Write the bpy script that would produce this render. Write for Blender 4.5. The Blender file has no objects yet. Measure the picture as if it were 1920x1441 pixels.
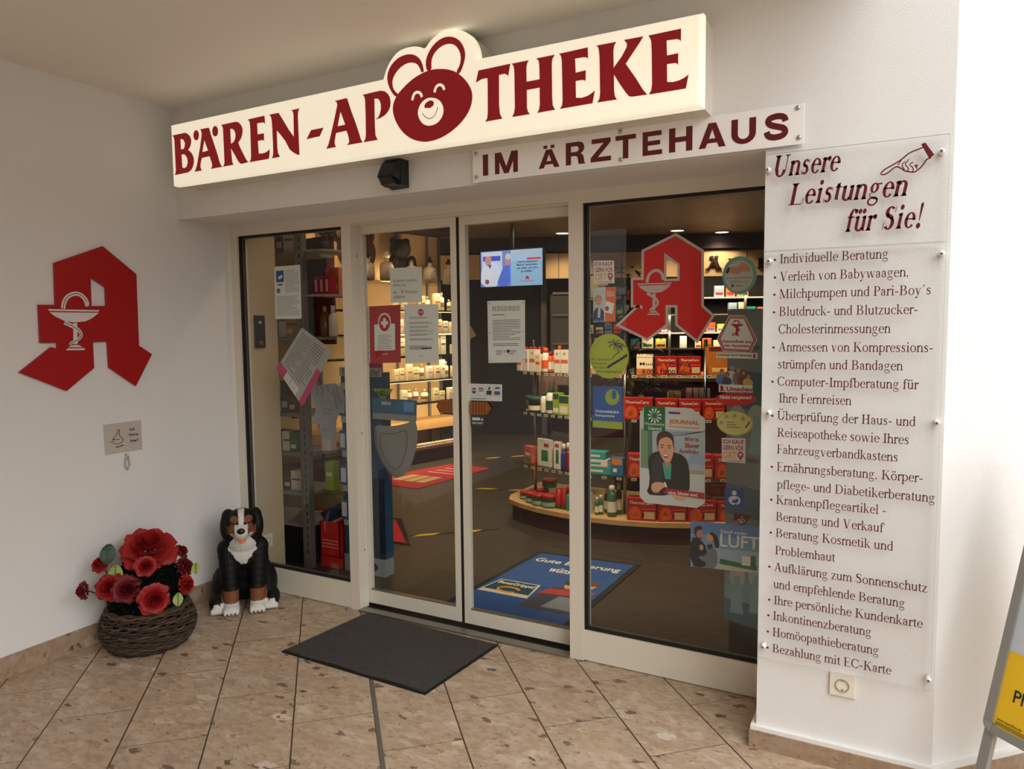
import bpy, bmesh, math, random
from mathutils import Vector, Matrix
from mathutils.geometry import tessellate_polygon
random.seed(7)
D = bpy.data
SC = bpy.context.scene
COL = SC.collection
PI = math.pi
V3 = Vector

# ------------------------------------------------------------------ camera
CAM = V3((3.5294, -2.7090, 1.55))
YAW, PITCH, ROLL, FPX = 0.49525, -0.07778, -0.00996, 1373.24
IW, IH = 1920, 1441
_f = V3((-math.sin(YAW) * math.cos(PITCH), math.cos(YAW) * math.cos(PITCH), math.sin(PITCH)))
_r = V3((math.cos(YAW), math.sin(YAW), 0))
_u = _r.cross(_f)
CR = math.cos(ROLL) * _r + math.sin(ROLL) * _u
CU = -math.sin(ROLL) * _r + math.cos(ROLL) * _u
CF = _f
cam = D.objects.new('camera', D.cameras.new('camera'))
COL.objects.link(cam)
cam.data.sensor_width = 36
cam.data.lens = FPX / IW * 36
cam.data.clip_start = 0.05
m = Matrix((CR, CU, -CF)).transposed().to_4x4()
m.translation = CAM
cam.matrix_world = m
SC.camera = cam

# ------------------------------------------------------------------ view, world, lights
SC.view_settings.view_transform = 'Standard'
SC.view_settings.look = 'None'
SC.view_settings.gamma = 1.0
SC.view_settings.use_curve_mapping = False
SC.view_settings.exposure = 0.06
SC.cycles.use_denoising = True
SC.cycles.max_bounces = 8
SC.cycles.transparent_max_bounces = 16
SC.cycles.caustics_reflective = False
SC.cycles.caustics_refractive = False
W = D.worlds.new('overcast_sky')
SC.world = W
W.use_nodes = True
nt = W.node_tree
nt.nodes.clear()
wo = nt.nodes.new('ShaderNodeOutputWorld')
wb = nt.nodes.new('ShaderNodeBackground')
tc = nt.nodes.new('ShaderNodeTexCoord')
sx = nt.nodes.new('ShaderNodeSeparateXYZ')
cr = nt.nodes.new('ShaderNodeValToRGB')
cr.color_ramp.elements[0].position = 0.48
cr.color_ramp.elements[0].color = (0.42, 0.42, 0.42, 1)
cr.color_ramp.elements[1].position = 0.75
cr.color_ramp.elements[1].color = (0.98, 0.99, 1.0, 1)
ma = nt.nodes.new('ShaderNodeMath'); ma.operation = 'MULTIPLY_ADD'
ma.inputs[1].default_value = 0.5; ma.inputs[2].default_value = 0.5
nt.links.new(tc.outputs['Generated'], sx.inputs[0])
nt.links.new(sx.outputs['Z'], ma.inputs[0])
nt.links.new(ma.outputs[0], cr.inputs[0])
nt.links.new(cr.outputs[0], wb.inputs['Color'])
wb.inputs['Strength'].default_value = WORLD = 1.25
nt.links.new(wb.outputs[0], wo.inputs[0])

def light(name, kind, loc, power, color=(1, 1, 1), size=0.1, rot=None, spot=None, size_y=None):
    l = D.lights.new(name, kind)
    l.energy = power
    l.color = color
    if kind == 'AREA':
        l.size = size
        if size_y:
            l.shape = 'RECTANGLE'; l.size_y = size_y
    elif kind in ('POINT', 'SPOT'):
        l.shadow_soft_size = size
    if kind == 'SPOT':
        l.spot_size = spot or 2.0; l.spot_blend = 0.6
    o = D.objects.new(name, l)
    COL.objects.link(o)
    o.location = loc
    if rot: o.rotation_euler = rot
    return o

WARM = (1.0, 0.78, 0.5)
SUNL = D.lights.new('hazy_sun', 'SUN'); SUNL.energy = 3.2; SUNL.angle = 1.2; SUNL.color = (1, 0.98, 0.95)
so = D.objects.new('hazy_sun', SUNL); COL.objects.link(so)
so.rotation_euler = V3((-0.62, 0.42, -0.66)).to_track_quat('-Z', 'Y').to_euler()

# ------------------------------------------------------------------ measured positions on real planes
def ray(px, py):
    return CR * ((px - IW / 2) / FPX) - CU * ((py - IH / 2) / FPX) + CF
def at_y(px, py, y):
    d = ray(px, py); return CAM + d * ((y - CAM.y) / d.y)
def at_z(px, py, z=0.0):
    d = ray(px, py); return CAM + d * ((z - CAM.z) / d.z)
def at_x(px, py, x):
    d = ray(px, py); return CAM + d * ((x - CAM.x) / d.x)
def at_plane(px, py, P, N):
    d = ray(px, py); return CAM + d * ((P - CAM).dot(N) / d.dot(N))

# ------------------------------------------------------------------ materials
def lin(c):
    c = c / 255.0
    return c / 12.92 if c <= 0.04045 else ((c + 0.055) / 1.055) ** 2.4
def rgb(r, g, b):
    return (lin(r), lin(g), lin(b), 1.0)
_M = {}
def newmat(name):
    mt = D.materials.new(name); mt.use_nodes = True
    n = mt.node_tree; n.nodes.clear()
    out = n.nodes.new('ShaderNodeOutputMaterial')
    p = n.nodes.new('ShaderNodeBsdfPrincipled')
    n.links.new(p.outputs[0], out.inputs[0])
    return mt, n, p, out
def M(c, rough=0.5, metal=0.0, emit=0.0, var=0.04, bump=0.0, scale=40.0, name=None, spec=0.5):
    """procedural material: sRGB colour c with a little noise in tone, optional bump or own light"""
    key = (c, rough, metal, emit, var, bump, scale, spec)
    if key in _M: return _M[key]
    mt, n, p, out = newmat(name or 'mat_%d_%d_%d' % c)
    co = rgb(*c)
    tcx = n.nodes.new('ShaderNodeTexCoord')
    no = n.nodes.new('ShaderNodeTexNoise'); no.inputs['Scale'].default_value = scale; no.inputs['Detail'].default_value = 3
    n.links.new(tcx.outputs['Object'], no.inputs['Vector'])
    mx = n.nodes.new('ShaderNodeMix'); mx.data_type = 'RGBA'
    mx.inputs[6].default_value = tuple(max(0, v * (1 - var)) for v in co[:3]) + (1,)
    mx.inputs[7].default_value = tuple(min(1, v * (1 + var)) for v in co[:3]) + (1,)
    n.links.new(no.outputs['Fac'], mx.inputs[0])
    n.links.new(mx.outputs[2], p.inputs['Base Color'])
    p.inputs['Roughness'].default_value = rough
    p.inputs['Metallic'].default_value = metal
    p.inputs['Specular IOR Level'].default_value = spec
    if emit:
        n.links.new(mx.outputs[2], p.inputs['Emission Color'])
        p.inputs['Emission Strength'].default_value = emit
    if bump:
        b = n.nodes.new('ShaderNodeBump'); b.inputs['Strength'].default_value = bump; b.inputs['Distance'].default_value = 0.004
        n.links.new(no.outputs['Fac'], b.inputs['Height'])
        n.links.new(b.outputs[0], p.inputs['Normal'])
    _M[key] = mt
    return mt
def glassy(name, tint=(1, 1, 1), base=0.05, grow=1.0, rough=0.0):
    """thin clear sheet: see-through with a Fresnel reflection"""
    if name in _M: return _M[name]
    mt = D.materials.new(name); mt.use_nodes = True
    n = mt.node_tree; n.nodes.clear()
    out = n.nodes.new('ShaderNodeOutputMaterial')
    tr = n.nodes.new('ShaderNodeBsdfTransparent'); tr.inputs[0].default_value = (*tint, 1)
    gl = n.nodes.new('ShaderNodeBsdfGlossy'); gl.inputs['Roughness'].default_value = rough
    fr = n.nodes.new('ShaderNodeFresnel'); fr.inputs[0].default_value = 1.5
    mu = n.nodes.new('ShaderNodeMath'); mu.operation = 'MULTIPLY_ADD'
    mu.inputs[1].default_value = grow; mu.inputs[2].default_value = base - 0.04
    mu.use_clamp = True
    fm_ = n.nodes.new('ShaderNodeMath'); fm_.operation = 'MULTIPLY'; fi_ = n.nodes.new('ShaderNodeMath'); fi_.operation = 'SUBTRACT'; fi_.inputs[0].default_value = 1.0
    mix = n.nodes.new('ShaderNodeMixShader')
    ge = n.nodes.new('ShaderNodeNewGeometry')
    io = n.nodes.new('ShaderNodeMath'); io.operation = 'MULTIPLY_ADD'; io.inputs[1].default_value = 1/1.5 - 1.5; io.inputs[2].default_value = 1.5
    n.links.new(ge.outputs['Backfacing'], io.inputs[0]); n.links.new(io.outputs[0], fr.inputs[0])
    n.links.new(fr.outputs[0], mu.inputs[0]); n.links.new(ge.outputs['Backfacing'], fi_.inputs[1]); n.links.new(mu.outputs[0], fm_.inputs[0]); n.links.new(fi_.outputs[0], fm_.inputs[1]); n.links.new(fm_.outputs[0], mix.inputs[0])
    n.links.new(tr.outputs[0], mix.inputs[1]); n.links.new(gl.outputs[0], mix.inputs[2])
    n.links.new(mix.outputs[0], out.inputs[0])
    _M[name] = mt
    return mt

# ------------------------------------------------------------------ mesh helpers
class MB:
    """collects faces in several materials and links them as ONE mesh object"""
    def __init__(s): s.v = []; s.f = []; s.m = []; s.mats = []; s.sm = []
    def mi(s, m):
        if m not in s.mats: s.mats.append(m)
        return s.mats.index(m)
    def add(s, vs, fs, m, smooth=False):
        b = len(s.v); k = s.mi(m)
        s.v += [tuple(v) for v in vs]
        for f in fs:
            s.f.append(tuple(b + i for i in f)); s.m.append(k); s.sm.append(smooth)
    def box(s, lo, hi, m, X=None):
        x0, y0, z0 = lo; x1, y1, z1 = hi
        vs = [V3(p) for p in ((x0,y0,z0),(x1,y0,z0),(x1,y1,z0),(x0,y1,z0),(x0,y0,z1),(x1,y0,z1),(x1,y1,z1),(x0,y1,z1))]
        if X: vs = [X @ v for v in vs]
        s.add(vs, [(0,3,2,1),(4,5,6,7),(0,1,5,4),(1,2,6,5),(2,3,7,6),(3,0,4,7)], m)
    def bbox(s, lo, hi, m, b=0.005, X=None, smooth=False):
        """box with chamfered vertical and horizontal edges"""
        bm = bmesh.new(); bmesh.ops.create_cube(bm, size=1)
        for v in bm.verts:
            v.co = V3([(lo[i] + hi[i]) / 2 + v.co[i] * (hi[i] - lo[i]) for i in range(3)])
        bmesh.ops.bevel(bm, geom=bm.edges[:], offset=b, segments=2, profile=0.7, affect='EDGES')
        bm.verts.index_update()
        vs = [(X @ v.co if X else v.co.copy()) for v in bm.verts]
        s.add(vs, [[v.index for v in f.verts] for f in bm.faces], m, smooth); bm.free()
    def lathe(s, prof, m, n=20, c=(0,0,0), X=None, cap=True, smooth=True):
        vs = []; fs = []
        for r, z in prof:
            for i in range(n):
                a = 2 * PI * i / n
                vs.append(V3((c[0] + r * math.cos(a), c[1] + r * math.sin(a), c[2] + z)))
        for j in range(len(prof) - 1):
            for i in range(n):
                k = (i + 1) % n
                fs.append((j*n+i, j*n+k, (j+1)*n+k, (j+1)*n+i))
        if cap:
            fs.append(tuple(range(n - 1, -1, -1))); fs.append(tuple((len(prof)-1)*n + i for i in range(n)))
        if X: vs = [X @ v for v in vs]
        s.add(vs, fs, m, smooth)
    def tube(s, pts, r, m, n=8, closed=False, cap=True):
        pts = [V3(p) for p in pts]; N = len(pts)
        rs = r if isinstance(r, (list, tuple)) else [r] * N
        vs = []; fs = []; up = None
        for i, p in enumerate(pts):
            a = pts[(i - 1) % N] if (closed or i > 0) else p
            b = pts[(i + 1) % N] if (closed or i < N - 1) else p
            t = (b - a).normalized()
            if up is None:
                up = V3((0, 0, 1)) if abs(t.z) < 0.9 else V3((1, 0, 0))
            sx_ = t.cross(up)
            if sx_.length < 1e-5: sx_ = t.cross(V3((0.3, 1, 0.2)))
            sx_.normalize(); up = sx_.cross(t).normalized()
            for k in range(n):
                an = 2 * PI * k / n
                vs.append(p + (sx_ * math.cos(an) + up * math.sin(an)) * rs[i])
        for i in range(N if closed else N - 1):
            j = (i + 1) % N
            for k in range(n):
                l = (k + 1) % n
                fs.append((i*n+k, i*n+l, j*n+l, j*n+k))
        if cap and not closed:
            fs.append(tuple(range(n - 1, -1, -1))); fs.append(tuple((N-1)*n + k for k in range(n)))
        s.add(vs, fs, m, True)
    def prism(s, loops, fmap, h0, h1, m, side=None, back=True):
        """polygon (with holes) extruded between heights h0 (back) and h1 (front); fmap(u,v,h) -> point"""
        tri = tessellate_polygon([[V3((p[0], p[1], 0)) for p in l] for l in loops])
        flat = [p for l in loops for p in l]
        n = len(flat)
        def area(t): 
            a, b, c = (flat[i] for i in t); return (b[0]-a[0])*(c[1]-a[1]) - (b[1]-a[1])*(c[0]-a[0])
        tri = [t if area(t) > 0 else (t[0], t[2], t[1]) for t in tri]
        top = [fmap(p[0], p[1], h1) for p in flat]
        s.add(top, tri, m)
        if h0 is not None and h0 != h1:
            bot = [fmap(p[0], p[1], h0) for p in flat]
            if back: s.add(bot, [(t[0], t[2], t[1]) for t in tri], side or m)
            off = 0; fs = []
            for l in loops:
                k = len(l)
                sa = sum(l[i][0]*l[(i+1)%k][1] - l[(i+1)%k][0]*l[i][1] for i in range(k))
                for i in range(k):
                    j = (i + 1) % k
                    q = (off+i, off+j, n+off+j, n+off+i)
                    fs.append(q if sa < 0 else q[::-1])
                off += k
            s.add(top + bot, fs, side or m)
    def build(s, name, parent=None, **props):
        me = D.meshes.new(name)
        me.from_pydata(s.v, [], s.f)
        for mt in s.mats: me.materials.append(mt)
        me.polygons.foreach_set('material_index', s.m)
        me.polygons.foreach_set('use_smooth', s.sm)
        me.update()
        o = D.objects.new(name, me); COL.objects.link(o)
        if parent is not None:
            o.parent = parent
            bpy_inv(o, parent)
        for k, v in props.items(): o[k] = v
        return o
_pinv = {}
def wmat(o):
    mm = Matrix.LocRotScale(o.location, o.rotation_euler, o.scale)
    return (wmat(o.parent) @ o.matrix_parent_inverse @ mm) if o.parent else mm
def bpy_inv(o, parent):
    """children are modelled in world space: undo the parent's transform"""
    o.matrix_parent_inverse = wmat(parent).inverted()
def thing(name, label, cat, loc=(0, 0, 0), rz=0.0, group=None):
    o = D.objects.new(name, None); o.empty_display_size = 0.1
    COL.objects.link(o); o.location = loc; o.rotation_euler = (0, 0, rz)
    o['label'] = label; o['category'] = cat
    if group: o['group'] = group
    return o
def tag(o, label, cat, group=None, kind=None):
    o['label'] = label; o['category'] = cat
    if group: o['group'] = group
    if kind: o['kind'] = kind
    return o
def struct(mb, name, parent=None):
    o = mb.build(name, parent)
    if parent is None: o['kind'] = 'structure'
    return o
def dup(root, loc, rz=0.0, label=None, group=None):
    r = root.copy(); COL.objects.link(r); r.location = loc; r.rotation_euler = (0, 0, rz)
    if label: r['label'] = label
    if group: r['group'] = group
    for ch in list(root.children):
        c = ch.copy(); COL.objects.link(c); c.parent = r
        for g in list(ch.children):
            d = g.copy(); COL.objects.link(d); d.parent = c
    return r
def smooth_loop(pts, k=2):
    """Chaikin smoothing of a closed loop"""
    for _ in range(k):
        q = []
        for i in range(len(pts)):
            a = pts[i]; b = pts[(i+1) % len(pts)]
            q.append((a[0]*.75+b[0]*.25, a[1]*.75+b[1]*.25)); q.append((a[0]*.25+b[0]*.75, a[1]*.25+b[1]*.75))
        pts = q
    return pts
def smooth_line(pts, k=2):
    for _ in range(k):
        q = [pts[0]]
        for i in range(len(pts) - 1):
            a = pts[i]; b = pts[i+1]
            q.append((a[0]*.75+b[0]*.25, a[1]*.75+b[1]*.25)); q.append((a[0]*.25+b[0]*.75, a[1]*.25+b[1]*.75))
        q.append(pts[-1]); pts = q
    return pts
def stroke(pts, w):
    """outline polygon of an open line; w one width or (start, end)"""
    L = []; R = []; n = len(pts)
    for i, p in enumerate(pts):
        a = pts[max(0, i-1)]; b = pts[min(n-1, i+1)]
        dx, dy = b[0]-a[0], b[1]-a[1]; l = math.hypot(dx, dy) or 1
        ww = (w[0] + (w[1]-w[0])*i/(n-1)) if isinstance(w, tuple) else w
        nx, ny = -dy/l*ww/2, dx/l*ww/2
        L.append((p[0]+nx, p[1]+ny)); R.append((p[0]-nx, p[1]-ny))
    return L + R[::-1]
def ellipse(cx, cy, rx, ry, n=28, a0=0, a1=2*PI, rot=0):
    full = abs(a1 - a0 - 2*PI) < 1e-6
    k = n if full else n + 1
    out = []
    for i in range(k):
        a = a0 + (a1 - a0) * i / n
        x, y = rx*math.cos(a), ry*math.sin(a)
        out.append((cx + x*math.cos(rot) - y*math.sin(rot), cy + x*math.sin(rot) + y*math.cos(rot)))
    return out

# ------------------------------------------------------------------ lettering
_fc = {}
def sans(ch, bold=0.0):
    """one string in the built-in font as flat polygons: (verts, faces)"""
    k = (ch, bold)
    if k in _fc: return _fc[k]
    cu = D.curves.new('glyph', 'FONT'); cu.body = ch; cu.size = 1.0; cu.resolution_u = 3
    cu.dimensions = '2D'; cu.fill_mode = 'BOTH'; cu.offset = bold
    ob = D.objects.new('glyph', cu)
    me = D.meshes.new_from_object(ob)
    vs = [(v.co.x, v.co.y) for v in me.vertices]
    fs = []
    for p in me.polygons:
        ids = list(p.vertices)
        a = sum(vs[ids[i]][0]*vs[ids[(i+1)%len(ids)]][1] - vs[ids[(i+1)%len(ids)]][0]*vs[ids[i]][1] for i in range(len(ids)))
        fs.append(ids if a > 0 else ids[::-1])
    D.objects.remove(ob); D.curves.remove(cu); D.meshes.remove(me)
    _fc[k] = (vs, fs)
    return _fc[k]
WID = dict(a=444,b=500,c=444,d=500,e=444,f=333,g=500,h=500,i=278,j=278,k=500,l=278,m=778,n=500,o=500,p=500,r=333,s=389,t=278,u=500,v=500,w=722,y=500,z=444,
           A=722,B=667,C=667,D=722,E=611,F=556,G=722,H=722,I=333,J=389,K=722,L=611,M=889,N=722,O=722,P=556,R=667,S=556,T=611,U=722,V=722,W=944,Z=611)
WID.update({',':250,'.':250,'-':333,'!':333,' ':250,"'":300,'ä':444,'ö':500,'ü':500,'Ü':722,'Ä':722,'ß':500,'5':500,'1':500})
def serif_glyph(ch, s=84, h=34):
    """a roman letter with bracketed serifs drawn from stems, arcs and hairlines; units of 1/1000 em"""
    P = []
    cap = s * 1.18
    def Vv(x, y0, y1, w=None):
        w = w or s; P.append([(x-w/2, y0), (x+w/2, y0), (x+w/2, y1), (x-w/2, y1)])
    def Hb(x0, x1, y, t=None):
        t = t or h; P.append([(x0, y-t/2), (x1, y-t/2), (x1, y+t/2), (x0, y+t/2)])
    def Se(x, y, d, hw=115, w=None):
        w = w or s; t = 22 + (h-34)*.3
        P.append([(x-hw, y), (x+hw, y), (x+hw, y+t*d), (x+w/2+8, y+(t+22)*d), (x+w/2, y+(t+60)*d), (x-w/2, y+(t+60)*d), (x-w/2-8, y+(t+22)*d), (x-hw, y+t*d)][::1 if d > 0 else -1])
    def Ar(cx, cy, rx, ry, a0, a1, wt=None, wh=None):
        wt = wt or s; wh = wh or h
        n = max(6, int(abs(a1-a0)/18)); a0, a1 = math.radians(a0), math.radians(a1)
        o = [(cx+rx*math.cos(a0+(a1-a0)*i/n), cy+ry*math.sin(a0+(a1-a0)*i/n)) for i in range(n+1)]
        q = [(cx+(rx-wt)*math.cos(a0+(a1-a0)*i/n), cy+(ry-wh)*math.sin(a0+(a1-a0)*i/n)) for i in range(n+1)]
        P.append(o + q[::-1])
    def Di(x0, y0, x1, y1, w):
        P.append([(x0-w/2, y0), (x0+w/2, y0), (x1+w/2, y1), (x1-w/2, y1)])
    def Do(cx, cy, r): P.append(ellipse(cx, cy, r, r, 10))
    def Fl(x, y): P.append([(x-s/2-52, y-32), (x-s/2-52, y-48), (x-s/2, y-70), (x+s/2, y-80), (x+s/2, y+10)])
    dr = s * .62
    if ch in 'äöü':
        P += serif_glyph({'ä':'a','ö':'o','ü':'u'}[ch], s, h)
        cx = {'ä':215,'ö':250,'ü':240}[ch]; Do(cx-90, 590, dr); Do(cx+90, 590, dr); return P
    if ch in 'ÄÜ':
        P += serif_glyph({'Ä':'A','Ü':'U'}[ch], s, h); Do(260, 790, dr); Do(460, 790, dr); return P
    if ch == 'a': Vv(315, 50, 320); Ar(205, 310, 152, 150, 0, 155, None, h*1.2); Do(90, 345, dr*.85); Ar(190, 128, 155, 138, 60, 320, s*.95); Hb(230, 300, 258); Ar(385, 60, 90, 66, 190, 300, 30, 30)
    elif ch == 'b': Vv(105, 10, 683); Fl(105, 673); Ar(255, 225, 220, 235, -150, 150)
    elif ch == 'c': Ar(250, 225, 220, 235, 42, 318); Do(370, 345, dr*.85)
    elif ch == 'd': Vv(385, 20, 683); Fl(385, 673); Ar(245, 225, 220, 235, 30, 330); Hb(385, 480, 18, 26)
    elif ch == 'e': Ar(240, 225, 215, 235, 0, 322); Hb(60, 450, 262, h*.95)
    elif ch == 'f': Vv(140, 0, 540); Ar(255, 530, 157, 153, 30, 180, None, h*1.1); Do(355, 600, dr*.9); Hb(25, 300, 434); Se(140, 0, 1)
    elif ch == 'g': Ar(220, 310, 165, 150, 0, 360, s*.85); Hb(330, 480, 418, h*1.1); Ar(150, 110, 90, 65, 90, 270, 34, 30); Ar(240, -80, 205, 137, 0, 360, s*.55, h*1.1); P.append([(140, 45), (330, 40), (440, -10), (430, -90), (380, -30), (300, -25), (140, 0)])
    elif ch == 'h': Vv(105, 0, 683); Fl(105, 673); Vv(395, 0, 310); Ar(272, 305, 123+s/2, 155, 0, 165, None, h*1.35); Se(105, 0, 1, 105); Se(395, 0, 1, 105)
    elif ch == 'i': Vv(140, 0, 450); Fl(140, 450); Se(140, 0, 1); Do(135, 620, dr)
    elif ch == 'k': Vv(105, 0, 683); Fl(105, 673); Se(105, 0, 1, 105); Di(150, 210, 370, 440, 40); Hb(270, 460, 438, 24); Di(420, 0, 215, 270, s*1.15); Hb(320, 505, 12, 24)
    elif ch == 'l': Vv(140, 0, 683); Fl(140, 673); Se(140, 0, 1)
    elif ch == 'm': 
        for x in (105, 390, 675): Vv(x, 0, 450 if x == 105 else 310); Se(x, 0, 1, 98)
        Fl(105, 450)
        for x in (105, 390): Ar(x+285-120, 305, 120+s/2, 155, 0, 165, None, h*1.35)
    elif ch == 'n': Vv(105, 0, 450); Fl(105, 450); Vv(395, 0, 310); Ar(272, 305, 123+s/2, 155, 0, 165, None, h*1.35); Se(105, 0, 1, 105); Se(395, 0, 1, 105)
    elif ch == 'o': Ar(250, 225, 225, 235, 0, 360)
    elif ch == 'p': Vv(105, -217, 450); Fl(105, 450); Se(105, -217, 1); Ar(255, 225, 220, 235, -150, 150)
    elif ch == 'r': Vv(110, 0, 450); Fl(110, 450); Se(110, 0, 1); Ar(265, 300, 150, 150, 60, 170, 60, h*1.5); Do(305, 400, dr)
    elif ch == 's': Ar(190, 335, 140, 125, 25, 265, s*.9, h*1.1); Ar(195, 122, 145, 132, -155, 95, s*.95, h*1.1); P.append([(80, 300), (130, 235), (300, 190), (330, 130), (270, 270), (150, 320)]); Di(325, 330, 330, 450, 26); Di(48, 0, 52, 130, 26)
    elif ch == 't': Vv(130, 70, 540); P.append([(130-s/2, 450), (130+s/2, 450), (130+s/2, 585)]); Hb(20, 265, 434); Ar(205, 85, 117, 95, 180, 320, s, h*1.2)
    elif ch == 'u': Vv(105, 130, 450); Fl(105, 450); Vv(390, 20, 450); Fl(390, 450); Ar(228, 140, 123+s/2, 150, 180, 345, None, h*1.35); Hb(390, 480, 18, 26)
    elif ch == 'v': Di(245, 0, 105, 440, s*1.05); Di(255, 0, 395, 440, 40); Hb(15, 205, 438, 24); Hb(310, 480, 438, 24)
    elif ch == 'w': Di(220, 0, 95, 440, s); Di(235, 0, 365, 440, 40); Di(500, 0, 365, 440, s); Di(515, 0, 630, 440, 40); Hb(10, 190, 438, 24); Hb(290, 440, 438, 24); Hb(555, 710, 438, 24)
    elif ch == 'y': Di(255, 0, 105, 440, s*1.05); Di(160, -170, 395, 440, 40); Do(90, -165, dr); Hb(70, 190, -195, 40); Hb(15, 205, 438, 24); Hb(310, 480, 438, 24)
    elif ch == 'z': Hb(40, 400, 432, h); Hb(35, 415, 17, h); Di(80, 10, 345, 440, s*1.05); Di(45, 330, 50, 440, 24); Di(412, 10, 416, 120, 24)
    elif ch == 'A': Di(560, 0, 360, 670, cap*1.1); Di(120, 0, 345, 670, max(42, h*1.25)); Hb(200, 480, 235); Hb(15, 215, 12, 24); Hb(450, 710, 12, 24)
    elif ch == 'B': Vv(170, 0, 662, cap); Hb(20, 360, 650, 26); Hb(20, 380, 13, 26); Ar(340, 500, 205, 162, -90, 90, cap); Ar(355, 175, 250, 175, -90, 90, cap); Hb(170, 360, 345)
    elif ch == 'C': Ar(365, 331, 335, 345, 38, 322, cap, h*1.2); Di(610, 470, 600, 665, 30); Di(612, 110, 620, 190, 20)
    elif ch == 'D': Vv(165, 0, 662, cap); Hb(20, 350, 649, 28); Hb(20, 350, 14, 28); Ar(330, 331, 355, 331, -90, 90, cap, h)
    elif ch in 'EF':
        Vv(165, 0, 662, cap); Hb(20, 540, 648, 30); Di(540, 500, 545, 650, 26); Hb(165, 420, 345); Di(420, 250, 420, 440, 26)
        if ch == 'E': Hb(20, 580, 15, 32); Di(590, 20, 610, 180, 26)
        else: Se(165, 0, 1, 140, cap)
    elif ch == 'G': Ar(365, 331, 335, 345, 38, 318, cap, h*1.2); Di(610, 470, 600, 665, 30); Vv(600, 60, 300, cap*.95); Se(600, 300, -1, 110, cap)
    elif ch == 'H':
        for x in (165, 555): Vv(x, 0, 662, cap); Se(x, 0, 1, 145, cap); Se(x, 662, -1, 145, cap)
        Hb(165, 555, 345)
    elif ch == 'I': Vv(166, 0, 662, cap); Se(166, 0, 1, 148, cap); Se(166, 662, -1, 148, cap)
    elif ch == 'K': Vv(165, 0, 662, cap); Se(165, 0, 1, 145, cap); Se(165, 662, -1, 145, cap); Di(200, 290, 540, 650, 48); Hb(430, 680, 651, 24); Di(610, 0, 320, 400, cap*1.2); Hb(480, 725, 12, 24)
    elif ch == 'L': Vv(165, 0, 662, cap); Se(165, 662, -1, 145, cap); Hb(20, 560, 15, 32); Di(575, 20, 595, 190, 26)
    elif ch == 'M': Vv(130, 0, 662, 40); Se(130, 0, 1, 115, 40); Di(445, 0, 165, 655, cap*1.1); Di(450, 0, 710, 655, 42); Vv(730, 0, 662, cap); Se(730, 0, 1, 145, cap); Hb(20, 190, 651, 24); Hb(700, 865, 651, 24)
    elif ch == 'N': Vv(120, 0, 662, 40); Se(120, 0, 1, 110, 40); Di(580, 0, 140, 655, cap*1.2); Vv(600, 0, 662, 40); Se(600, 662, -1, 110, 40); Hb(15, 170, 651, 24)
    elif ch == 'P': Vv(165, 0, 662, cap); Se(165, 0, 1, 145, cap); Hb(20, 330, 649, 28); Ar(315, 480, 225, 182, -95, 90, cap); Hb(165, 320, 312, 28)
    elif ch == 'R': Vv(165, 0, 662, cap); Se(165, 0, 1, 145, cap); Hb(20, 330, 649, 28); Ar(325, 495, 215, 167, -95, 90, cap); Hb(165, 330, 342, 28); Di(560, 0, 310, 345, cap*1.2); Hb(480, 665, 12, 24)
    elif ch == 'S': Ar(275, 500, 210, 176, 35, 265, cap, h*1.2); Ar(285, 172, 215, 186, -150, 95, cap, h*1.2); P.append([(105, 455), (190, 360), (400, 270), (490, 170), (420, 380), (220, 470)]); Di(465, 490, 470, 665, 28); Di(58, -5, 66, 190, 28)
    elif ch == 'T': Vv(305, 0, 662, cap); Se(305, 0, 1, 150, cap); Hb(20, 590, 646, 34); Di(24, 490, 30, 660, 26); Di(586, 490, 580, 660, 26)
    elif ch == 'U': Vv(160, 200, 662, cap); Se(160, 662, -1, 145, cap); Vv(580, 220, 662, 42); Se(580, 662, -1, 115, 42); Ar(355, 215, 245+cap*.0, 230, 180, 360, cap, h*1.3)
    elif ch == 'V': Di(355, 0, 150, 655, cap*1.1); Di(370, 0, 575, 655, 44); Hb(15, 270, 651, 24); Hb(470, 700, 651, 24)
    elif ch == 'W': Di(300, 0, 120, 655, cap); Di(315, 0, 480, 655, 44); Di(650, 0, 470, 655, cap); Di(665, 0, 830, 655, 44); Hb(10, 240, 651, 24); Hb(390, 560, 651, 24); Hb(730, 930, 651, 24)
    elif ch == ',': Do(105, 45, dr*.95); P.append([(150, 50), (140, -40), (75, -130), (65, -115), (105, -40), (95, 20)])
    elif ch == '.': Do(125, 45, dr)
    elif ch == '-': Hb(35, 290, 225, 68)
    elif ch == '!': P.append([(125, 190), (155, 190), (195, 640), (85, 640)]); Do(140, 660, 54); Do(140, 50, dr*1.1)
    elif ch == "'": P.append([(60, 520), (95, 500), (240, 650), (150, 665)])
    elif ch == '5': Ar(220, 200, 200, 215, -150, 110, s, h); Vv(110, 330, 660, 40); Hb(100, 420, 630, 60)
    return P
def serif(text, s=84, h=34, shear=0.0):
    """a line of roman letters: list of polygons in em units, and its width"""
    out = []; x = 0
    for ch in text:
        if ch != ' ':
            k = (ch, s, h)
            if k not in _fc: _fc[k] = serif_glyph(ch, s, h)
            for p in _fc[k]:
                out.append([((x + a + shear*b) / 1000, b / 1000) for a, b in p])
        x += WID.get(ch, 500) + (s - 84) * 0.6
    return out, x / 1000
def put_poly(mb, p, fmap, hgt, m):
    mb.prism([p], fmap, None, hgt, m)
def put_serif(mb, text, x0, x1, z0, size, fmap, hgt, m, s=84, h=34, shear=0.0):
    """baseline from x0 at height z0, letters `size` high per em, stretched to end at x1 (None: natural)"""
    ps, w = serif(text, s, h, shear)
    kx = (x1 - x0) / w if x1 is not None else size
    for p in ps: put_poly(mb, [(x0 + a*kx, z0 + b*size) for a, b in p], fmap, hgt, m)
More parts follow.
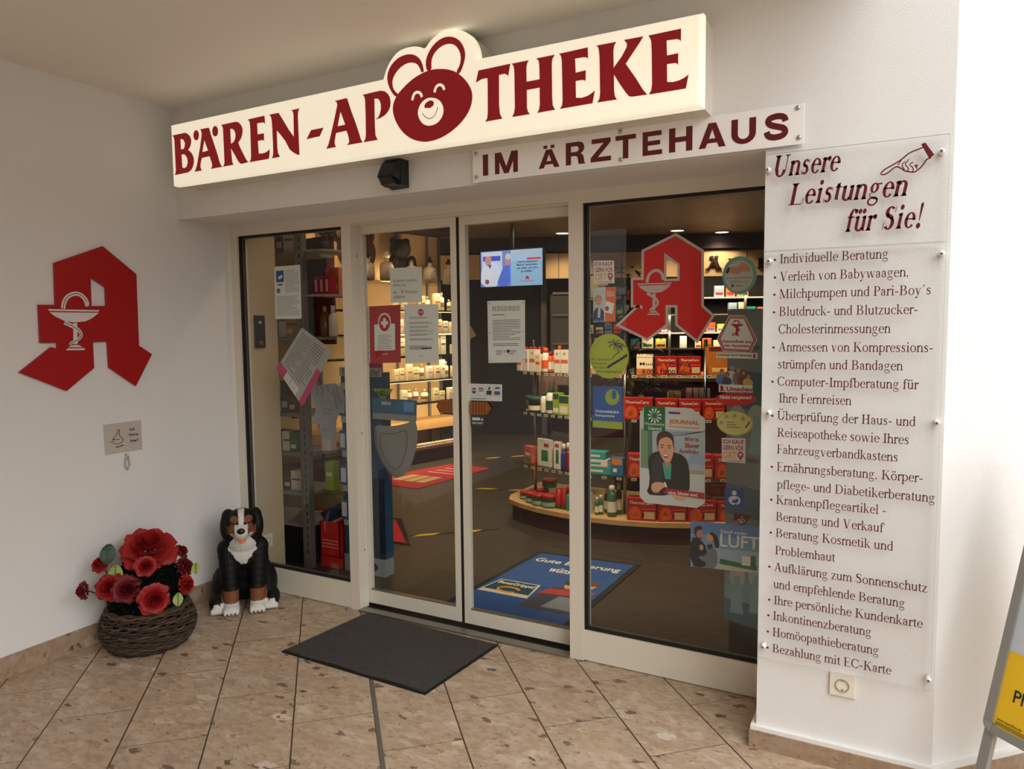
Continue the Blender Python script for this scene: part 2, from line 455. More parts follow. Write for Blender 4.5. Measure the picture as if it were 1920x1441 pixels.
def put_sans(mb, text, x0, x1, z0, z1, fmap, hgt, m, bold=0.0, keep=None):
    """sans lettering fitted into the box x0..x1, z0..z1; keep='l','c','r' keeps the letters' proportions"""
    vs, fs = sans(text, bold)
    if not vs: return
    a0 = min(v[0] for v in vs); a1 = max(v[0] for v in vs); b0 = min(v[1] for v in vs); b1 = max(v[1] for v in vs)
    kx = (x1-x0)/max(1e-6, a1-a0); kz = (z1-z0)/max(1e-6, b1-b0)
    if keep:
        k = min(kx, kz); sl = (x1-x0) - k*(a1-a0)
        x0 += {'l': 0, 'c': sl/2, 'r': sl}[keep]; z0 += ((z1-z0) - k*(b1-b0))/2; kx = kz = k
    mb.add([fmap(x0 + (v[0]-a0)*kx, z0 + (v[1]-b0)*kz, hgt) for v in vs], fs, m)

def grot(ch, w=0.27, h=0.2):
    """heavy grotesque capital in the unit box: list of polygon groups"""
    B = lambda x0, z0, x1, z1: [[(x0, z0), (x1, z0), (x1, z1), (x0, z1)]]
    if ch == 'I': return [B(0, 0, 1, 1)]
    if ch == 'M': return [B(0, 0, .2, 1), B(.8, 0, 1, 1), [[(.2, 1), (.2, .55), (.40, 0), (.60, 0), (.8, .55), (.8, 1), (.72, 1), (.5, .32), (.28, 1)]]]
    if ch in 'AÄ':
        k = .83 if ch == 'Ä' else 1
        g = [[[(0, 0), (.25, 0), (.32, .19*k), (.68, .19*k), (.75, 0), (1, 0), (.64, k), (.36, k)], [(.385, .37*k), (.5, .74*k), (.615, .37*k)]]]
        if ch == 'Ä': g += [B(.24, .88, .42, 1.02), B(.58, .88, .76, 1.02)]
        return g
    if ch == 'R':
        out = [(0, 0), (w, 0), (w, .38), (.48, .38), (.56, .36), (.61, .28), (.64, .06), (.68, 0), (1, 0), (.95, .08), (.91, .32), (.85, .42), (.76, .47), (.88, .55), (.95, .68), (.94, .8), (.88, .92), (.78, .98), (.66, 1), (0, 1)]
        return [[out, [(w, .56), (.55, .56), (.63, .60), (.67, .69), (.64, .77), (.56, .81), (w, .81)]]]
    if ch == 'Z': return [[[(0, 0), (1, 0), (1, h), (.36, h), (.98, .81), (.98, 1), (.05, 1), (.05, 1-h), (.64, 1-h), (0, .19)]]]
    if ch == 'T': return [B(.5-w/2, 0, .5+w/2, 1-h), B(0, 1-h, 1, 1)]
    if ch == 'E': return [B(0, 0, w, 1), B(w, 0, 1, h), B(w, 1-h, .97, 1), B(w, .41, .9, .6)]
    if ch == 'H': return [B(0, 0, w, 1), B(1-w, 0, 1, 1), B(w, .40, 1-w, .61)]
    if ch == 'U':
        o = [(0, 1)] + [(.5 - .5*math.cos(t), .40 - .41*math.sin(t)) for t in [PI*i/12 for i in range(13)]] + [(1, 1), (1-w, 1)]
        q = [(.5 + (.5-w)*math.cos(t), .40 - (.41-h)*math.sin(t)) for t in [PI*i/12 for i in range(13)]] + [(w, 1)]
        return [[o + q]]
    if ch == 'S':
        c = smooth_line([(.86, .68), (.82, .84), (.62, .91), (.4, .90), (.2, .84), (.16, .70), (.28, .58), (.55, .50), (.80, .42), (.87, .27), (.78, .14), (.55, .09), (.35, .10), (.17, .17), (.12, .34)], 2)
        return [[stroke(c, .24)]]
    return []
def put_grot(mb, ch, x0, x1, z0, z1, fmap, hgt, m):
    for g in grot(ch): mb.prism([[(x0 + a*(x1-x0), z0 + b*(z1-z0)) for a, b in l] for l in g], fmap, None, hgt, m)

# ================================================================== SETTING
HC, HS, DY = 2.7413, 2.1524, 0.3493          # ceiling, soffit, frame front plane
M1L, M1R, M2L, M2R, XP, XC = 0.8474, 0.9115, 2.1731, 2.2422, 3.0771, 3.6400
ZT, ZB = 2.0967, 0.1456
plaster = M((231, 230, 228), 0.85, var=0.02, bump=0.35, scale=260, name='white_plaster')
plaster_w = M((240, 236, 228), 0.9, var=0.02, bump=0.15, scale=200, name='ceiling_plaster')
framep = M((226, 219, 203), 0.42, var=0.015, scale=20, name='painted_aluminium')
rubber = M((14, 14, 13), 0.6, name='black_rubber')
alu = M((150, 148, 140), 0.38, metal=0.85, name='brushed_aluminium')
chrome = M((190, 190, 188), 0.2, metal=1.0, name='chrome')

def stone(name, tiles):
    mt, n, p, out = newmat(name)
    N = n.nodes.new; Lk = n.links.new
    tcx = N('ShaderNodeTexCoord'); sep = N('ShaderNodeSeparateXYZ')
    Lk(tcx.outputs['Object'], sep.inputs[0])
    def mth(op, a, b=None, c=None):
        q = N('ShaderNodeMath'); q.operation = op
        for i, v in enumerate((a, b, c)):
            if v is None: continue
            if isinstance(v, (int, float)): q.inputs[i].default_value = v
            else: Lk(v, q.inputs[i])
        return q.outputs[0]
    ca, sa = math.cos(math.radians(42.7)), math.sin(math.radians(42.7))
    X_, Y_ = sep.outputs['X'], sep.outputs['Y']
    s = mth('ADD', mth('MULTIPLY', X_, ca), mth('MULTIPLY', Y_, sa))
    t = mth('ADD', mth('MULTIPLY', X_, -sa), mth('MULTIPLY', Y_, ca))
    sc_ = mth('DIVIDE', mth('ADD', s, 0.035), 0.3145)
    row = mth('FLOOR', sc_); fs = mth('SUBTRACT', sc_, row)
    odd = mth('MODULO', mth('ADD', row, 40), 2)
    tc_ = mth('DIVIDE', mth('ADD', mth('ADD', t, 0.90), mth('MULTIPLY', odd, 0.2875)), 0.575)
    colm = mth('FLOOR', tc_); ft = mth('SUBTRACT', tc_, colm)
    jr = mth('MINIMUM', mth('MULTIPLY', mth('MINIMUM', fs, mth('SUBTRACT', 1, fs)), 0.3145),
             mth('MULTIPLY', mth('MINIMUM', ft, mth('SUBTRACT', 1, ft)), 0.575))
    jr_s = mth('MULTIPLY', mth('MINIMUM', fs, mth('SUBTRACT', 1, fs)), 0.3145)
    jr_t = mth('MULTIPLY', mth('MINIMUM', ft, mth('SUBTRACT', 1, ft)), 0.575)
    joint = mth('MAXIMUM', mth('LESS_THAN', jr_s, 0.0030), mth('LESS_THAN', jr_t, 0.0014))
    # the stone: a beige breccia with clasts of several sizes; every tile cut elsewhere
    cmb = N('ShaderNodeCombineXYZ')
    k = 1.0 if tiles else 0.0
    Lk(mth('ADD', X_, mth('MULTIPLY', row, 3.7*k)), cmb.inputs[0]); Lk(mth('ADD', Y_, mth('MULTIPLY', colm, 5.3*k)), cmb.inputs[1]); Lk(sep.outputs['Z'], cmb.inputs[2])
    mp = N('ShaderNodeMapping'); mp.inputs['Rotation'].default_value = (0, 0, math.radians(-20)); mp.inputs['Scale'].default_value = (0.75, 1.35, 1.0)
    Lk(cmb.outputs[0], mp.inputs['Vector'])
    wn = N('ShaderNodeTexNoise'); wn.inputs['Scale'].default_value = 16; wn.inputs['Detail'].default_value = 6; wn.inputs['Roughness'].default_value = 0.65
    Lk(mp.outputs[0], wn.inputs['Vector'])
    wmx = N('ShaderNodeMix'); wmx.data_type = 'VECTOR'; wmx.inputs[0].default_value = 0.10
    Lk(mp.outputs[0], wmx.inputs[4]); Lk(wn.outputs['Color'], wmx.inputs[5])
    wv = wmx.outputs[1]
    def vor(scale, rnd=1.0):
        v = N('ShaderNodeTexVoronoi'); v.inputs['Scale'].default_value = scale; v.inputs['Randomness'].default_value = rnd
        Lk(wv, v.inputs['Vector']); return v
    def ramp(fac, stops):
        r = N('ShaderNodeValToRGB'); r.color_ramp.interpolation = 'LINEAR'
        e = r.color_ramp.elements
        while len(e) < len(stops): e.new(0.5)
        for q, (pos, c) in zip(e, stops): q.position = pos; q.color = rgb(*c)
        Lk(fac, r.inputs[0]); return r.outputs[0]
    def mixc(fac, a, b):
        q = N('ShaderNodeMix'); q.data_type = 'RGBA'
        if isinstance(fac, float): q.inputs[0].default_value = fac
        else: Lk(fac, q.inputs[0])
        for i, v in ((6, a), (7, b)):
            if isinstance(v, tuple): q.inputs[i].default_value = v
            else: Lk(v, q.inputs[i])
        return q.outputs[2]
    fine = N('ShaderNodeTexNoise'); fine.inputs['Scale'].default_value = 32; fine.inputs['Detail'].default_value = 6; fine.inputs['Roughness'].default_value = 0.7
    Lk(mp.outputs[0], fine.inputs['Vector'])
    base = ramp(fine.outputs['Fac'], [(0.28, (140, 120, 96)), (0.5, (177, 154, 130)), (0.72, (204, 184, 161))])
    v1 = vor(24)
    sp = N('ShaderNodeSeparateColor'); Lk(v1.outputs['Color'], sp.inputs[0])
    c1 = ramp(sp.outputs[0], [(0.0, (160, 137, 114)), (0.35, (187, 165, 140)), (0.6, (170, 145, 118)), (0.8, (209, 191, 172)), (1.0, (144, 123, 103))])
    col = mixc(0.42, base, c1)
    v2 = vor(11)
    sp2 = N('ShaderNodeSeparateColor'); Lk(v2.outputs['Color'], sp2.inputs[0])
    big = mth('MULTIPLY', mth('LESS_THAN', v2.outputs['Distance'], 0.36), mth('GREATER_THAN', sp2.outputs[0], 0.60))
    c2 = ramp(sp2.outputs[1], [(0.0, (145, 125, 109)), (0.3, (200, 185, 165)), (0.6, (164, 139, 112)), (0.85, (225, 211, 196)), (1.0, (139, 116, 94))])
    col = mixc(mth('MULTIPLY', big, 0.62), col, c2)
    v3 = vor(17)
    sp3 = N('ShaderNodeSeparateColor'); Lk(v3.outputs['Color'], sp3.inputs[0])
    spot = mth('MULTIPLY', mth('LESS_THAN', v3.outputs['Distance'], 0.30), mth('GREATER_THAN', sp3.outputs[1], 0.81))
    c3 = ramp(sp3.outputs[2], [(0.0, (69, 54, 43)), (0.5, (115, 82, 57)), (1.0, (92, 81, 71))])
    col = mixc(mth('MULTIPLY', spot, 0.85), col, c3)
    v4 = vor(60)
    sp4 = N('ShaderNodeSeparateColor'); Lk(v4.outputs['Color'], sp4.inputs[0])
    dots = mth('MULTIPLY', mth('LESS_THAN', v4.outputs['Distance'], 0.3), mth('GREATER_THAN', sp4.outputs[1], 0.84))
    col = mixc(mth('MULTIPLY', dots, 0.6), col, (lin(98), lin(72), lin(48), 1))
    wh_ = N('ShaderNodeTexNoise'); wh_.inputs['Scale'].default_value = 13; wh_.inputs['Detail'].default_value = 5
    Lk(wv, wh_.inputs['Vector'])
    col = mixc(ramp(wh_.outputs['Fac'], [(0.60, (0, 0, 0)), (0.72, (150, 150, 150))]), col, (lin(232), lin(220), lin(206), 1))
    col = mixc(ramp(wh_.outputs['Fac'], [(0.28, (150, 150, 150)), (0.40, (0, 0, 0))]), col, (lin(150), lin(122), lin(92), 1))
    if tiles: col = mixc(joint, col, (lin(70), lin(60), lin(48), 1))
    if not tiles: col = mixc(0.35, col, (lin(116), lin(86), lin(56), 1))
    Lk(col, p.inputs['Base Color'])
    p.inputs['Roughness'].default_value = 0.42
    p.inputs['Specular IOR Level'].default_value = 0.35
    return mt
tile = stone('breccia_tiles', True)
breccia = stone('breccia', False)

def carpet_mat():
    mt, n, p, out = newmat('dark_vinyl_floor')
    tcx = n.nodes.new('ShaderNodeTexCoord'); mp = n.nodes.new('ShaderNodeMapping'); mp.inputs['Scale'].default_value = (1.2, 9, 1); mp.inputs['Rotation'].default_value = (0, 0, 0.35)
    no = n.nodes.new('ShaderNodeTexNoise'); no.inputs['Scale'].default_value = 5; no.inputs['Detail'].default_value = 5
    r = n.nodes.new('ShaderNodeValToRGB'); r.color_ramp.elements[0].color = rgb(46, 40, 33); r.color_ramp.elements[1].color = rgb(68, 58, 48)
    n.links.new(tcx.outputs['Object'], mp.inputs[0]); n.links.new(mp.outputs[0], no.inputs[0]); n.links.new(no.outputs['Fac'], r.inputs[0]); n.links.new(r.outputs[0], p.inputs['Base Color'])
    p.inputs['Roughness'].default_value = 0.5
    return mt

# ---- ground and floors
mb = MB(); mb.box((-8, -11.0, -0.12), (9, 0.42, 0.0), tile); struct(mb, 'floor')
mb = MB(); mb.box((-6, 0.42, -0.12), (9, 11, 0.0), carpet_mat()); struct(mb, 'floor_shop')
# expansion joint: a narrow metal profile let into the tiles
e0, e1 = at_z(697, 1275), at_z(719, 1441)
dv = (e1 - e0).normalized(); nv = V3((-dv.y, dv.x, 0)) * 0.0085
a0, a1 = e0 - dv * 0.55, e0 + dv * 2.6
mb = MB(); mb.add([a0+nv, a0-nv, a1-nv, a1+nv, a0+nv+V3((0,0,.0012)), a0-nv+V3((0,0,.0012)), a1-nv+V3((0,0,.0012)), a1+nv+V3((0,0,.0012))],
  [(0,1,2,3),(4,7,6,5),(0,4,5,1),(2,6,7,3),(1,5,6,2),(0,3,7,4)], M((112, 108, 100), 0.5, metal=0.3)); struct(mb, 'trim_1')
# ---- the house across the passage (seen mirrored in the panes)
mb = MB(); mb.box((-9, -11, 0), (9, -9.0, 6.5), M((120, 108, 94), 0.9, bump=0.2)); opp = struct(mb, 'wall_back')
mb = MB()
fo = lambda u, v, h: V3((-u, -9.0 + h, v))
def opp_text(s, x0, x1):
    put_sans(mb, s, -x1, -x0, 3.02, 3.32, fo, 0.03, M((235, 232, 228), 0.5), 0.02)
opp_text('UND', -2.85, -1.95); opp_text('HÖRGERÄTE', -5.6, -3.05)
mb.build('lettering', opp)
for i, x in enumerate((-5.2, -2.2, 1.4)):
    mb = MB(); mb.box((x - 1.1, -9.02, 0.4), (x + 1.1, -8.98, 2.6), M((40, 46, 50), 0.15)); struct(mb, 'window_%d' % (i + 3))  # unseen windows, added dark to keep the pane reflections from washing out
# ---- walls
mb = MB(); mb.box((-0.25, -6.5, 0), (0, DY + 0.03, 3.3), plaster); struct(mb, 'wall_left')
mb = MB(); mb.box((-0.25, 0, HS), (XP, 0.5, 3.3), plaster); struct(mb, 'wall_front')
mb = MB()
mb.prism([[(XP, 0), (XC, 0), (6.0, 2.36), (6.0, 2.9), (3.3, 0.6), (XP, 0.6)]], lambda u, v, h: V3((u, v, h)), 0.0, 3.3, plaster); struct(mb, 'wall_right')
mb = MB(); mb.box((-0.25, -5.2, HC), (3.45, 0.0, HC + 0.28), plaster_w); struct(mb, 'ceiling')
# skirting
mb = MB(); mb.bbox((0, -6.4, 0), (0.012, DY, 0.1), breccia, 0.002); struct(mb, 'baseboard_left')
mb = MB()
sk = [(XP - 0.022, 0.3), (XP - 0.022, -0.022), (XC + 0.009, -0.022), (6.0, 2.329), (6.0, 2.36), (XC, 0), (XP, 0), (XP, 0.3)]
mb.prism([sk], lambda u, v, h: V3((u, v, h)), 0.0, 0.068, breccia)
sk2 = [(XP - 0.018, 0.3), (XP - 0.018, -0.018), (XC + 0.007, -0.018), (6.0, 2.333), (6.0, 2.37), (XC, .01), (XP, .01), (XP, 0.3)]
mb.prism([sk2], lambda u, v, h: V3((u, v, h)), 0.068, 0.083, plaster); struct(mb, 'baseboard_right')

# ---- glazed front: frame, fixed lights, sliding leaves
pane = glassy('window_glass', (0.975, 0.985, 0.98), base=0.045, grow=1.1)
FY0, FY1 = DY, DY + 0.075
def ring(mb, x0, x1, z0, z1, w, y0, y1, m):
    mb.box((x0, y0, z0), (x0 + w, y1, z1), m); mb.box((x1 - w, y0, z0), (x1, y1, z1), m)
    mb.box((x0 + w, y0, z0), (x1 - w, y1, z0 + w), m); mb.box((x0 + w, y0, z1 - w), (x1 - w, y1, z1), m)
YG = DY + 0.030
def fixed(name, x0, x1, xl, xr):
    mb = MB()
    mb.box((xl, FY0, 0), (x0, FY1, HS), framep); mb.box((x1, FY0, 0), (xr, FY1, HS), framep)
    mb.box((x0, FY0, ZT), (x1, FY1, HS), framep); mb.box((x0, FY0 + 0.0015, 0.004), (x1, FY1, ZB), framep)
    w = struct(mb, name)
    mb = MB(); ring(mb, x0, x1, ZB, ZT, 0.0115, YG - 0.018, YG + 0.02, rubber); mb.build('gasket', w)
    mb = MB(); ring(mb, x0 + .0115, x1 - .0115, ZB + .0115, ZT - .0115, 0.0035, YG - 0.002, YG + 0.012, alu); mb.build('glazing_glint', w)  # light strip put in for the reflection along the glazing edge
    mb = MB(); mb.box((x0 + .006, YG, ZB + .006), (x1 - .006, YG + 0.006, ZT - .006), pane); mb.build('pane', w)
    return w
fixed('window_1', 0.0557, M1L, 0.0, M1R)
fixed('window_2', M2R, 3.13, M2L, 3.2)
mb = MB(); mb.box((M1R, FY0, ZT + 0.012), (M2L, FY1 + .05, HS), framep); mb.box((M1R, FY0 + .03, ZT + 0.004), (M2L, FY1 + .06, ZT + .012), framep); struct(mb, 'trim_2')
mb = MB(); mb.box((M1R, 0.335, 0), (M2L, 0.388, 0.010), alu); mb.box((M1R, 0.388, 0), (M2L, 0.50, 0.004), rubber); struct(mb, 'trim_3')
LY = 0.427
def leaf(name, x0, x1, stl, strr, rub):
    z0 = 0.022; zr = at_y(692, 1104.6, LY).z
    mb = MB()
    mb.box((x0, LY, z0), (x1, LY + .036, zr), framep); mb.box((x0, LY, 2.06), (x1, LY + .036, 2.13), framep)
    mb.box((x0, LY, zr), (x0 + stl, LY + .036, 2.06), framep); mb.box((x1 - strr, LY, zr), (x1, LY + .036, 2.06), framep)
    w = struct(mb, name)
    mb = MB(); mb.box((x0 + stl, LY + .014, zr), (x1 - strr, LY + .02, 2.06), pane); mb.build('pane', w)
    mb = MB(); mb.box((x0 + stl, LY + .004, zr), (x1 - strr, LY + .03, zr + .006), alu); mb.build('glazing_bead', w)
    if rub: mb = MB(); mb.box((rub[0], LY + .004, z0), (rub[1], LY + .03, 2.13), rubber); mb.build('gasket', w)
    return w
xa = at_y(858.5, 700, LY).x; xb = at_y(864.5, 700, LY).x
stw = xa - at_y(848, 700, LY).x
leaf('door_1', M1R - 0.06, xa, 0.072, stw, (xa, xb))
leaf('door_2', xb, M2L + 0.06, stw, 0.072, None)
YL = LY + .014
# screw holes in the mullion beside the sliding leaf
mb = MB()
for z in (0.33, 0.98, 1.94): mb.lathe([(0.004, 0), (0.004, 0.001)], rubber, 8, X=Matrix.Translation((M1R, DY + .05, z)) @ Matrix.Rotation(PI/2, 4, 'Y'))
o = mb.build('screw_cover', D.objects['window_1'])

# ================================================================== SIGNS OUTSIDE
signred = M((112, 8, 18), 0.35, emit=0.8, var=0.02, name='lit_red_film')
signlit = M((255, 244, 220), 0.4, emit=0.58, var=0.05, scale=3.0, name='backlit_acrylic')
signbox = M((222, 216, 202), 0.45, name='sign_case')
YS = -0.165
fsg = lambda u, v, h: V3((u, YS - h, v))
sg = thing('lightbox_sign', 'long backlit cream lightbox sign with red letters and a bear face, mounted above the entrance', 'sign', (1.54, 0, 2.29))
LET = {"B":[[[204,2540],[303,2541],[320,2534],[336,2521],[344,2503],[342,2485],[332,2466],[317,2456],[334,2445],[349,2429],[357,2410],[357,2388],[349,2370],[334,2354],[311,2345],[211,2342],[218,2351],[221,2368],[220,2512],[217,2529],[213,2534]],[[264,2514],[279,2514],[291,2505],[299,2490],[296,2474],[287,2463],[265,2464]],[[267,2438],[285,2438],[301,2429],[312,2412],[313,2393],[306,2377],[293,2369],[273,2370],[269,2377]]],"A_uml":[[[413,2543],[475,2543],[479,2538],[488,2510],[512,2452],[533,2399],[541,2372],[549,2357],[559,2345],[479,2344],[487,2350],[491,2359],[488,2374],[476,2403],[473,2406],[417,2404],[413,2397],[404,2374],[404,2362],[407,2352],[413,2343],[360,2343],[371,2354],[381,2374],[410,2460],[424,2514],[424,2528],[420,2537]],[[440,2490],[466,2434],[422,2431]]],"dot1":[[[402,2516],[400,2507],[396,2499],[389,2495],[382,2494],[374,2497],[368,2503],[365,2511],[364,2521],[366,2530],[371,2537],[377,2542],[385,2543],[392,2540],[398,2534],[402,2525]]],"dot2":[[[540,2517],[538,2508],[534,2501],[527,2496],[519,2495],[512,2498],[506,2504],[502,2513],[501,2523],[503,2532],[508,2539],[515,2544],[522,2545],[530,2542],[536,2535],[539,2527]]],"R":[[[564,2544],[665,2545],[684,2540],[700,2525],[709,2506],[707,2486],[697,2465],[676,2445],[688,2421],[709,2387],[724,2363],[739,2347],[696,2344],[687,2346],[674,2357],[656,2384],[625,2428],[627,2392],[630,2360],[638,2346],[565,2345],[574,2352],[578,2363],[578,2444],[577,2524],[573,2537]],[[625,2517],[640,2516],[655,2505],[662,2488],[659,2468],[647,2453],[633,2447],[626,2448]]],"E1":[[[746,2544],[856,2546],[858,2509],[852,2515],[838,2518],[806,2518],[807,2467],[848,2467],[848,2432],[843,2437],[830,2438],[807,2437],[810,2378],[834,2376],[852,2377],[868,2382],[882,2388],[879,2367],[874,2347],[748,2346],[758,2356],[761,2374],[762,2501],[760,2526],[756,2537]]],"N":[[[889,2546],[947,2546],[973,2510],[1007,2462],[1038,2425],[1040,2524],[1037,2538],[1027,2546],[1076,2547],[1069,2538],[1065,2521],[1065,2474],[1067,2342],[1052,2346],[1032,2357],[1010,2373],[983,2416],[955,2447],[931,2471],[931,2394],[934,2367],[946,2348],[895,2347],[903,2358],[906,2382],[905,2482],[903,2517],[899,2535]]],"hyphen":[[[1143,2442],[1215,2443],[1192,2409],[1151,2408],[1115,2406],[1126,2420]]],"A":[[[1286,2548],[1353,2550],[1356,2547],[1373,2500],[1401,2433],[1418,2388],[1425,2366],[1435,2352],[1349,2351],[1358,2357],[1362,2366],[1359,2383],[1350,2409],[1346,2413],[1287,2411],[1282,2393],[1277,2375],[1278,2362],[1286,2351],[1230,2350],[1242,2365],[1253,2392],[1283,2476],[1300,2529],[1298,2537],[1295,2543]],[[1316,2501],[1342,2439],[1297,2438]]],"P":[[[1442,2550],[1510,2552],[1540,2552],[1561,2546],[1575,2535],[1585,2520],[1589,2500],[1587,2480],[1576,2462],[1558,2449],[1535,2441],[1509,2438],[1522,2444],[1532,2456],[1539,2475],[1539,2497],[1532,2514],[1522,2522],[1504,2525],[1503,2421],[1505,2374],[1516,2352],[1441,2352],[1451,2363],[1455,2381],[1456,2467],[1455,2526],[1451,2542]]],"T":[[[2021,2553],[2162,2554],[2152,2510],[2148,2516],[2135,2522],[2112,2521],[2111,2409],[2114,2375],[2125,2355],[2049,2354],[2058,2365],[2061,2385],[2062,2495],[2061,2518],[2051,2519],[2032,2518],[2009,2510]]],"H":[[[2167,2553],[2241,2553],[2234,2543],[2231,2529],[2231,2476],[2287,2476],[2286,2524],[2284,2543],[2274,2554],[2349,2554],[2340,2542],[2337,2523],[2338,2397],[2340,2373],[2350,2356],[2276,2355],[2283,2364],[2287,2381],[2287,2446],[2232,2446],[2232,2380],[2236,2366],[2244,2355],[2169,2355],[2177,2368],[2181,2388],[2180,2520],[2178,2540],[2173,2549]]],"E2":[[[2367,2554],[2481,2556],[2482,2516],[2477,2522],[2464,2525],[2431,2526],[2433,2475],[2473,2477],[2472,2439],[2467,2444],[2455,2446],[2433,2446],[2434,2386],[2458,2382],[2478,2385],[2492,2390],[2508,2400],[2499,2357],[2370,2356],[2379,2367],[2381,2385],[2379,2505],[2378,2533],[2374,2547]]],"K":[[[2515,2556],[2590,2555],[2582,2545],[2579,2528],[2580,2467],[2610,2500],[2629,2529],[2630,2542],[2619,2556],[2689,2555],[2677,2538],[2645,2499],[2625,2474],[2664,2416],[2688,2376],[2704,2356],[2648,2357],[2637,2361],[2625,2376],[2602,2410],[2581,2445],[2582,2385],[2585,2368],[2593,2356],[2518,2357],[2526,2367],[2529,2386],[2527,2507],[2525,2535],[2522,2548]]],"E3":[[[2708,2554],[2822,2555],[2822,2514],[2817,2520],[2807,2524],[2772,2526],[2774,2475],[2813,2476],[2813,2437],[2808,2444],[2798,2446],[2774,2447],[2775,2387],[2796,2383],[2816,2385],[2833,2390],[2849,2399],[2840,2355],[2711,2355],[2719,2368],[2722,2387],[2720,2497],[2718,2532],[2714,2544]]]}
BEAR = {"head":[[1804,2594],[1849,2589],[1884,2580],[1919,2565],[1961,2528],[1987,2488],[1992,2455],[1981,2414],[1950,2376],[1906,2345],[1848,2320],[1788,2311],[1742,2315],[1687,2335],[1640,2375],[1610,2423],[1599,2466],[1608,2499],[1630,2526],[1674,2556],[1716,2577],[1767,2591]],"earL":[[1618,2512],[1592,2543],[1574,2587],[1580,2624],[1605,2654],[1644,2673],[1691,2676],[1728,2662],[1752,2635],[1763,2592],[1749,2591],[1743,2611],[1727,2631],[1695,2642],[1657,2637],[1623,2617],[1600,2587],[1602,2556],[1616,2535],[1632,2523]],"earR":[[1777,2590],[1771,2628],[1783,2659],[1811,2690],[1851,2708],[1891,2708],[1930,2690],[1955,2656],[1962,2620],[1950,2583],[1932,2554],[1917,2564],[1937,2589],[1942,2623],[1929,2654],[1908,2674],[1877,2682],[1842,2676],[1810,2654],[1798,2627],[1800,2593]],"muzzle":[[1801,2484],[1837,2470],[1857,2436],[1852,2404],[1826,2378],[1785,2372],[1753,2384],[1731,2414],[1729,2444],[1746,2471],[1774,2485]],"nose":[[1764,2445],[1763,2461],[1778,2471],[1797,2474],[1810,2465],[1809,2452],[1794,2445],[1784,2442],[1780,2447]],"eyeL":[[1702,2488],[1710,2511],[1726,2518],[1745,2510],[1751,2493]],"eyeR":[[1813,2502],[1820,2522],[1836,2530],[1854,2522],[1861,2505]],"smile":[[1752,2429],[1763,2413],[1786,2400],[1809,2406],[1823,2426],[1828,2442]],"bump":[[1547,2602],[1560,2631],[1576,2659],[1601,2684],[1625,2700],[1649,2707],[1682,2710],[1710,2707],[1738,2699],[1763,2686],[1788,2713],[1811,2726],[1834,2735],[1865,2739],[1896,2738],[1922,2732],[1948,2721],[1977,2702],[1994,2677],[2006,2651],[2011,2625],[2014,2603]]}
bump = smooth_line([(x/1000, z/1000) for x, z in BEAR['bump']], 2)
sil = [(0.188, 2.289), (2.895, 2.289), (2.895, 2.597)] + [(x, max(z, 2.597)) for x, z in bump[::-1]] + [(0.188, 2.597)]
def inset(l, d):
    # shrink a counter-clockwise outline by d
    n = len(l); out = []
    for i in range(n):
        a, b, c = l[i-1], l[i], l[(i+1) % n]
        e1 = V3((b[0]-a[0], b[1]-a[1])).to_2d() if False else (b[0]-a[0], b[1]-a[1]); e2 = (c[0]-b[0], c[1]-b[1])
        l1 = math.hypot(*e1) or 1; l2 = math.hypot(*e2) or 1
        n1 = (-e1[1]/l1, e1[0]/l1); n2 = (-e2[1]/l2, e2[0]/l2)
        nx, ny = n1[0]+n2[0], n1[1]+n2[1]; q = nx*nx+ny*ny or 1
        k = 2*d/q if q > 0.6 else d
        out.append((b[0]+nx*k*1.0, b[1]+ny*k*1.0))
    return out
mb = MB(); mb.prism([inset(sil, 0.003)], lambda u, v, h: V3((u, -h, v)), 0.0, 0.118, signbox); mb.build('case', sg)
mb = MB(); mb.prism([inset(sil, 0.006)], lambda u, v, h: V3((u, -h, v)), 0.118, 0.121, rubber); mb.build('seam', sg)
mb = MB()
# cushion-edged lit face
s0, s1, s2 = sil, inset(sil, 0.004), inset(sil, 0.012)
n_ = len(sil)
vs = [V3((u, -0.121, v)) for u, v in s0] + [V3((u, -0.150, v)) for u, v in s0] + [V3((u, -0.160, v)) for u, v in s1] + [V3((u, -0.165, v)) for u, v in s2]
fs = []
for r_ in range(3):
    for i in range(n_):
        j = (i + 1) % n_; fs.append((r_*n_+i, r_*n_+j, (r_+1)*n_+j, (r_+1)*n_+i))
mb.add(vs, fs, signlit)
mb.prism([s2], fsg, None, 0.0, signlit); mb.build('lit_face', sg)
tr_ = lambda l: [(x/1000, z/1000) for x, z in l]
ltr = 'B A_uml R E1 N hyphen A P T H E2 K E3'.split()
for k in ltr:
    mb = MB(); mb.prism([tr_(l) for l in LET[k]], fsg, 0.0, 0.0025, signred)
    if k == 'A_uml':
        for q in ('dot1', 'dot2'): mb.prism([tr_(LET[q][0])], fsg, 0.0, 0.0025, signred)
    mb.build('letter', sg)
bf = MB(); bf.prism([smooth_loop(tr_(BEAR['head']))], fsg, 0.0, 0.0025, signred)
for q in ('earL', 'earR'): bf.prism([smooth_loop(tr_(BEAR[q]), 1)], fsg, 0.0, 0.0024, signred)
bfo = bf.build('bear_face', sg)
mb = MB(); mb.prism([smooth_loop(tr_(BEAR['muzzle']))], fsg, 0.0025, 0.0032, signlit); mb.build('muzzle', bfo)
mb = MB(); mb.prism([smooth_loop(tr_(BEAR['nose']), 1)], fsg, 0.0032, 0.004, signred); mb.build('nose', bfo)
for q in ('eyeL', 'eyeR'): mb = MB(); mb.prism([stroke(smooth_line(tr_(BEAR[q])), 0.011)], fsg, 0.0025, 0.0032, signlit); mb.build('eye', bfo)
mb = MB(); mb.prism([stroke(smooth_line(tr_(BEAR['smile'])), 0.0028)], fsg, 0.0032, 0.0036, M((120, 90, 60), 0.5)); mb.build('mouth', bfo)

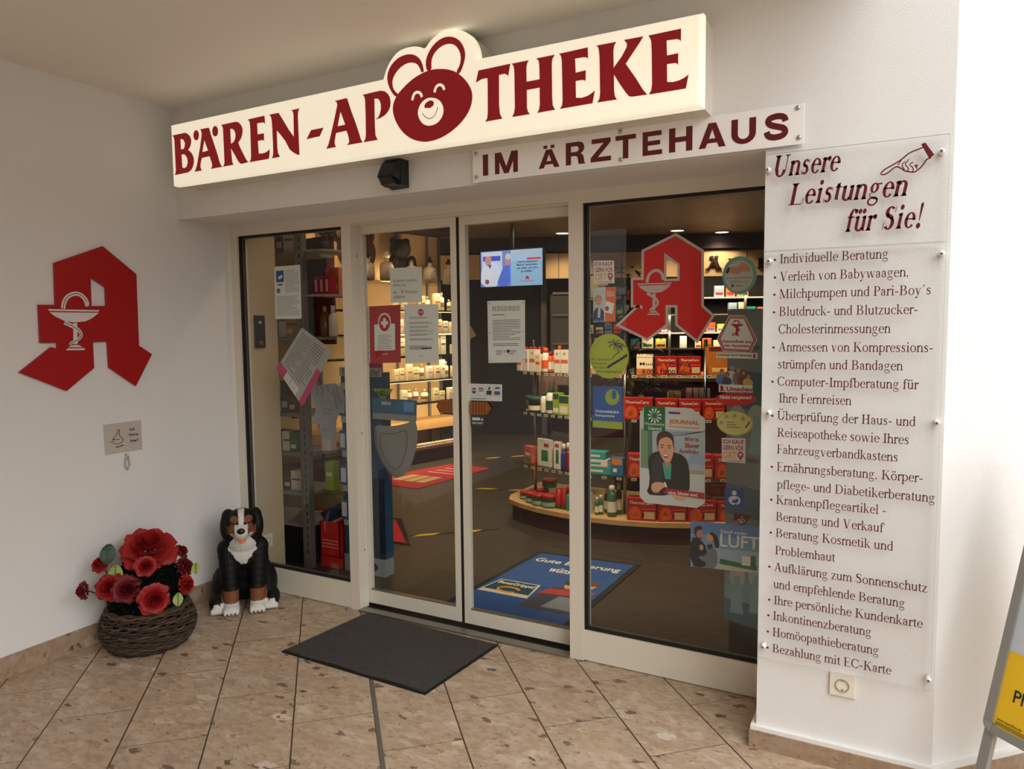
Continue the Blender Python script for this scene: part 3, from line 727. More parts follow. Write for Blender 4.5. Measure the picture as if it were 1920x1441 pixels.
# motion sensor above the door
t = thing('motion_sensor', 'black hooded motion sensor under the lightbox sign above the sliding door', 'sensor', (1.47, 0, 2.2))
blk = M((20, 20, 20), 0.45, name='black_plastic')
P0, P1 = at_y(688+20, 325, -0.0).x, at_y(767, 325, 0).x
xs = (1.345, 1.515)
def hexa(mb, bx0, bx1, bz0, bz1, fx0, fx1, fz0, fz1, y0, y1, m):
    mb.add([(bx0,y0,bz0),(bx1,y0,bz0),(bx1,y0,bz1),(bx0,y0,bz1),(fx0,y1,fz0),(fx1,y1,fz0),(fx1,y1,fz1),(fx0,y1,fz1)],
           [(0,1,2,3),(7,6,5,4),(0,4,5,1),(1,5,6,2),(2,6,7,3),(3,7,4,0)], m)
SENS = mb = MB()
bq = [at_y(*q, 0) for q in ((722, 303), (766, 299), (766, 352), (734, 357))]
def sq8(bk, yb, fr, yf, m):
    vs = [at_y(*p, yb) for p in bk] + [at_y(*p, yf) for p in fr]
    mb.add(vs, [(0,3,2,1),(4,5,6,7),(0,1,5,4),(1,2,6,5),(2,3,7,6),(3,0,4,7)], m)
sq8([(734,303),(766,300),(767,352),(735,357)], 0.0, [(722,301),(752,296),(752,345),(722,348)], -.055, blk)
sq8([(722,301),(752,296),(750,338),(716,344)], -.055, [(715,309),(741,306),(735,328),(707,331)], -.095, blk)
mb.build('housing', t)
mb = MB(); sq8([(717,342),(747,338),(749,347),(724,352)], -.05, [(709,333),(734,330),(738,343),(715,347)], -.088, M((34, 34, 36), 0.2)); mb.build('lens_window', t)

# "IM ÄRZTEHAUS" plate
ywh = M((250, 248, 246), 0.3, var=0.01, name='white_acrylic')
dred = M((98, 10, 24), 0.4, var=0.02, name='dark_red_vinyl')
t = thing('house_sign', 'white acrylic plate reading IM ÄRZTEHAUS in dark red capitals under the lightbox', 'sign', (2.55, 0, 2.16))
mb = MB(); mb.bbox((1.897, -0.016, 2.158), (3.203, -0.010, 2.292), ywh, 0.001); mb.build('plate', t)
f_im = lambda u, v, h: V3((u, -0.016 - h, v))
for ch, a, b, pa, pb in (('I', 905.5, 915.4, 306, 306), ('M', 928, 971, 304, 300), ('Ä', 1010, 1049, 296, 292), ('R', 1061, 1097.6, 290, 286), ('Z', 1107.5, 1145.8, 283, 279), ('T', 1154, 1192.4, 276, 272), ('E', 1205, 1241.6, 268, 264), ('H', 1254.6, 1298.4, 260, 256), ('A', 1310.4, 1361, 253, 249), ('U', 1371.3, 1417.6, 246, 242), ('S', 1432, 1479.6, 238, 236)):
    x0, x1 = at_y(a, pa, -0.016).x, at_y(b, pb, -0.016).x
    mb = MB(); z0, z1 = 2.182, 2.268
    put_grot(mb, ch, x0, x1, z0, z1, f_im, 0.0006, dred)
    mb.build('letter', t)
mb_s = []
for px, py in ((892.5, 288), (893.5, 332), (1163, 247), (1164, 299), (1496, 202), (1498, 257.5)):
    q = at_y(px, py, -0.016); mb = MB()
    mb.lathe([(0.008, 0), (0.008, 0.003), (0.005, 0.0055), (0.0, 0.006)], chrome, 12, X=Matrix.Translation((q.x, -0.016, q.z)) @ Matrix.Rotation(PI/2, 4, 'X')); mb.build('screw', t)

# services board: two clear sheets on stand-offs
clear = glassy('clear_acrylic', (0.992, 0.992, 0.99), base=0.03, grow=0.6)
edge = M((205, 208, 202), 0.25, name='acrylic_edge')
YA = -0.026
f_a = lambda u, v, h: V3((u, YA - h, v))
def sheet(name, label, x0, x1, z0, z1, pins):
    t = thing(name, label, 'sign', ((x0+x1)/2, 0, z0))
    mb = MB(); mb.box((x0, YA, z0), (x1, YA + .004, z1), clear); mb.build('acrylic_sheet', t)
    mb = MB(); ring(mb, x0, x1, z0, z1, 0.0012, YA, YA + .004, edge); mb.build('edge', t)
    for px, py in pins:
        q = at_y(px, py, YA); mb = MB()
        mb.lathe([(0.009, 0.0), (0.009, 0.024), (0.006, 0.03), (0.006, 0.033), (0.0, 0.034)], ywh, 14, X=Matrix.Translation((q.x, 0, q.z)) @ Matrix.Rotation(PI/2, 4, 'X'))
        so_ = mb.build('standoff', t)
        mb = MB(); mb.lathe([(0.004, 0), (0.004, 0.002)], M((120, 120, 118), 0.35, metal=0.8), 8, X=Matrix.Translation((q.x, -0.0335, q.z)) @ Matrix.Rotation(PI/2, 4, 'X')); mb.build('screw', so_)
    return t
xl = at_y(1433, 700, YA).x; xr = 3.628
zt = at_y(1433, 290, YA).z; zm = at_y(1600, 462, YA).z; zb = at_y(1422, 1232, YA).z
xl -= 0.006
t = sheet('heading_board', 'clear acrylic board headed Unsere Leistungen für Sie with a pointing hand', xl, xr, zm, zt, ((1440, 318), (1766, 283)))
for s_, p0, p1, cap_ in (('Unsere', (1447, 330.7), (1587.4, 320.8), .076), ('Leistungen', (1477.3, 383.8), (1715.5, 366.8), .076), ('für Sie!', (1583, 436), (1746, 423.5), .076)):
    a, b = at_y(*p0, YA), at_y(*p1, YA); mb = MB()
    put_serif(mb, s_, a.x, b.x - .022, (a.z + b.z)/2, .108, f_a, 0.0005, dred, 128, 42, 0.26); mb.build('text_line', t)
hand_o = [(1651, 326), (1657, 318), (1680, 306), (1694, 296), (1705, 286), (1730, 277), (1737, 272), (1748, 296), (1738, 297), (1731, 309), (1722, 318), (1714, 323), (1706, 322), (1697, 321), (1689, 315), (1680, 311), (1664, 325), (1655, 328)]
mb = MB()
H2 = lambda l: [(at_y(x, y, YA).x, at_y(x, y, YA).z) for x, y in l]
hl = H2(hand_o); mb.prism([stroke(smooth_line(hl + [hl[0]], 2), .0042)], f_a, 0, .0005, dred)
for l in ([(1690, 300), (1683, 310)], [(1712, 304), (1704, 308), (1713, 315), (1711, 322)], [(1704, 299), (1696, 308), (1704, 315), (1701, 322)], [(1722, 310), (1714, 309), (1720, 316)], [(1697, 303), (1690, 309), (1696, 318)]):
    mb.prism([stroke(smooth_line(H2(l), 1), .0032)], f_a, 0, .0005, dred)
mb.prism([H2([(1727, 270), (1735, 267), (1752, 290), (1742, 297)])], f_a, 0, .0006, dred)
mb.build('pointing_hand', t)
LINES = [('Individuelle Beratung',1461.8,492.4,1666,485.5,1),('Verleih von Babywaagen,',1461.8,524,1705,521,1),("Milchpumpen und Pari-Boy's",1460.7,557,1746,554,1),('Blutdruck- und Blutzucker-',1460,590,1721.5,590.5,1),('Cholesterinmessungen',1459,623,1670,626,0),('Anmessen von Kompressions-',1459,657,1750,661.5,1),('strümpfen und Bandagen',1458,689.5,1693,695,0),('Computer-Impfberatung für',1457,721,1722,731,1),('Ihre Fernreisen',1460,753.5,1596.5,759.6,0),('Überprüfung der Haus- und',1456.8,786.4,1717,799,1),('Reiseapotheke sowie Ihres',1456.8,817.7,1704.6,833,0),('Fahrzeugverbandkastens',1455.8,849,1684,865.6,0),('Ernährungsberatung, Körper-',1455.8,882,1731,904.6,1),('pflege- und Diabetikerberatung',1456.8,915,1753.5,941.6,0),('Krankenpflegeartikel -',1454.7,944.7,1662,964,1),('Beratung und Verkauf',1454,976,1657,997,0),('Beratung Kosmetik und',1453.7,1006,1675,1032,1),('Problemhaut',1452.7,1038.3,1565.8,1052.7,0),('Aufklärung zum Sonnenschutz',1451,1068,1739,1112.3,1),('und empfehlende Beratung',1450,1099.5,1697,1141,0),('Ihre persönliche Kundenkarte',1450.6,1129.8,1730,1179,1),('Inkontinenzberatung',1449,1159,1634,1194.6,1),('Homöopathieberatung',1448,1189.5,1648,1229.6,1),('Bezahlung mit EC-Karte',1447.5,1220.8,1671,1265.6,1)]
t = sheet('services_board', 'tall clear acrylic board listing pharmacy services in dark red serif lines on the pillar', xl, xr, zb, zm - .002, ((1442, 489), (1766, 475), (1441, 774), (1757, 792), (1431, 1211), (1741, 1274)))
txt = M((92, 22, 34), 0.5, var=0.02, name='list_vinyl')
for s_, x0, y0, x1, y1, bul in LINES:
    a, b = at_y(x0, y0, YA), at_y(x1, y1, YA); mb = MB()
    zz = (a.z + b.z) / 2
    put_serif(mb, s_, a.x, b.x, zz, .0475, f_a, 0.0005, txt, 92, 40)
    if bul: put_poly(mb, ellipse(a.x - .0155, zz + .013, .0042, .0042, 12), f_a, .0005, txt)
    mb.build('text_line', t)

# ---- pharmacy emblem on the left wall
AP = {"A":[[-444,1970],[-271,1843],[-276,1475],[-204,1428],[-304,1267],[-443,1368],[-444,1500],[-520,1498],[-521,1372],[-660,1270],[-866,1370],[-719,1480],[-691,1471],[-691,1499],[-767,1500],[-765,1675],[-688,1676],[-683,1871]],"hole":[[-514,1813],[-440,1767],[-440,1677],[-517,1674]],"rim":[[-727,1656],[-479,1655],[-486,1647],[-720,1648]],"bowl":[[-719,1642],[-483,1642],[-518,1615],[-552,1600],[-604,1594],[-654,1602],[-696,1623]],"snakearch":[[-656,1660],[-651,1687],[-635,1715],[-603,1732],[-571,1730],[-549,1711],[-540,1692]],"snakehead":[[-559,1708],[-533,1699],[-528,1689],[-533,1671],[-541,1680],[-538,1670],[-548,1671],[-552,1689]],"stem":[[-612,1591],[-593,1591],[-596,1491],[-617,1492]],"snakebody":[[-654,1595],[-618,1577],[-584,1557],[-574,1531],[-593,1511],[-625,1500],[-635,1488]],"base":[[-654,1463],[-562,1461],[-564,1470],[-646,1471]],"base2":[[-644,1477],[-573,1475],[-591,1486],[-620,1487]]}
ared = M((168, 10, 14), 0.4, var=0.02, name='emblem_red')
f_w = lambda u, v, h: V3((h, u, v))
t = thing('pharmacy_emblem', 'big red gothic letter A emblem with white chalice and snake on the left wall', 'sign', (0, -0.52, 1.26))
A_out, A_hole = tr_(AP['A']), tr_(AP['hole'])
mb = MB(); mb.prism([A_out, A_hole], f_w, 0.002, 0.016, ared); mb.build('letter_body', t)
def chalice(fm, h, m, parent, T):
    mb = MB()
    for k in ('rim', 'bowl', 'stem', 'base', 'base2'): mb.prism([[T(p) for p in tr_(AP[k])]], fm, h, h + .0008, m)
    mb.build('chalice', parent)
    mb = MB(); sc_ = abs(T((1, 0))[0] - T((0, 0))[0])
    ln = smooth_line([T(p) for p in tr_(AP['snakearch'])]); mb.prism([stroke(ln, .020*sc_)], fm, h, h + .0008, m)
    mb.prism([[T(p) for p in tr_(AP['snakehead'])]], fm, h, h + .0009, m)
    mb.prism([stroke(smooth_line([T(p) for p in tr_(AP['snakebody'])]), (.020*sc_, .010*sc_))], fm, h + .0008, h + .0014, m)
    mb.build('snake', parent)
chalice(f_w, 0.016, M((225, 220, 218), 0.45, name='white_vinyl'), t, lambda p: p)
mb = MB()
gsn = M((60, 20, 30), 0.5)
mb.prism([stroke(smooth_line(tr_(AP['snakearch'])), .003)], f_w, .0168, .0172, gsn); mb.build('snake_stripe', t)
mb = MB(); mb.prism([stroke(smooth_line(tr_(AP['snakebody'])), .003)], f_w, .0174, .0178, gsn)
mb.build('snake_stripe', t)

# ---- small dog-parking card and hook on the left wall
t = thing('notice_card', 'small clear card with a dog drawing on the left wall above a hook', 'sign', tuple(at_x(230, 850, 0)))
q = [at_x(*p, .001) for p in ((193, 796), (264, 787), (267, 842), (197, 853))]
def quad_map(q, nrm):
    return lambda u, v, h: (q[3]*(1-u) + q[2]*u)*(1-v) + (q[0]*(1-u) + q[1]*u)*v + nrm*h
fc = quad_map(q, V3((1, 0, 0)))
mb = MB(); mb.prism([[(0,0),(1,0),(1,1),(0,1)]], fc, 0, .0008, M((196, 188, 178), 0.35)); mb.build('card', t)
ink = M((40, 32, 44), 0.6, name='dark_ink')
mb = MB()
dogl = smooth_line([(.15,.42),(.22,.38),(.25,.52),(.33,.62),(.38,.8),(.42,.74),(.38,.6),(.46,.5),(.5,.4),(.44,.33),(.3,.3),(.22,.36)], 2)
mb.prism([stroke(dogl, .018)], fc, .0008, .0011, ink); mb.prism([stroke([(.28,.2),(.5,.24)], .03)], fc, .0008, .0011, ink)
mb.prism([stroke(smooth_line([(.2,.5),(.3,.45),(.42,.46)], 1), .02)], fc, .0008, .0011, ink); mb.build('dog_drawing', t)
for w_, a, b, c, d in (('Ich', .68, .82, .68, .78), ('Warte', .64, .9, .5, .6), ('hier!', .68, .9, .3, .4)):
    mb = MB(); put_sans(mb, w_, a, b, c, d, fc, .0011, ink, .03); mb.build('lettering', t)
t = thing('snap_hook', 'small steel snap hook hanging from an eye screw under the notice card', 'hook', tuple(at_x(237, 865, 0)))
c_ = at_x(237, 852, 0.012)
mb = MB(); mb.tube([V3((0, c_.y, c_.z)), V3((.012, c_.y, c_.z)), V3((.02, c_.y, c_.z - .006)), V3((.014, c_.y, c_.z - .014))], .003, chrome); mb.build('eye_screw', t)
mb = MB(); cc = at_x(239, 866, 0.012)
mb.tube([V3((.012, cc.y + .012*math.sin(a)*(1.0 if math.cos(a) < 0 else .72), cc.z + .036*math.cos(a))) for a in [2*PI*i/24 for i in range(24)]], .0028, chrome, closed=True); mb.build('hook', t)

# ---- wall sockets
def socket(name, label, q, X, sz):
    t = thing(name, label, 'socket', tuple(q))
    iv = M((236, 230, 214), 0.4, name='ivory_plastic'); wl_ = M((176, 168, 150), 0.5, name='socket_grey'); hole = M((30, 28, 24), 0.6)
    mb = MB(); mb.bbox((-sz, -.010, -sz), (sz, 0, sz), iv, .003, X); mb.build('cover_plate', t)
    mb = MB(); mb.lathe([(sz*.56, .010), (sz*.56, .0145), (sz*.48, .0145), (sz*.48, .0085), (0, .0085)], wl_, 24, X=X @ Matrix.Rotation(PI/2, 4, 'X'), cap=False); mb.build('socket_well', t)
    mb = MB()
    for sgn in (-1, 1): mb.lathe([(sz*.11, .0085), (sz*.11, .0094)], hole, 8, c=(sgn*sz*.2, 0, 0), X=X @ Matrix.Rotation(PI/2, 4, 'X'))
    for sgn in (-1, 1): mb.box((-.003, -.0125, sgn*sz*.45 - .004), (.003, -.0085, sgn*sz*.45 + .004), chrome, X)
    mb.build('contact_holes', t)
q = at_y(1580, 1282, 0)
socket('power_socket', 'ivory power socket low on the white pillar below the services board', q, Matrix.Translation(q), .041)

# ================================================================== STICKERS AND NOTICES ON THE PANES
paper = M((232, 236, 230), 0.7, var=0.02, name='white_paper')
greyink = M((120, 122, 122), 0.7, name='grey_ink')
blackink = M((34, 34, 38), 0.7, name='black_ink')
pred = M((178, 26, 34), 0.5, name='print_red')
porange = M((226, 104, 40), 0.5, name='print_orange')
pyellow = M((230, 170, 60), 0.5, name='print_amber')
pblue = M((38, 74, 150), 0.5, name='print_blue')
pgreen = M((40, 120, 66), 0.5, name='print_green')
skin = M((214, 158, 128), 0.6, name='printed_skin')
skin2 = M((190, 128, 100), 0.6, name='printed_skin_tan')
brownh = M((62, 42, 30), 0.6, name='printed_brown')
R01 = [(0, 0), (1, 0), (1, 1), (0, 1)]
class Pic:
    """a flat printed sheet on a pane: the sheet is the thing, printed areas are its parts; u to the right, v up, both 0..1"""
    def __init__(s, name, label, cat, q, Y, mat=None, shape=None, group=None, thick=.0006, nrm=V3((0, -1, 0))):
        s.q = [at_y(px, py, Y) for px, py in q] if not isinstance(q[0], V3) else q
        s.n = nrm; s.f = quad_map(s.q, nrm); s.th = thick; s.parts = {}; s.k = {}
        s.root = thing(name, label, cat, tuple(s.q[3]), 0, group)
        if mat:
            mb = MB(); mb.prism([shape or R01], s.f, 0, thick, mat); mb.build('sheet', s.root)
        s.asp = ((s.q[1]-s.q[0]).length + (s.q[2]-s.q[3]).length) / max(1e-6, (s.q[0]-s.q[3]).length + (s.q[1]-s.q[2]).length)
        s.lv = 0
    def _mb(s, part):
        if part not in s.parts: s.parts[part] = MB()
        s.lv += 1
        return s.parts[part], s.th + .00008 * s.lv
    def poly(s, part, m, pts, hole=None):
        mb, h = s._mb(part); mb.prism([pts] + ([hole] if hole else []), s.f, None, h, m)
    def rect(s, part, m, u0, v0, u1, v1): s.poly(part, m, [(u0, v0), (u1, v0), (u1, v1), (u0, v1)])
    def ell(s, part, m, u, v, ru, rv=None, **k): s.poly(part, m, ellipse(u, v, ru, rv if rv else ru * s.asp, **k))
    def line(s, part, m, pts, w, k=2): s.poly(part, m, stroke(smooth_line(pts, k), w))
    def text(s, part, m, t, u0, v0, u1, v1, bold=.015, keep=None):
        mb, h = s._mb(part); put_sans(mb, t, u0, u1, v0, v1, s.f, h, m, bold, keep)
    def ser(s, part, m, t, u0, u1, v, size, w=84, hh=36, sh=0.0):
        mb, h = s._mb(part); put_serif(mb, t, u0, u1, v, size, s.f, h, m, w, hh, sh)
    def lines(s, part, m, u0, v0, u1, v1, n, fill=.45, seed=1):
        rn = random.Random(seed); d = (v1 - v0) / n
        mb, h = s._mb(part)
        for i in range(n):
            y = v1 - d * (i + .5); e = u1 - (u1-u0) * (rn.random() * .5 if rn.random() < .4 else 0)
            mb.prism([[(u0, y - d*fill/2), (e, y - d*fill/2), (e, y + d*fill/2), (u0, y + d*fill/2)]], s.f, None, h, m)
    def done(s):
        for k, mb in s.parts.items(): mb.build(k.rstrip('0123456789'), s.root)
        return s.root
def crop(o, sc, *pts): return [(o[0] + x/sc, o[1] + y/sc) for x, y in pts]
YI, YLI = YG + .0085, YL + .0085

# --- left pane
p = Pic('info_sheet', 'white info sheet with blue picture box and grey text in the narrow left pane', 'notice', crop((430,400),5.148,(432,515),(683,495),(697,1015),(447,1020)), YI, paper)
p.rect('picture', pblue, .07, .70, .37, .92); p.poly('picture', paper, [(.15,.80),(.3,.84),(.32,.79),(.17,.75)])
p.lines('text_block', greyink, .42, .50, .93, .93, 16, .3, 3); p.lines('text_block', greyink, .07, .06, .93, .44, 13, .3, 4); p.rect('text_block', blackink, .12, .64, .32, .665); p.rect('text_block', greyink, .08, .5, .22, .58); p.done()
mag = M((196, 44, 110), 0.5, name='print_magenta')
p = Pic('open_leaflet', 'open grey and magenta printed leaflet hanging tilted in the narrow left pane', 'leaflet', [(566,613.7),(624,657),(567,762),(519,690)], YI, M((176, 176, 170), .6))
p.poly('print_strip', mag, [(.86,0),(1,0),(1,.62),(.86,.62)]); p.poly('print_strip', mag, [(0,0),(.26,0),(.26,.16),(0,.16)]); p.rect('print_strip', M((220,214,204),.6), .26, 0, .72, .14)
p.lines('text_block', greyink, .08, .2, .42, .94, 16, .35, 5); p.lines('text_block', greyink, .48, .2, .82, .94, 16, .35, 6); p.line('fold', greyink, [(.45, .02), (.45, .98)], .012); p.done()
pc = crop((430,660),3.0,(458,178),(490,186),(540,180),(595,175),(640,200),(652,260),(650,330),(618,345),(602,380),(600,470),(560,492),(540,478),(520,470),(508,430),(515,405),(495,402),(480,404),(470,388),(480,350),(490,310),(478,280),(466,250),(462,210))
pts = [at_y(x, y, .50) for x, y in pc]; t = thing('head_cutout', 'grey cardboard cutout of a marble head in profile hanging behind the left pane', 'cutout', tuple(min(pts, key=lambda v: v.z)))
mb = MB(); fcut = lambda u, v, h: V3((u, .50 - h, v)); mar = M((150, 152, 156), .7, var=.15, scale=14, name='printed_marble')
mb.prism([[(v.x, v.z) for v in pts]], fcut, 0, .004, mar); mb.build('card', t)
H3 = lambda l: [(at_y(430 + x/3, 660 + y/3, .50).x, at_y(430 + x/3, 660 + y/3, .50).z) for x, y in l]
mk = M((116, 118, 124), .7); mb = MB()
mb.prism([stroke(H3([(525,330),(545,318),(575,325)]), .006)], fcut, .004, .0044, mk); mb.prism([stroke(H3([(528,345),(550,338),(570,345)]), .004)], fcut, .004, .0044, mk); mb.build('eye_drawing', t); mb = MB(); mb.prism([stroke(H3([(520,432),(540,436),(552,430)]), .005)], fcut, .004, .0044, mk); mb.build('mouth_drawing', t)
mb = MB()
for l in ([(480,190),(500,215),(495,245)], [(510,188),(535,220),(520,240)], [(550,185),(570,230),(610,250)], [(600,190),(615,240),(635,300)], [(585,200),(600,270),(610,320)]): mb.prism([stroke(smooth_line(H3(l), 1), .007)], fcut, .004, .0044, mk)
mb.build('hair_drawing', t)

# --- sliding leaf beside it
o_ = ((660,400), 4.804)
p = Pic('visitor_limit_notice', 'white square notice limiting the shop to max 5 Personen, highest on the first sliding leaf', 'notice', crop(*o_,(343,492),(628,482),(632,798),(348,805)), YLI, paper)
for tx, u1, v in (('In unserer Apotheke', .86, .60), ('dürfen sich', .50, .47)): p.ser('lettering', blackink, tx, .10, u1, v, .125)
p.ser('lettering', blackink, 'max.', .10, .28, .27, .12); p.text('lettering', porange, '5', .345, .27, .42, .37, .03); p.ser('lettering', blackink, 'Personen', .48, .86, .27, .12); p.ser('lettering', blackink, 'aufhalten.', .10, .50, .13, .12); p.done()
cross = lambda cx, cy, a, b, t_: [(cx-t_,cy-b),(cx+t_,cy-b),(cx+t_,cy-t_*b/a),(cx+a,cy-t_*b/a),(cx+a,cy+t_*b/a),(cx+t_,cy+t_*b/a),(cx+t_,cy+b),(cx-t_,cy+b),(cx-t_,cy+t_*b/a),(cx-a,cy+t_*b/a),(cx-a,cy-t_*b/a),(cx-t_,cy-t_*b/a)]
p = Pic('red_cross_notice', 'red notice with a white cross in a round badge on the first sliding leaf', 'notice', crop(*o_,(135,838),(436,822),(440,1342),(143,1350)), YLI, M((172, 28, 38), .5))
p.rect('punched_edge', M((190,190,186),.6), 0, 0, .075, 1)
for i in range(9): p.ell('punched_edge', blackink, .037, .08 + i*.1, .012)
p.poly('text_panel', paper, [(.22,.22),(.84,.22),(.84,.68),(.72,.68),(.72,.74),(.70,.80),(.62,.86),(.53,.875),(.44,.86),(.36,.80),(.34,.74),(.34,.68),(.22,.68)])
p.ell('badge', pred, .53, .70, .165, .145); p.poly('badge', paper, cross(.53, .70, .105, .082, .038)); p.lines('text_block', greyink, .32, .24, .74, .50, 9, .28, 7); p.text('lettering', paper, 'apotheken', .46, .14, .62, .17); p.done()
p = Pic('stop_notice', 'white sheet of printed rules under a round red STOP sign, on the first sliding leaf', 'notice', crop(*o_,(470,822),(778,815),(782,1340),(482,1347)), YLI, paper)
p.ell('stop_sign', pred, .49, .865, .082, .058); p.text('stop_sign', paper, 'STOP', .435, .845, .545, .885, .02)
rr = random.Random(4)
for v in (.78,.76,.69,.67,.62,.60,.555,.535,.49,.47,.41,.39,.285,.265,.25,.23): p.rect('text_block', pred if rr.random() < .15 else greyink, .14, v, .14 + .5 + rr.random()*.24, v + .008)
p.rect('text_block', blackink, .5, .235, .8, .255); p.lines('text_block', greyink, .42, .1, .58, .14, 2, .3); p.done()
def arrow_sticker(lab, q, left):
    p = Pic('push_arrow', lab, 'sticker', q, YLI - .018)
    s = (lambda l: l) if left else (lambda l: [(1-u, v) for u, v in l])
    p.poly('sheet', M((156, 84, 22), .5), s([(0,.5),(.2,0),(1,0),(1,1),(.2,1)]))
    for i in range(5): p.poly('bar', M((60, 40, 22), .5), s([(.3+i*.14,.1),(.34+i*.14,.1),(.34+i*.14,.9),(.3+i*.14,.9)]))
    p.line('bar', M((60, 40, 22), .5), s([(.06,.5),(.24,.9)]), .03, 0); p.line('bar', M((60, 40, 22), .5), s([(.06,.5),(.24,.1)]), .03, 0); p.done()
arrow_sticker('amber arrow sticker pointing away from the gap on the first sliding leaf', [(818,749),(849,750),(849,774),(818,773)], True)
arrow_sticker('amber arrow sticker below the bank card label on the second sliding leaf', [(882,753),(922,754),(922,777),(882,776)], False)

# --- second sliding leaf
p = Pic('important_notice', 'white printed sheet headed WICHTIGER HINWEIS on the second sliding leaf', 'notice', crop((860,370),4.368,(235,848),(543,840),(545,1350),(245,1355)), YLI, paper)
p.ser('lettering', M((96, 58, 62), .6), 'WICHTIGER HINWEIS!', .13, .88, .835, .118, 120, 44)
p.lines('text_block', greyink, .13, .76, .70, .79, 1, .5); p.lines('text_block', greyink, .13, .36, .88, .70, 13, .38, 2); p.lines('text_block', greyink, .13, .265, .82, .32, 2, .42, 5)
p.ser('logo_lettering', blackink, 'BÄREN-AP', .22, .50, .165, .06, 120, 44); p.ser('logo_lettering', blackink, 'THEKE', .60, .77, .165, .06, 120, 44); p.ell('logo_lettering', brownh, .55, .185, .045, .03); p.lines('logo_lettering', pred, .22, .13, .46, .155, 1, .5); p.lines('logo_lettering', pred, .58, .13, .78, .155, 1, .5)
for u, v in ((.05,.96),(.95,.96),(.05,.04),(.95,.04),(.05,.48),(.95,.5)): p.ell('tape_dot%d' % int(u*100 + v*1000), M((170,176,174),.3), u, v, .022)
p.done()
p = Pic('bank_card_label', 'small white label of four bank card logos on the second sliding leaf', 'sticker', crop((860,680),2.668,(53,103),(217,108),(217,192),(53,187)), YLI, paper)
for i in range(4): p.rect('logo_frame', M((186,190,192),.6), .05+i*.235, .26, .25+i*.235, .9); p.rect('logo_frame', paper, .065+i*.235, .29, .235+i*.235, .87)
p.ell('logo', pred, .15, .62, .07); p.rect('logo', paper, .08, .58, .22, .64); p.ell('logo', pblue, .15, .5, .06, .1)
p.rect('logo', pblue, .31, .55, .37, .78); p.rect('logo', pred, .38, .55, .44, .78); p.rect('logo', paper, .32, .62, .43, .67)
p.rect('logo', blackink, .54, .36, .69, .62); p.poly('logo', pblue, [(.58,.66),(.64,.66),(.66,.84),(.60,.84)])
p.poly('logo', pblue, [(.77,.72),(.92,.72),(.94,.84),(.82,.84)]); p.ell('logo', pred, .82, .48, .055); p.ell('logo', pblue, .89, .48, .055)
p.lines('text_block', greyink, .05, .06, .9, .18, 1, .4); p.done()
p = Pic('security_sticker', 'small black sticker reading GESICHERT on the second sliding leaf', 'sticker', [(883,778),(908,779),(908,799),(883,798)], YLI, M((22,22,24),.4))
p.rect('lettering', paper, .1, .55, .7, .8); p.poly('lettering', paper, [(.75,.55),(.95,.55),(.85,.8)]); p.text('lettering', paper, 'GESICHERT', .08, .2, .92, .38); p.done()
p = Pic('kraft_tag', 'tan paper pennant hanging behind the second sliding leaf near its stile', 'tag', crop((860,370),4.368,(62,1000),(80,1020),(145,1130),(72,1172)), YLI + .05, M((176, 142, 98), .7)); p.line('fold', M((150,118,78),.7), [(.3,.1),(.6,.9)], .05); p.done()

# --- right pane: pharmacy A
t = thing('window_emblem', 'large red letter A emblem with white outline and chalice stuck on the right pane', 'sticker', (2.6, YI, 1.49))
AG = [(2652,1929),(2761,1857),(2763,1629),(2806,1590),(2746,1491),(2663,1557),(2662,1638),(2610,1639),(2611,1557),(2529,1497),(2403,1557),(2488,1632),(2509,1624),(2505,1640),(2465,1642),(2465,1751),(2513,1750),(2513,1871)]
AG = [(x/1000, z/1000) for x, z in AG]; AGH = [(2.613,1.841),(2.660,1.806),(2.660,1.750),(2.613,1.750)]
fg_ = lambda u, v, h: V3((u, YI - h, v))
silver = M((200, 188, 178), .45, name='outline_film'); ared2 = M((214, 22, 22), .4, var=.02, name='window_red_film')
def offset_out(l, d): return inset(l, -d)
ccw = AG[::-1]
mb = MB(); mb.prism([offset_out(ccw, .011), [AGH[0], AGH[1], AGH[2], AGH[3]]], fg_, 0, .0004, silver); mb.build('outline', t)
hin = inset(AGH[::-1], -.010)
mb = MB(); mb.prism([ccw, hin], fg_, .0004, .0008, ared2); mb.build('letter_body', t)
# chalice: same drawing as on the wall, fitted into this letter
sxA = (2.637-2.483)/(.727-.479); szA = sxA*1.02
chalice(fg_, .0009, silver, t, lambda p: (2.483 + (p[0]+.727)*sxA, 1.735 + (p[1]-1.656)*szA*1.12))

def ort(lab, q):
    p = Pic('shop_local_sticker', lab, 'sticker', q, YI, M((224,222,220),.5))
    p.text('lettering', pred, 'ICH KAUF', .06, .76, .93, .94, .025); p.text('lettering', pred, 'GERN VOR', .06, .50, .93, .70, .025); p.text('lettering', pyellow, 'ORT', .06, .13, .62, .45, .03)
    p.poly('map_pin', pred, ellipse(.80, .33, .125, .14, 18, -.6, PI+.6)[0:] + [(.80, .10)]); p.ell('map_pin', M((224,222,220),.5), .80, .34, .058, .065); p.rect('lettering', pred, .2, .055, .9, .075); p.done()
ort('small white sticker ICH KAUF GERN VOR ORT above the woman flyer', crop((1080,350),4.117,(137,570),(293,568),(298,745),(140,748)))
ort('small white sticker ICH KAUF GERN VOR ORT under the yellow oval sticker', crop((1080,640),4.503,(1230,812),(1432,818),(1428,1028),(1232,1012)))
p = Pic('woman_flyer', 'small flyer of a smiling woman beside an orange panel on the right pane', 'flyer', crop((1080,350),4.117,(135,775),(308,772),(305,1040),(132,1042)), YI, M((196,204,204),.5))
p.rect('orange_panel', porange, .55, 0, 1, 1); p.lines('orange_panel', paper, .6, .72, .95, .9, 5, .3)
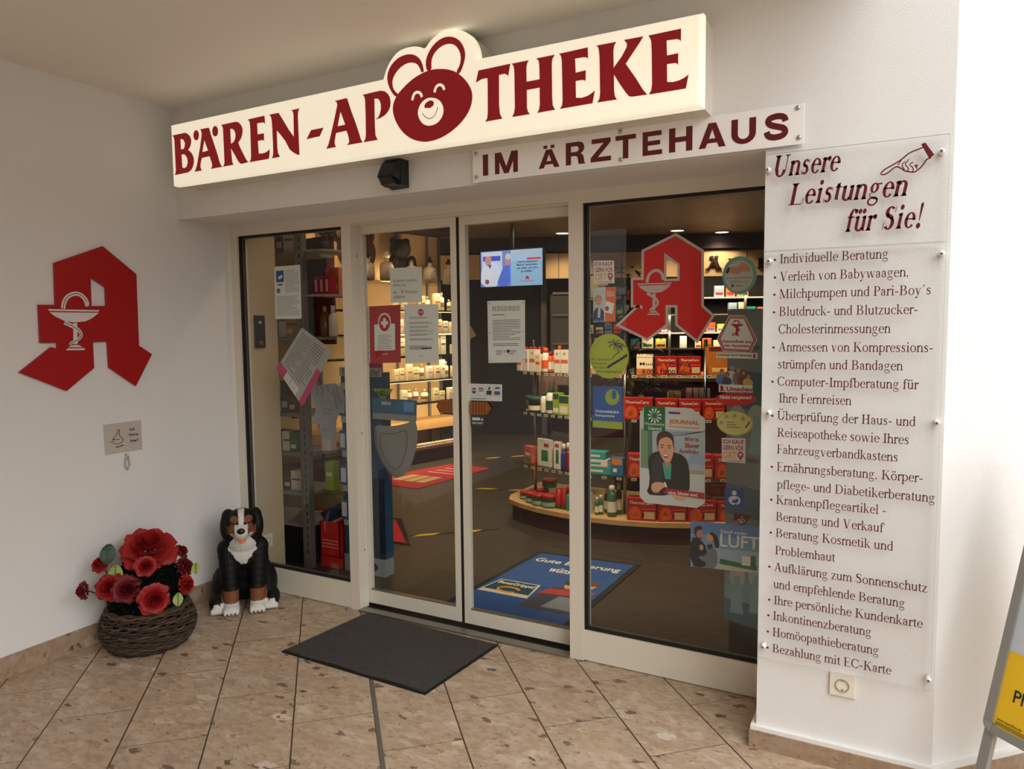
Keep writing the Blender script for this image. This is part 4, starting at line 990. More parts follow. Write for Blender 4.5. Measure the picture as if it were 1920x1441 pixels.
p.poly('portrait', M((44,48,66),.6), [(0,.02),(.5,.02),(.48,.3),(.38,.38),(.28,.42),(.14,.4),(.02,.3)]); p.poly('portrait', M((206,200,196),.6), [(.2,.12),(.32,.12),(.34,.4),(.22,.42)])
p.ell('portrait', M((186,150,104),.6), .22, .64, .17, .14); p.ell('portrait', skin, .25, .58, .12, .12); p.line('portrait', pred, [(.22,.53),(.28,.515),(.33,.54)], .012); p.ell('portrait', blackink, .23, .61, .012); p.ell('portrait', blackink, .31, .61, .012)
p.poly('picture', paper, [(.48,.28),(.86,.22),(.94,.52),(.58,.6)]); p.ell('picture', pred, .62, .38, .09, .07); p.rect('picture', pblue, .02, .02, .5, .1); p.done()
q0, q1 = at_y(1105.3, 667, YI), at_y(1179.5, 667, YI); zt_, zb_ = at_y(1142, 625.2, YI).z, at_y(1142, 709.3, YI).z
def oval(x0, x1, z0, z1): return [V3((x0, YI, z1)), V3((x1, YI, z1)), V3((x1, YI, z0)), V3((x0, YI, z0))]
p = Pic('travel_vaccine_sticker', 'round lime sticker with a palm tree about Reiseimpfungen on the right pane', 'sticker', oval(q0.x, q1.x, zb_, zt_), YI, M((176, 186, 36), .5), ellipse(.5,.5,.5,.5,40))
nav = M((22, 40, 48), .6)
for tx, u0, u1, v in (('Ihr Apotheker', .05, .56, .40), ('informiert', .07, .45, .31), ('Sie über', .10, .42, .22), ('Reiseimpfungen!', .20, .82, .13)): p.ser('lettering', nav, tx, u0, u1, v, .085, 110, 44)
p.line('palm', nav, [(.58,.44),(.64,.52),(.74,.58),(.70,.70),(.66,.76)], .018); p.line('palm', nav, [(.74,.56),(.80,.66),(.80,.72)], .014)
for a in range(7): p.line('palm', nav, [(.66,.77),(.66+.12*math.cos(a*.9),.79+.08*math.sin(a*.9)),(.66+.2*math.cos(a*.9+.15),.75+.11*math.sin(a*.9))], .02, 1)
for a in range(6): p.line('palm', nav, [(.80,.72),(.80+.09*math.cos(a),.73+.05*math.sin(a)),(.80+.14*math.cos(a+.1),.70+.08*math.sin(a))], .016, 1)
p.line('shore', nav, [(.46,.24),(.55,.30),(.66,.36),(.78,.42),(.95,.53)], .055, 1); p.done()
p = Pic('orthomolecular_sticker', 'blue and lime sticker reading Orthomolekulare Fachapotheke on the right pane', 'sticker', crop((1080,640),4.503,(142,380),(393,380),(393,742),(142,722)), YI, M((28, 84, 158), .5))
p.rect('lime_band', M((150,172,44),.5), 0, 0, 1, .17); p.ell('logo', M((150,172,44),.5), .66, .75, .24, .19); p.ell('logo', M((28,84,158),.5), .72, .81, .075, .11)
p.text('lettering', paper, 'Orthomolekulare', .09, .37, .88, .44, .012); p.text('lettering', paper, 'Fachapotheke', .09, .26, .74, .33, .012); p.done()
# opening hours: dark vinyl letters straight on the glass
t = thing('opening_hours', 'dark red vinyl letters with the opening hours Montag - Freitag on the right pane', 'lettering', tuple(at_y(1247, 735, YI)))
hv = M((66, 18, 26), .6)
for tx, x0, x1, yb, yt, m_ in (('Wir haben für Sie geöffnet', 500, 1010, 118, 95, 0), ('Montag - Freitag', 538, 970, 210, 178, 0), ('8.00 - 18.00 Uhr', 558, 950, 275, 238, 0), ('Samstag', 640, 868, 360, 322, 0), ('Geschlossen', 590, 920, 420, 385, 0)):
    a, b = at_y(1080 + x0/4.503, 640 + yb/4.503, YI), at_y(1080 + x1/4.503, 640 + yb/4.503, YI); zt2 = at_y(1080 + x0/4.503, 640 + yt/4.503, YI).z
    mb = MB(); put_sans(mb, tx, a.x, b.x, (a.z+b.z)/2 - .002, (a.z+b.z)/2 + (zt2 - a.z), lambda u, v, h: V3((u, YI - h, v)), .0004, hv, .012); mb.build('text_line', t)
a, b = at_y(1190, 670, YI), at_y(1300, 672, YI); mb = MB(); mb.prism([[(a.x, a.z), (b.x, a.z), (b.x, a.z+.002), (a.x, a.z+.002)]], lambda u, v, h: V3((u, YI-h, v)), 0, .0004, hv); mb.build('underline', t)
# magazine poster
o_ = ((1185,755), 7.207)
p = Pic('magazine_poster', 'poster of a man in dark jacket headed JOURNAL on the right pane', 'poster', crop(*o_,(105,35),(990,85),(985,1430),(105,1340)), YI, M((206,208,202),.5), [(.09,.0),(0,.055),(0,.895),(.075,1),(.80,1),(1,.905),(1,.06),(.88,0)])
p.rect('photo', M((172,188,194),.5), .01, .21, .995, .775); p.rect('photo', M((206,210,206),.5), .01, .08, .995, .36)
p.rect('photo', M((120,150,104),.5), .02, .36, .13, .755); p.rect('photo', M((84,118,106),.5), .13, .36, .20, .755); p.poly('photo', M((146,158,160),.5), [(.5,.75),(1,.775),(1,.79),(.5,.70)]); p.rect('photo', M((150,172,196),.5), .76, .44, .995, .54); p.rect('photo', M((178,160,136),.5), .76, .34, .995, .38)
p.poly('green_panel', M((34,112,62),.5), [(.065,.745),(.40,.755),(.40,1.0),(.08,1.0),(.065,.985)])
for i in range(11):
    a = i*2*PI/11 + .2; d = .115; c_, s_ = math.cos(a), math.sin(a)
    p.poly('flower_logo', paper, [(.235+.03*c_,.905+.02*s_),(.235+d*.8*math.cos(a-.14),.905+d*.58*math.sin(a-.14)),(.235+d*c_,.905+d*.72*s_),(.235+d*.8*math.cos(a+.14),.905+d*.58*math.sin(a+.14))])
p.text('lettering', paper, 'Hauptsache', .085, .80, .385, .835, .005); p.text('lettering', paper, 'Gesund', .135, .76, .34, .795, .012)
p.rect('tv_logo', pblue, .455, .935, .56, .955); p.rect('tv_logo', pred, .56, .935, .63, .957); p.text('lettering', M((206,100,40),.5), 'JOURNAL', .46, .825, .915, .88, .03); p.rect('lettering', porange, .46, .803, .915, .81)
jk = M((34,34,38),.6); jk2 = M((52,52,56),.6)
p.poly('person', jk, smooth_loop([(.10,.09),(.17,.22),(.14,.40),(.14,.48),(.22,.53),(.32,.55),(.52,.55),(.66,.53),(.75,.47),(.78,.30),(.77,.14),(.5,.12),(.36,.09)], 1))
p.poly('person', jk2, smooth_loop([(.17,.2),(.2,.45),(.30,.52),(.36,.42),(.36,.2),(.28,.12)], 1)); p.poly('person', M((60,158,132),.6), [(.36,.42),(.40,.27),(.485,.265),(.50,.42),(.46,.47),(.40,.47)]); p.line('person', M((40,128,106),.6), [(.435,.40),(.44,.28)], .008, 0)
p.poly('person', skin2, [(.375,.48),(.43,.37),(.50,.47),(.50,.53),(.37,.53)])
p.poly('person', skin, smooth_loop([(.29,.62),(.30,.57),(.335,.50),(.39,.445),(.44,.435),(.49,.46),(.525,.52),(.535,.60),(.53,.68),(.50,.725),(.42,.735),(.33,.725),(.295,.68)], 2))
p.ell('person', skin2, .545, .585, .014, .024); p.ell('person', skin2, .292, .575, .012, .022)
p.poly('hair', brownh, smooth_loop([(.285,.57),(.265,.66),(.29,.73),(.36,.755),(.45,.755),(.52,.725),(.54,.66),(.535,.58),(.52,.62),(.51,.67),(.44,.70),(.36,.685),(.31,.66),(.30,.61)], 2))
for u in (.355, .465): p.ell('face', blackink, u, .588, .019, .007); p.line('face', brownh, [(u-.03,.608),(u,.615),(u+.03,.608)], .009, 1)
p.line('face', skin2, [(.41,.59),(.395,.545),(.42,.537)], .012, 1); p.poly('face', M((150,60,58),.6), smooth_loop([(.355,.525),(.41,.515),(.47,.528),(.44,.488),(.41,.48),(.38,.49)], 1)); p.poly('face', paper, smooth_loop([(.365,.521),(.41,.513),(.46,.523),(.43,.502),(.41,.499),(.385,.503)], 1))
hs_ = smooth_loop([(.185,.16),(.19,.20),(.24,.225),(.33,.23),(.40,.225),(.42,.19),(.36,.17),(.31,.13),(.25,.11),(.20,.13)], 2); p.poly('hand', skin, hs_)
for i in range(4): p.line('hand', skin2, [(.20+.028*i,.15-.01*i),(.225+.03*i,.13-.006*i)], .006, 0)
p.poly('hand', paper, [(.385,.232),(.405,.236),(.435,.19),(.415,.178)]); p.poly('hand', skin, smooth_loop([(.5,.12),(.56,.075),(.66,.06),(.72,.075),(.70,.11)], 2))
for tx, u0, v0, v1, sz in (('Hier in', .70, .675, .715, 110), ('Ihrer', .705, .605, .655, 120), ('Apotheke', .61, .55, .59, 120)): p.ser('lettering', pred, tx, u0, .915, v0, (v1-v0)*1.35, 150, 60)
p.poly('red_band', M((168,24,34),.5), [(.375,.12),(.995,.10),(.995,.16),(.42,.175)]); mbq, hq = p._mb('band_lettering'); put_serif(mbq, 'Jeden Monat neu!', .42, .905, .118, .048, p.f, hq, paper, 150, 60); p.done()
# round baby sticker
q0, q1 = at_y(1354.5, 515, YI), at_y(1419, 512, YI); zt_, zb_ = at_y(1386, 480, YI).z, at_y(1386, 551, YI).z
p = Pic('breast_pump_sticker', 'round teal rimmed sticker with a sleeping baby at the top of the right pane', 'sticker', oval(q0.x, q1.x, zb_, zt_), YI, M((128,186,176),.5), ellipse(.5,.5,.5,.5,40))
p.ell('inner_disc', M((206,210,200),.5), .49, .48, .41, .41); p.poly('baby', skin, smooth_loop([(.17,.64),(.22,.72),(.36,.74),(.46,.70),(.52,.82),(.62,.84),(.74,.76),(.84,.66),(.78,.56),(.60,.62),(.52,.54),(.40,.53),(.22,.56)], 2)); p.poly('baby', brownh, smooth_loop([(.09,.56),(.14,.70),(.22,.74),(.20,.60),(.17,.55)], 2))
p.ell('baby', brownh, .32, .64, .02, .008); p.text('lettering', greyink, 'Milchpumpen-Mietzentrale', .12, .40, .86, .45, .02); p.lines('lettering', greyink, .2, .30, .78, .37, 2, .3); p.rect('lettering', pblue, .27, .19, .34, .26); p.rect('lettering', greyink, .4, .21, .6, .23); p.done()
# hexagonal seal
o_ = ((1330,570), 7.209)
p = Pic('pharmacy_seal_sticker', 'six sided red and white seal Gesundheit aus der Apotheke with chalice on the right pane', 'sticker', crop(*o_,(100,148),(650,155),(650,665),(100,650)), YI, paper, [(.31,1),(.70,1),(1,.36),(.83,0),(.16,.02),(0,.36)])
hexo = lambda d: [(.31+.3*d,1-d),(.70-.3*d,1-d),(1-1.1*d,.36),(.83-.5*d,d),(.16+.5*d,.02+d),(0+1.1*d,.36)]
p.poly('border', pred, hexo(.02), hexo(.045)[::-1]); p.poly('border', pred, hexo(.055), hexo(.085)[::-1])
p.poly('chalice', pred, [(.34,.77),(.67,.77),(.62,.72),(.54,.70),(.53,.50),(.58,.46),(.43,.46),(.475,.50),(.475,.70),(.40,.72)]); p.line('chalice', pred, [(.42,.80),(.44,.86),(.52,.87),(.57,.82),(.55,.78)], .028); p.line('chalice', pred, [(.44,.70),(.54,.66),(.57,.60),(.48,.54),(.40,.50),(.40,.45)], .03)
p.text('lettering', pred, 'Gesundheit aus', .14, .27, .86, .345, .03); p.text('lettering', pred, 'der Apotheke', .19, .14, .81, .225, .03); p.done()
p = Pic('advice_strip', 'narrow white strip reading Sicherheit durch Beratung below the six sided seal', 'sticker', crop(*o_,(95,655),(650,660),(650,740),(92,725)), YI, paper)
p.text('lettering', blackink, 'Sicherheit durch Beratung', .02, .3, .86, .8, .03)
p.poly('emblem', pred, [(.92,.9),(.955,.75),(.955,.35),(.97,.25),(.955,.1),(.93,.25),(.91,.1),(.885,.2),(.9,.35),(.895,.7)]); p.done()
p = Pic('magazine_reminder_sticker', 'family photo sticker with a red oval Nicht vergessen! on the right pane', 'sticker', crop(*o_,(85,825),(630,850),(630,1370),(85,1370)), YI)
p.poly('red_oval', M((214,34,30),.5), ellipse(.5,.17,.5,.17,36)); p.rect('title_band', paper, .08, .34, .92, .53); p.rect('title_band', pred, .25, .345, .26, .525)
p.poly('title_band', pred, [(.15,.52),(.2,.48),(.2,.4),(.225,.37),(.19,.35),(.165,.37),(.135,.35),(.105,.37),(.12,.41),(.115,.48)]); p.text('lettering', pred, 'Umschau', .28, .365, .91, .48, .04); p.rect('title_band', M((90,20,24),.5), .22, .30, .77, .345); p.text('band_lettering', paper, 'Das Gesundheits-Magazin', .25, .31, .74, .335, .01); p.text('oval_lettering', paper, 'Nicht vergessen!', .11, .14, .89, .26, .03)
for i, (u, v, c, h_) in enumerate(((.14,.78,(96,124,176),brownh),(.40,.86,(200,202,200),M((190,186,180),.6)),(.55,.82,(128,120,124),M((168,132,84),.6)),(.68,.78,(132,70,56),brownh),(.28,.70,(84,74,84),brownh),(.80,.68,(196,170,90),M((120,90,60),.6)))):
    p.poly('family', M(c,.6), smooth_loop([(u-.12,.53),(u+.14,.53),(u+.12,v-.03),(u+.04,v+.02),(u-.06,v+.02),(u-.12,v-.05)], 1)); p.ell('family', h_, u+.02, v+.075, .055, .062); p.ell('family', skin2, u+.02, v+.06, .045, .052)
p.done()
q0, q1 = at_y(1344, 793, YI), at_y(1411.5, 796, YI); zt_, zb_ = at_y(1378, 770, YI).z, at_y(1378, 816, YI).z
p = Pic('children_oval_sticker', 'pale yellow oval sticker with small animal drawings on the right pane', 'sticker', oval(q0.x, q1.x, zb_, zt_), YI, M((222,214,130),.5), ellipse(.5,.5,.5,.5,40))
p.poly('border', M((180,170,90),.5), ellipse(.5,.5,.49,.49,40), ellipse(.5,.5,.475,.47,40)[::-1])
for u, v in ((.13,.5),(.27,.76),(.5,.8),(.73,.7)): p.ell('drawing', M((176,180,140),.5), u, v, .05, .08); p.line('drawing', greyink, [(u-.05,v-.08),(u,v+.09),(u+.05,v-.07)], .012)
p.line('drawing', blackink, [(.80,.34),(.86,.46),(.92,.60)], .035); p.lines('lettering', greyink, .28, .28, .70, .58, 3, .3, 8); p.done()
p = Pic('nursing_sign', 'blue square sign of a white figure nursing a baby on the right pane', 'sign', crop((1080,640),4.503,(1258,1235),(1420,1240),(1420,1402),(1262,1396)), YI, M((32,76,156),.5))
wv = M((214,218,222),.5); p.ell('figure', wv, .48, .75, .13); p.poly('figure', wv, smooth_loop([(.16,.34),(.2,.5),(.32,.59),(.62,.59),(.78,.50),(.82,.34),(.76,.2),(.62,.13),(.56,.2),(.46,.12),(.3,.16)], 2)); p.ell('baby', M((32,76,156),.5), .62, .37, .09); p.poly('baby', M((32,76,156),.5), smooth_loop([(.30,.30),(.46,.22),(.62,.22),(.66,.30),(.5,.38),(.40,.46),(.42,.34)], 1)); p.done()
# poster standing lower right, behind the pane
o_ = ((1080,900), 4.003)
YP = YI + .012
p = Pic('couple_poster', 'landscape poster of a couple under a blue sky reading LUFT, low on the right pane', 'poster', crop(*o_,(860,303),(1395,348),(1385,700),(860,645)), YP, M((120,158,196),.5))
p.rect('sky', M((92,134,186),.5), 0, .72, 1, 1); p.rect('sky', M((160,186,204),.5), 0, .16, 1, .45); p.rect('sky', M((196,198,186),.5), .36, 0, 1, .13)
dk = M((34,40,58),.6); gy = M((120,124,138),.6)
p.poly('couple', dk, smooth_loop([(0,.02),(.2,.0),(.26,.14),(.24,.45),(.14,.62),(0,.66)], 1)); p.ell('couple', skin2, .12, .74, .055, .11); p.poly('couple', brownh, smooth_loop([(.05,.78),(.06,.88),(.14,.92),(.19,.86),(.15,.82),(.10,.80),(.08,.70),(.12,.63),(.18,.66),(.13,.58),(.07,.66)], 1))
p.poly('couple', gy, smooth_loop([(.20,.0),(.38,.0),(.40,.34),(.34,.46),(.26,.42),(.22,.26),(.12,.24),(.14,.18),(.24,.10)], 1)); p.ell('couple', skin, .285, .68, .05, .09); p.poly('couple', brownh, smooth_loop([(.26,.76),(.33,.80),(.40,.70),(.42,.48),(.37,.44),(.34,.58),(.33,.70)], 2)); p.poly('couple', M((44,54,92),.6), [(.24,.5),(.31,.54),(.33,.46),(.25,.40)]); p.ell('couple', skin, .16, .44, .03, .06)
p.text('lettering', paper, 'Schnell wieder', .43, .79, .80, .87, .005); p.text('lettering', paper, 'LUFT', .43, .50, .97, .77, .01); p.poly('green_band', pgreen, [(.43,.12),(.95,.05),(.95,.13),(.43,.24)]); p.rect('pack', paper, .74, .14, .86, .34); p.rect('pack', pgreen, .86, .13, .93, .36); p.done()

# ================================================================== THE SHOP INSIDE
HI = 2.78
def slat_mat():
    mt, n, p, out = newmat('slatted_ceiling')
    tcx = n.nodes.new('ShaderNodeTexCoord'); mp = n.nodes.new('ShaderNodeMapping'); mp.inputs['Rotation'].default_value = (0, 0, math.radians(-76))
    br = n.nodes.new('ShaderNodeTexBrick'); br.offset = 0.37; br.inputs['Scale'].default_value = 1.0
    br.inputs['Brick Width'].default_value = 0.55; br.inputs['Row Height'].default_value = 0.095; br.inputs['Mortar Size'].default_value = 0.006; br.inputs['Mortar Smooth'].default_value = 0.0
    br.inputs['Color1'].default_value = rgb(150, 128, 104); br.inputs['Color2'].default_value = rgb(160, 138, 112); br.inputs['Mortar'].default_value = rgb(58, 46, 36)
    n.links.new(tcx.outputs['Object'], mp.inputs[0]); n.links.new(mp.outputs[0], br.inputs[0]); n.links.new(br.outputs[0], p.inputs['Base Color'])
    p.inputs['Roughness'].default_value = 0.45
    return mt
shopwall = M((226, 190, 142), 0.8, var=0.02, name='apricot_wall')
burg = M((72, 22, 30), 0.45, name='burgundy_laminate')
bulk = M((46, 26, 34), 0.6, name='aubergine_fascia')
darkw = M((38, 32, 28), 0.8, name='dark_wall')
beech = M((206, 164, 108), 0.45, var=0.08, scale=12, name='beech_top')
steel = M((128, 126, 120), 0.4, metal=0.5, name='grey_steel')
sglass = glassy('shelf_glass', (0.86, 0.92, 0.89), base=0.06, grow=0.8)
mb = MB(); mb.box((-4.5, 0.5, HI), (5.5, 10.5, HI + .1), slat_mat()); struct(mb, 'ceiling_shop')
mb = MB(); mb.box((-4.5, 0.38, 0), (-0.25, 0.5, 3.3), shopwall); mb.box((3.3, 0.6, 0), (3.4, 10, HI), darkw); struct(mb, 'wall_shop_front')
# short return wall beside the left pane
mb = MB(); mb.box((-0.02, 0.43, 0), (0.03, 0.665, HI), M((204, 184, 152), 0.85, var=0.02)); struct(mb, 'wall_return')
A14 = math.radians(14); U1 = V3((math.sin(A14), math.cos(A14), 0)); N1 = V3((math.cos(A14), -math.sin(A14), 0)); P1 = V3((-1.4, 3.97, 0))
X1 = Matrix((( U1.x, -N1.x, 0, P1.x), (U1.y, -N1.y, 0, P1.y), (0, 0, 1, 0), (0, 0, 0, 1)))   # local x along the wall, y into it
def on1(px, py=650, back=0.0):
    q = at_plane(px, py, P1 - N1*back, N1); return (q - P1).dot(U1)
mb = MB(); mb.box((-3.6, .42, 0), (on1(871), .52, HI), shopwall, X1); struct(mb, 'wall_shop_left')
mb = MB(); mb.box((-3.6, -.02, 2.66), (on1(871), .42, HI), bulk, X1); struct(mb, 'trim_4')
A23 = math.radians(23.6); U2 = V3((math.cos(A23), math.sin(A23), 0)); N2 = V3((math.sin(A23), -math.cos(A23), 0)); P2 = V3((-.38, 6.72, 0))
X2 = Matrix(((U2.x, -N2.x, 0, P2.x), (U2.y, -N2.y, 0, P2.y), (0, 0, 1, 0), (0, 0, 0, 1)))
def on2(px, py=600):
    q = at_plane(px, py, P2, N2); return (q - P2).dot(U2)
def z2(px, py): return at_plane(px, py, P2, N2).z
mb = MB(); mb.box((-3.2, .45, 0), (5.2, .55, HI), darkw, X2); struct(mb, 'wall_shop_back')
mb = MB(); mb.box((-2.6, -.05, z2(1250, 467)), (5.2, .45, HI), bulk, X2); struct(mb, 'trim_5')
# apricot fascia with dark letters under the aubergine band
zf0, zf1 = z2(1420, 516), z2(1420, 468)
t = thing('fascia_board', 'apricot fascia board with dark brown letters spelling BÄREN along the back wall', 'board', tuple(X2 @ V3((1, 0, zf0))))
mb = MB(); mb.box((-2.4, .0, zf0), (4.2, .03, zf1), shopwall, X2); mb.build('board', t)
for px in (1048, 1166, 1399): mb = MB(); s_ = on2(px); mb.box((s_ - .006, -.004, zf0), (s_ + .006, .0, zf1), M((120, 110, 96), .5, metal=.4), X2); mb.build('joint_strip', t)
brl = M((52, 26, 22), 0.5, name='brown_letters')
f2 = lambda u, v, h: X2 @ V3((u, -h, v))
for ch, a, b in (('B', 1268, 1308), ('Ä', 1322, 1354), ('R', 1363, 1392), ('E', 1416, 1446), ('N', 1462, 1500)):
    mb = MB(); u0, u1 = on2(a), on2(b); z0, z1 = zf0 + .1, zf1 - .11
    ps, w = serif(ch, 140, 64)
    for p_ in ps: mb.prism([[(u0 + x*(u1-u0)/w, z0 + y*(z1-z0)/.67) for x, y in p_]], f2, 0, .03, brl)
    mb.build('letter', t)
mb = MB(); mb.prism([[(on2(1092), zf0 - .3), (on2(1140), zf0 - .3), (on2(1140), zf0 + .26), (on2(1092), zf0 + .26)]], f2, .03, .04, M((196, 180, 156), .6)); tag(mb.build('thank_you_card'), 'pale card fixed to the apricot fascia high behind the shop local sticker', 'card')
# downlights
for i, (px, py) in enumerate(((1055, 436), (1270, 431), (1354, 434), (1190, 400), (980, 418))):
    q = at_z(px, py, HI)
    if i < 3:
        t = thing('downlight', ('round ceiling downlight lit above the screen and beside the mullion', 'round ceiling downlight lit just above the tip of the window emblem', 'round ceiling downlight lit between window emblem and teal round sticker')[i], 'ceiling light', tuple(q), 0, 'downlights in the slatted ceiling')
        mb = MB(); mb.lathe([(.085, -.012), (.105, -.012), (.105, 0), (.085, 0)], ywh, 24, c=tuple(q), cap=False); mb.build('trim_ring', t)
        mb = MB(); mb.lathe([(.085, -.006), (.085, -.004)], M((255, 240, 214), .5, emit=5.0), 24, c=tuple(q)); mb.build('lamp_disc', t)
    light('downlight_and_fill', 'SPOT', q - V3((0, 0, .03)), 30, WARM, .07, spot=2.3)
for p_ in ((1.2, 1.5), (0.1, 2.6), (2.2, 1.6), (-.2, 5.2), (.75, .95)): light('downlight_and_fill', 'SPOT', (p_[0], p_[1], HI - .02), 14, WARM, .08, spot=2.3)  # last spot is added fill without a fixture, to brighten the return wall

# ---- products
ORD = 'first second third fourth fifth sixth seventh eighth ninth tenth eleventh twelfth thirteenth fourteenth fifteenth'.split()
def frame_at(pos, ang): return Matrix.Translation(pos) @ Matrix.Rotation(ang, 4, 'Z')
def carton(name, label, cat, group, pos, ang, w, d, h, body, band=None, art=None, txt=None, tm=None, lid=None):
    pos = V3(pos) + V3((0, 0, .0015)); X = frame_at(pos, ang); o = MB(); o.bbox((-w/2, -d/2, 0), (w/2, d/2, h), body, min(.002, w*.03), X); ob = tag(o.build(name), label, cat, group)
    ff = lambda u, v, hh: X @ V3((-w/2 + u*w, -d/2 - hh, v*h))
    if band:
        o = MB()
        for c, u0, v0, u1, v1 in band: o.prism([[(u0, v0), (u1, v0), (u1, v1), (u0, v1)]], ff, None, .0006, c)
        o.build('printed_front', ob)
    if art:
        o = MB()
        for c, pts in art: o.prism([pts], ff, None, .0012, c)
        o.build('picture', ob)
    if txt:
        o = MB(); s_, u0, v0, u1, v1 = txt; put_sans(o, s_, u0, u1, v0, v1, ff, .0016, tm, .02); o.build('lettering', ob)
    return ob
def bottle(name, label, cat, group, pos, prof, body, capm, capz, lab=None, labm=None, n=14, neck=None):
    """lathe bottle: profile up to capz is the body, above it the cap"""
    pos = V3(pos) + V3((0, 0, .0015)); o = MB(); o.lathe([(r, z) for r, z in prof if z <= capz + 1e-6], body, n, c=tuple(pos)); ob = tag(o.build(name), label, cat, group)
    up = [(r, z) for r, z in prof if z >= capz - 1e-6]
    if len(up) > 1: o = MB(); o.lathe([(r + .0008, z) for r, z in up], capm, n, c=tuple(pos)); o.build('cap', ob)
    if lab:
        z0, z1 = lab; rr = max(r for r, z in prof) + .0006; o = MB(); o.lathe([(rr, z0), (rr, z1)], labm, n, c=tuple(pos), cap=False); o.build('label_band', ob)
    return ob
cream = M((240, 222, 182), .5, name='cream_card'); whitec = M((236, 228, 212), .5, name='white_card'); grn = M((30, 74, 54), .5, name='dark_green'); lime = M((150, 176, 44), .5, name='lime_green')
orange = M((232, 92, 34), .45, name='orange_plastic'); redl = M((176, 22, 26), .45, name='red_plastic'); teal = M((56, 160, 156), .5, name='teal_card'); gold = M((196, 160, 96), .35, metal=.6, name='gold')

# ---- cosmetics wall: glass shelves on uprights
S0, S1 = on1(640), on1(858)
t = thing('cosmetics_shelving', 'wall shelving with glass shelves over a dark burgundy plinth along the apricot wall', 'shelf unit', tuple(P1))
W1Z = [2.07, 1.75, 1.49, 1.24, .96, .70]
for z in W1Z: mb = MB(); mb.box((S0 - .6, 0, z - .012), (S1 + .15, .36, z), sglass, X1); mb.build('glass_shelf', t)
for z in W1Z[1:]:
    mb = MB(); mb.box((S0 - .6, -.008, z - .02), (S1 + .15, 0, z + .004), M((60, 54, 46), .4), X1); mb.build('price_rail', t)
for s_ in (on1(642), on1(718), on1(788), on1(846), on1(868)): mb = MB(); mb.box((s_ - .012, .39, .15), (s_ + .012, .42, 2.66), steel, X1); mb.build('upright', t)
mb = MB(); mb.box((S0 - .6, .0, 0), (S1 + .15, .42, .13), burg, X1); mb.box((S0 - .6, -.01, .13), (S1 + .15, .42, .155), burg, X1); mb.build('plinth', t)
mb = MB(); mb.box((S0 - .6, .14, .36), (S1 + .15, .42, .47), beech, X1); mb.build('wooden_ledge', t)
for a, b, z0, z1, lb in ((604, 619, 1.40, 2.47, 'divider_board'),):
    mb = MB(); mb.box((on1(a), -.12, z0), (on1(b), .4, z1), burg, X1); mb.build(lb, t)
rn = random.Random(11)
SH = ('upper', 'second', 'third', 'fourth', 'lowest')
for k, z in enumerate(W1Z[1:]):
    px = 742 + rn.random()*5; i = 0
    while px < 868 and i < 15:
        w = .05 + rn.random()*.045; h = (.11 + rn.random()*.13) * (1 if k < 4 else .8); s_ = on1(px)
        if rn.random() < .16: px += 7; continue
        pos = X1 @ V3((s_ + w/2, .05 + rn.random()*.05, z)); ang = PI/2 - A14
        lab_ = 'on %s shelf of the cosmetics wall, %s along' % (SH[k], ORD[i])
        if rn.random() < .78:
            c = rn.choice((cream, cream, whitec)); bd = rn.choice((M((190, 120, 60), .5), M((96, 88, 80), .5), M((200, 170, 110), .5), pgreen))
            carton('cosmetics_carton', 'cream carton ' + lab_, 'carton', 'cosmetics on the wall shelves', pos, ang, w, .05, h, c, [(bd, .1, .45, .9, .55), (bd, .25, .75, .75, .80)])
        else:
            bottle('cosmetics_bottle', 'white bottle ' + lab_, 'bottle', 'cosmetics on the wall shelves', pos, [(w*.42, 0), (w*.45, .01), (w*.45, h*.68), (w*.2, h*.76), (w*.2, h), (0, h)], whitec, gold, h*.76, (h*.2, h*.45), M((150, 120, 80), .5), 12)
        px += (w / .0062) * .92 + 1.5; i += 1
px = 784; i = 0
while px < 866 and i < 13:
    r = .026 + .012 * rn.random(); q = X1 @ V3((on1(px), .07, .155))
    bottle('cream_jar', 'small cream jar on the lit plinth of the cosmetics wall, %s along' % ORD[i], 'jar', 'jars on the plinth', q, [(r, 0), (r, .03), (r*.9, .034), (r*.9, .052), (r*.5, .06), (0, .06)], whitec, cream, .034, n=12); px += 6.5; i += 1
# pharmacy flasks, plush bear and bear head on the top shelf
def flask(lab, px, sc_, capc):
    q = X1 @ V3((on1(px, 510, .06 if px in (725, 771) else .12), .06 if px in (725, 771) else .12, 2.0715)); r = .075*sc_
    o = bottle('porcelain_flask', lab, 'bottle', 'flasks on the top glass shelf', q, [(r*.88, 0), (r, .02), (r, .15*sc_), (r*.8, .18*sc_), (r*.36, .195*sc_), (r*.34, .235*sc_), (r*.5, .25*sc_), (r*.5, .26*sc_), (r*.22, .275*sc_), (r*.25, .30*sc_), (0, .305*sc_)], whitec, capc, .235*sc_)
    m2 = MB(); an = -PI/2 + .15
    for j in range(10):
        a = 2*PI*j/10
    pts = ellipse(0, .09*sc_, .035*sc_, .05*sc_, 14)
    fm = lambda u, v, h: q + V3((N1 * (r + .002 + h - abs(u)*.35)) + U1*u + V3((0, 0, v)))
    m2.prism([pts], fm, None, .002, M((60, 66, 80), .5)); m2.prism([ellipse(0, .09*sc_, .022*sc_, .035*sc_, 12)], fm, None, .003, cream); m2.build('painted_crest', o)
for lab, px, s_, c in (('white porcelain flask with dark stopper beside the bear head on the top glass shelf', 690, 1.0, blk), ('tall white porcelain flask with white stopper left of the visitor limit notice', 725, 1.05, whitec), ('white porcelain flask half hidden behind the top of the visitor limit notice', 771, .95, blk), ('white porcelain flask with dark stopper right of the visitor limit notice', 806, 1.0, blk), ('white porcelain flask with dark stopper next to the door leaf stile', 841, .98, blk)):
    flask(lab, px, s_, c)
plush = M((26, 19, 16), .95, bump=.6, scale=300, name='dark_plush')
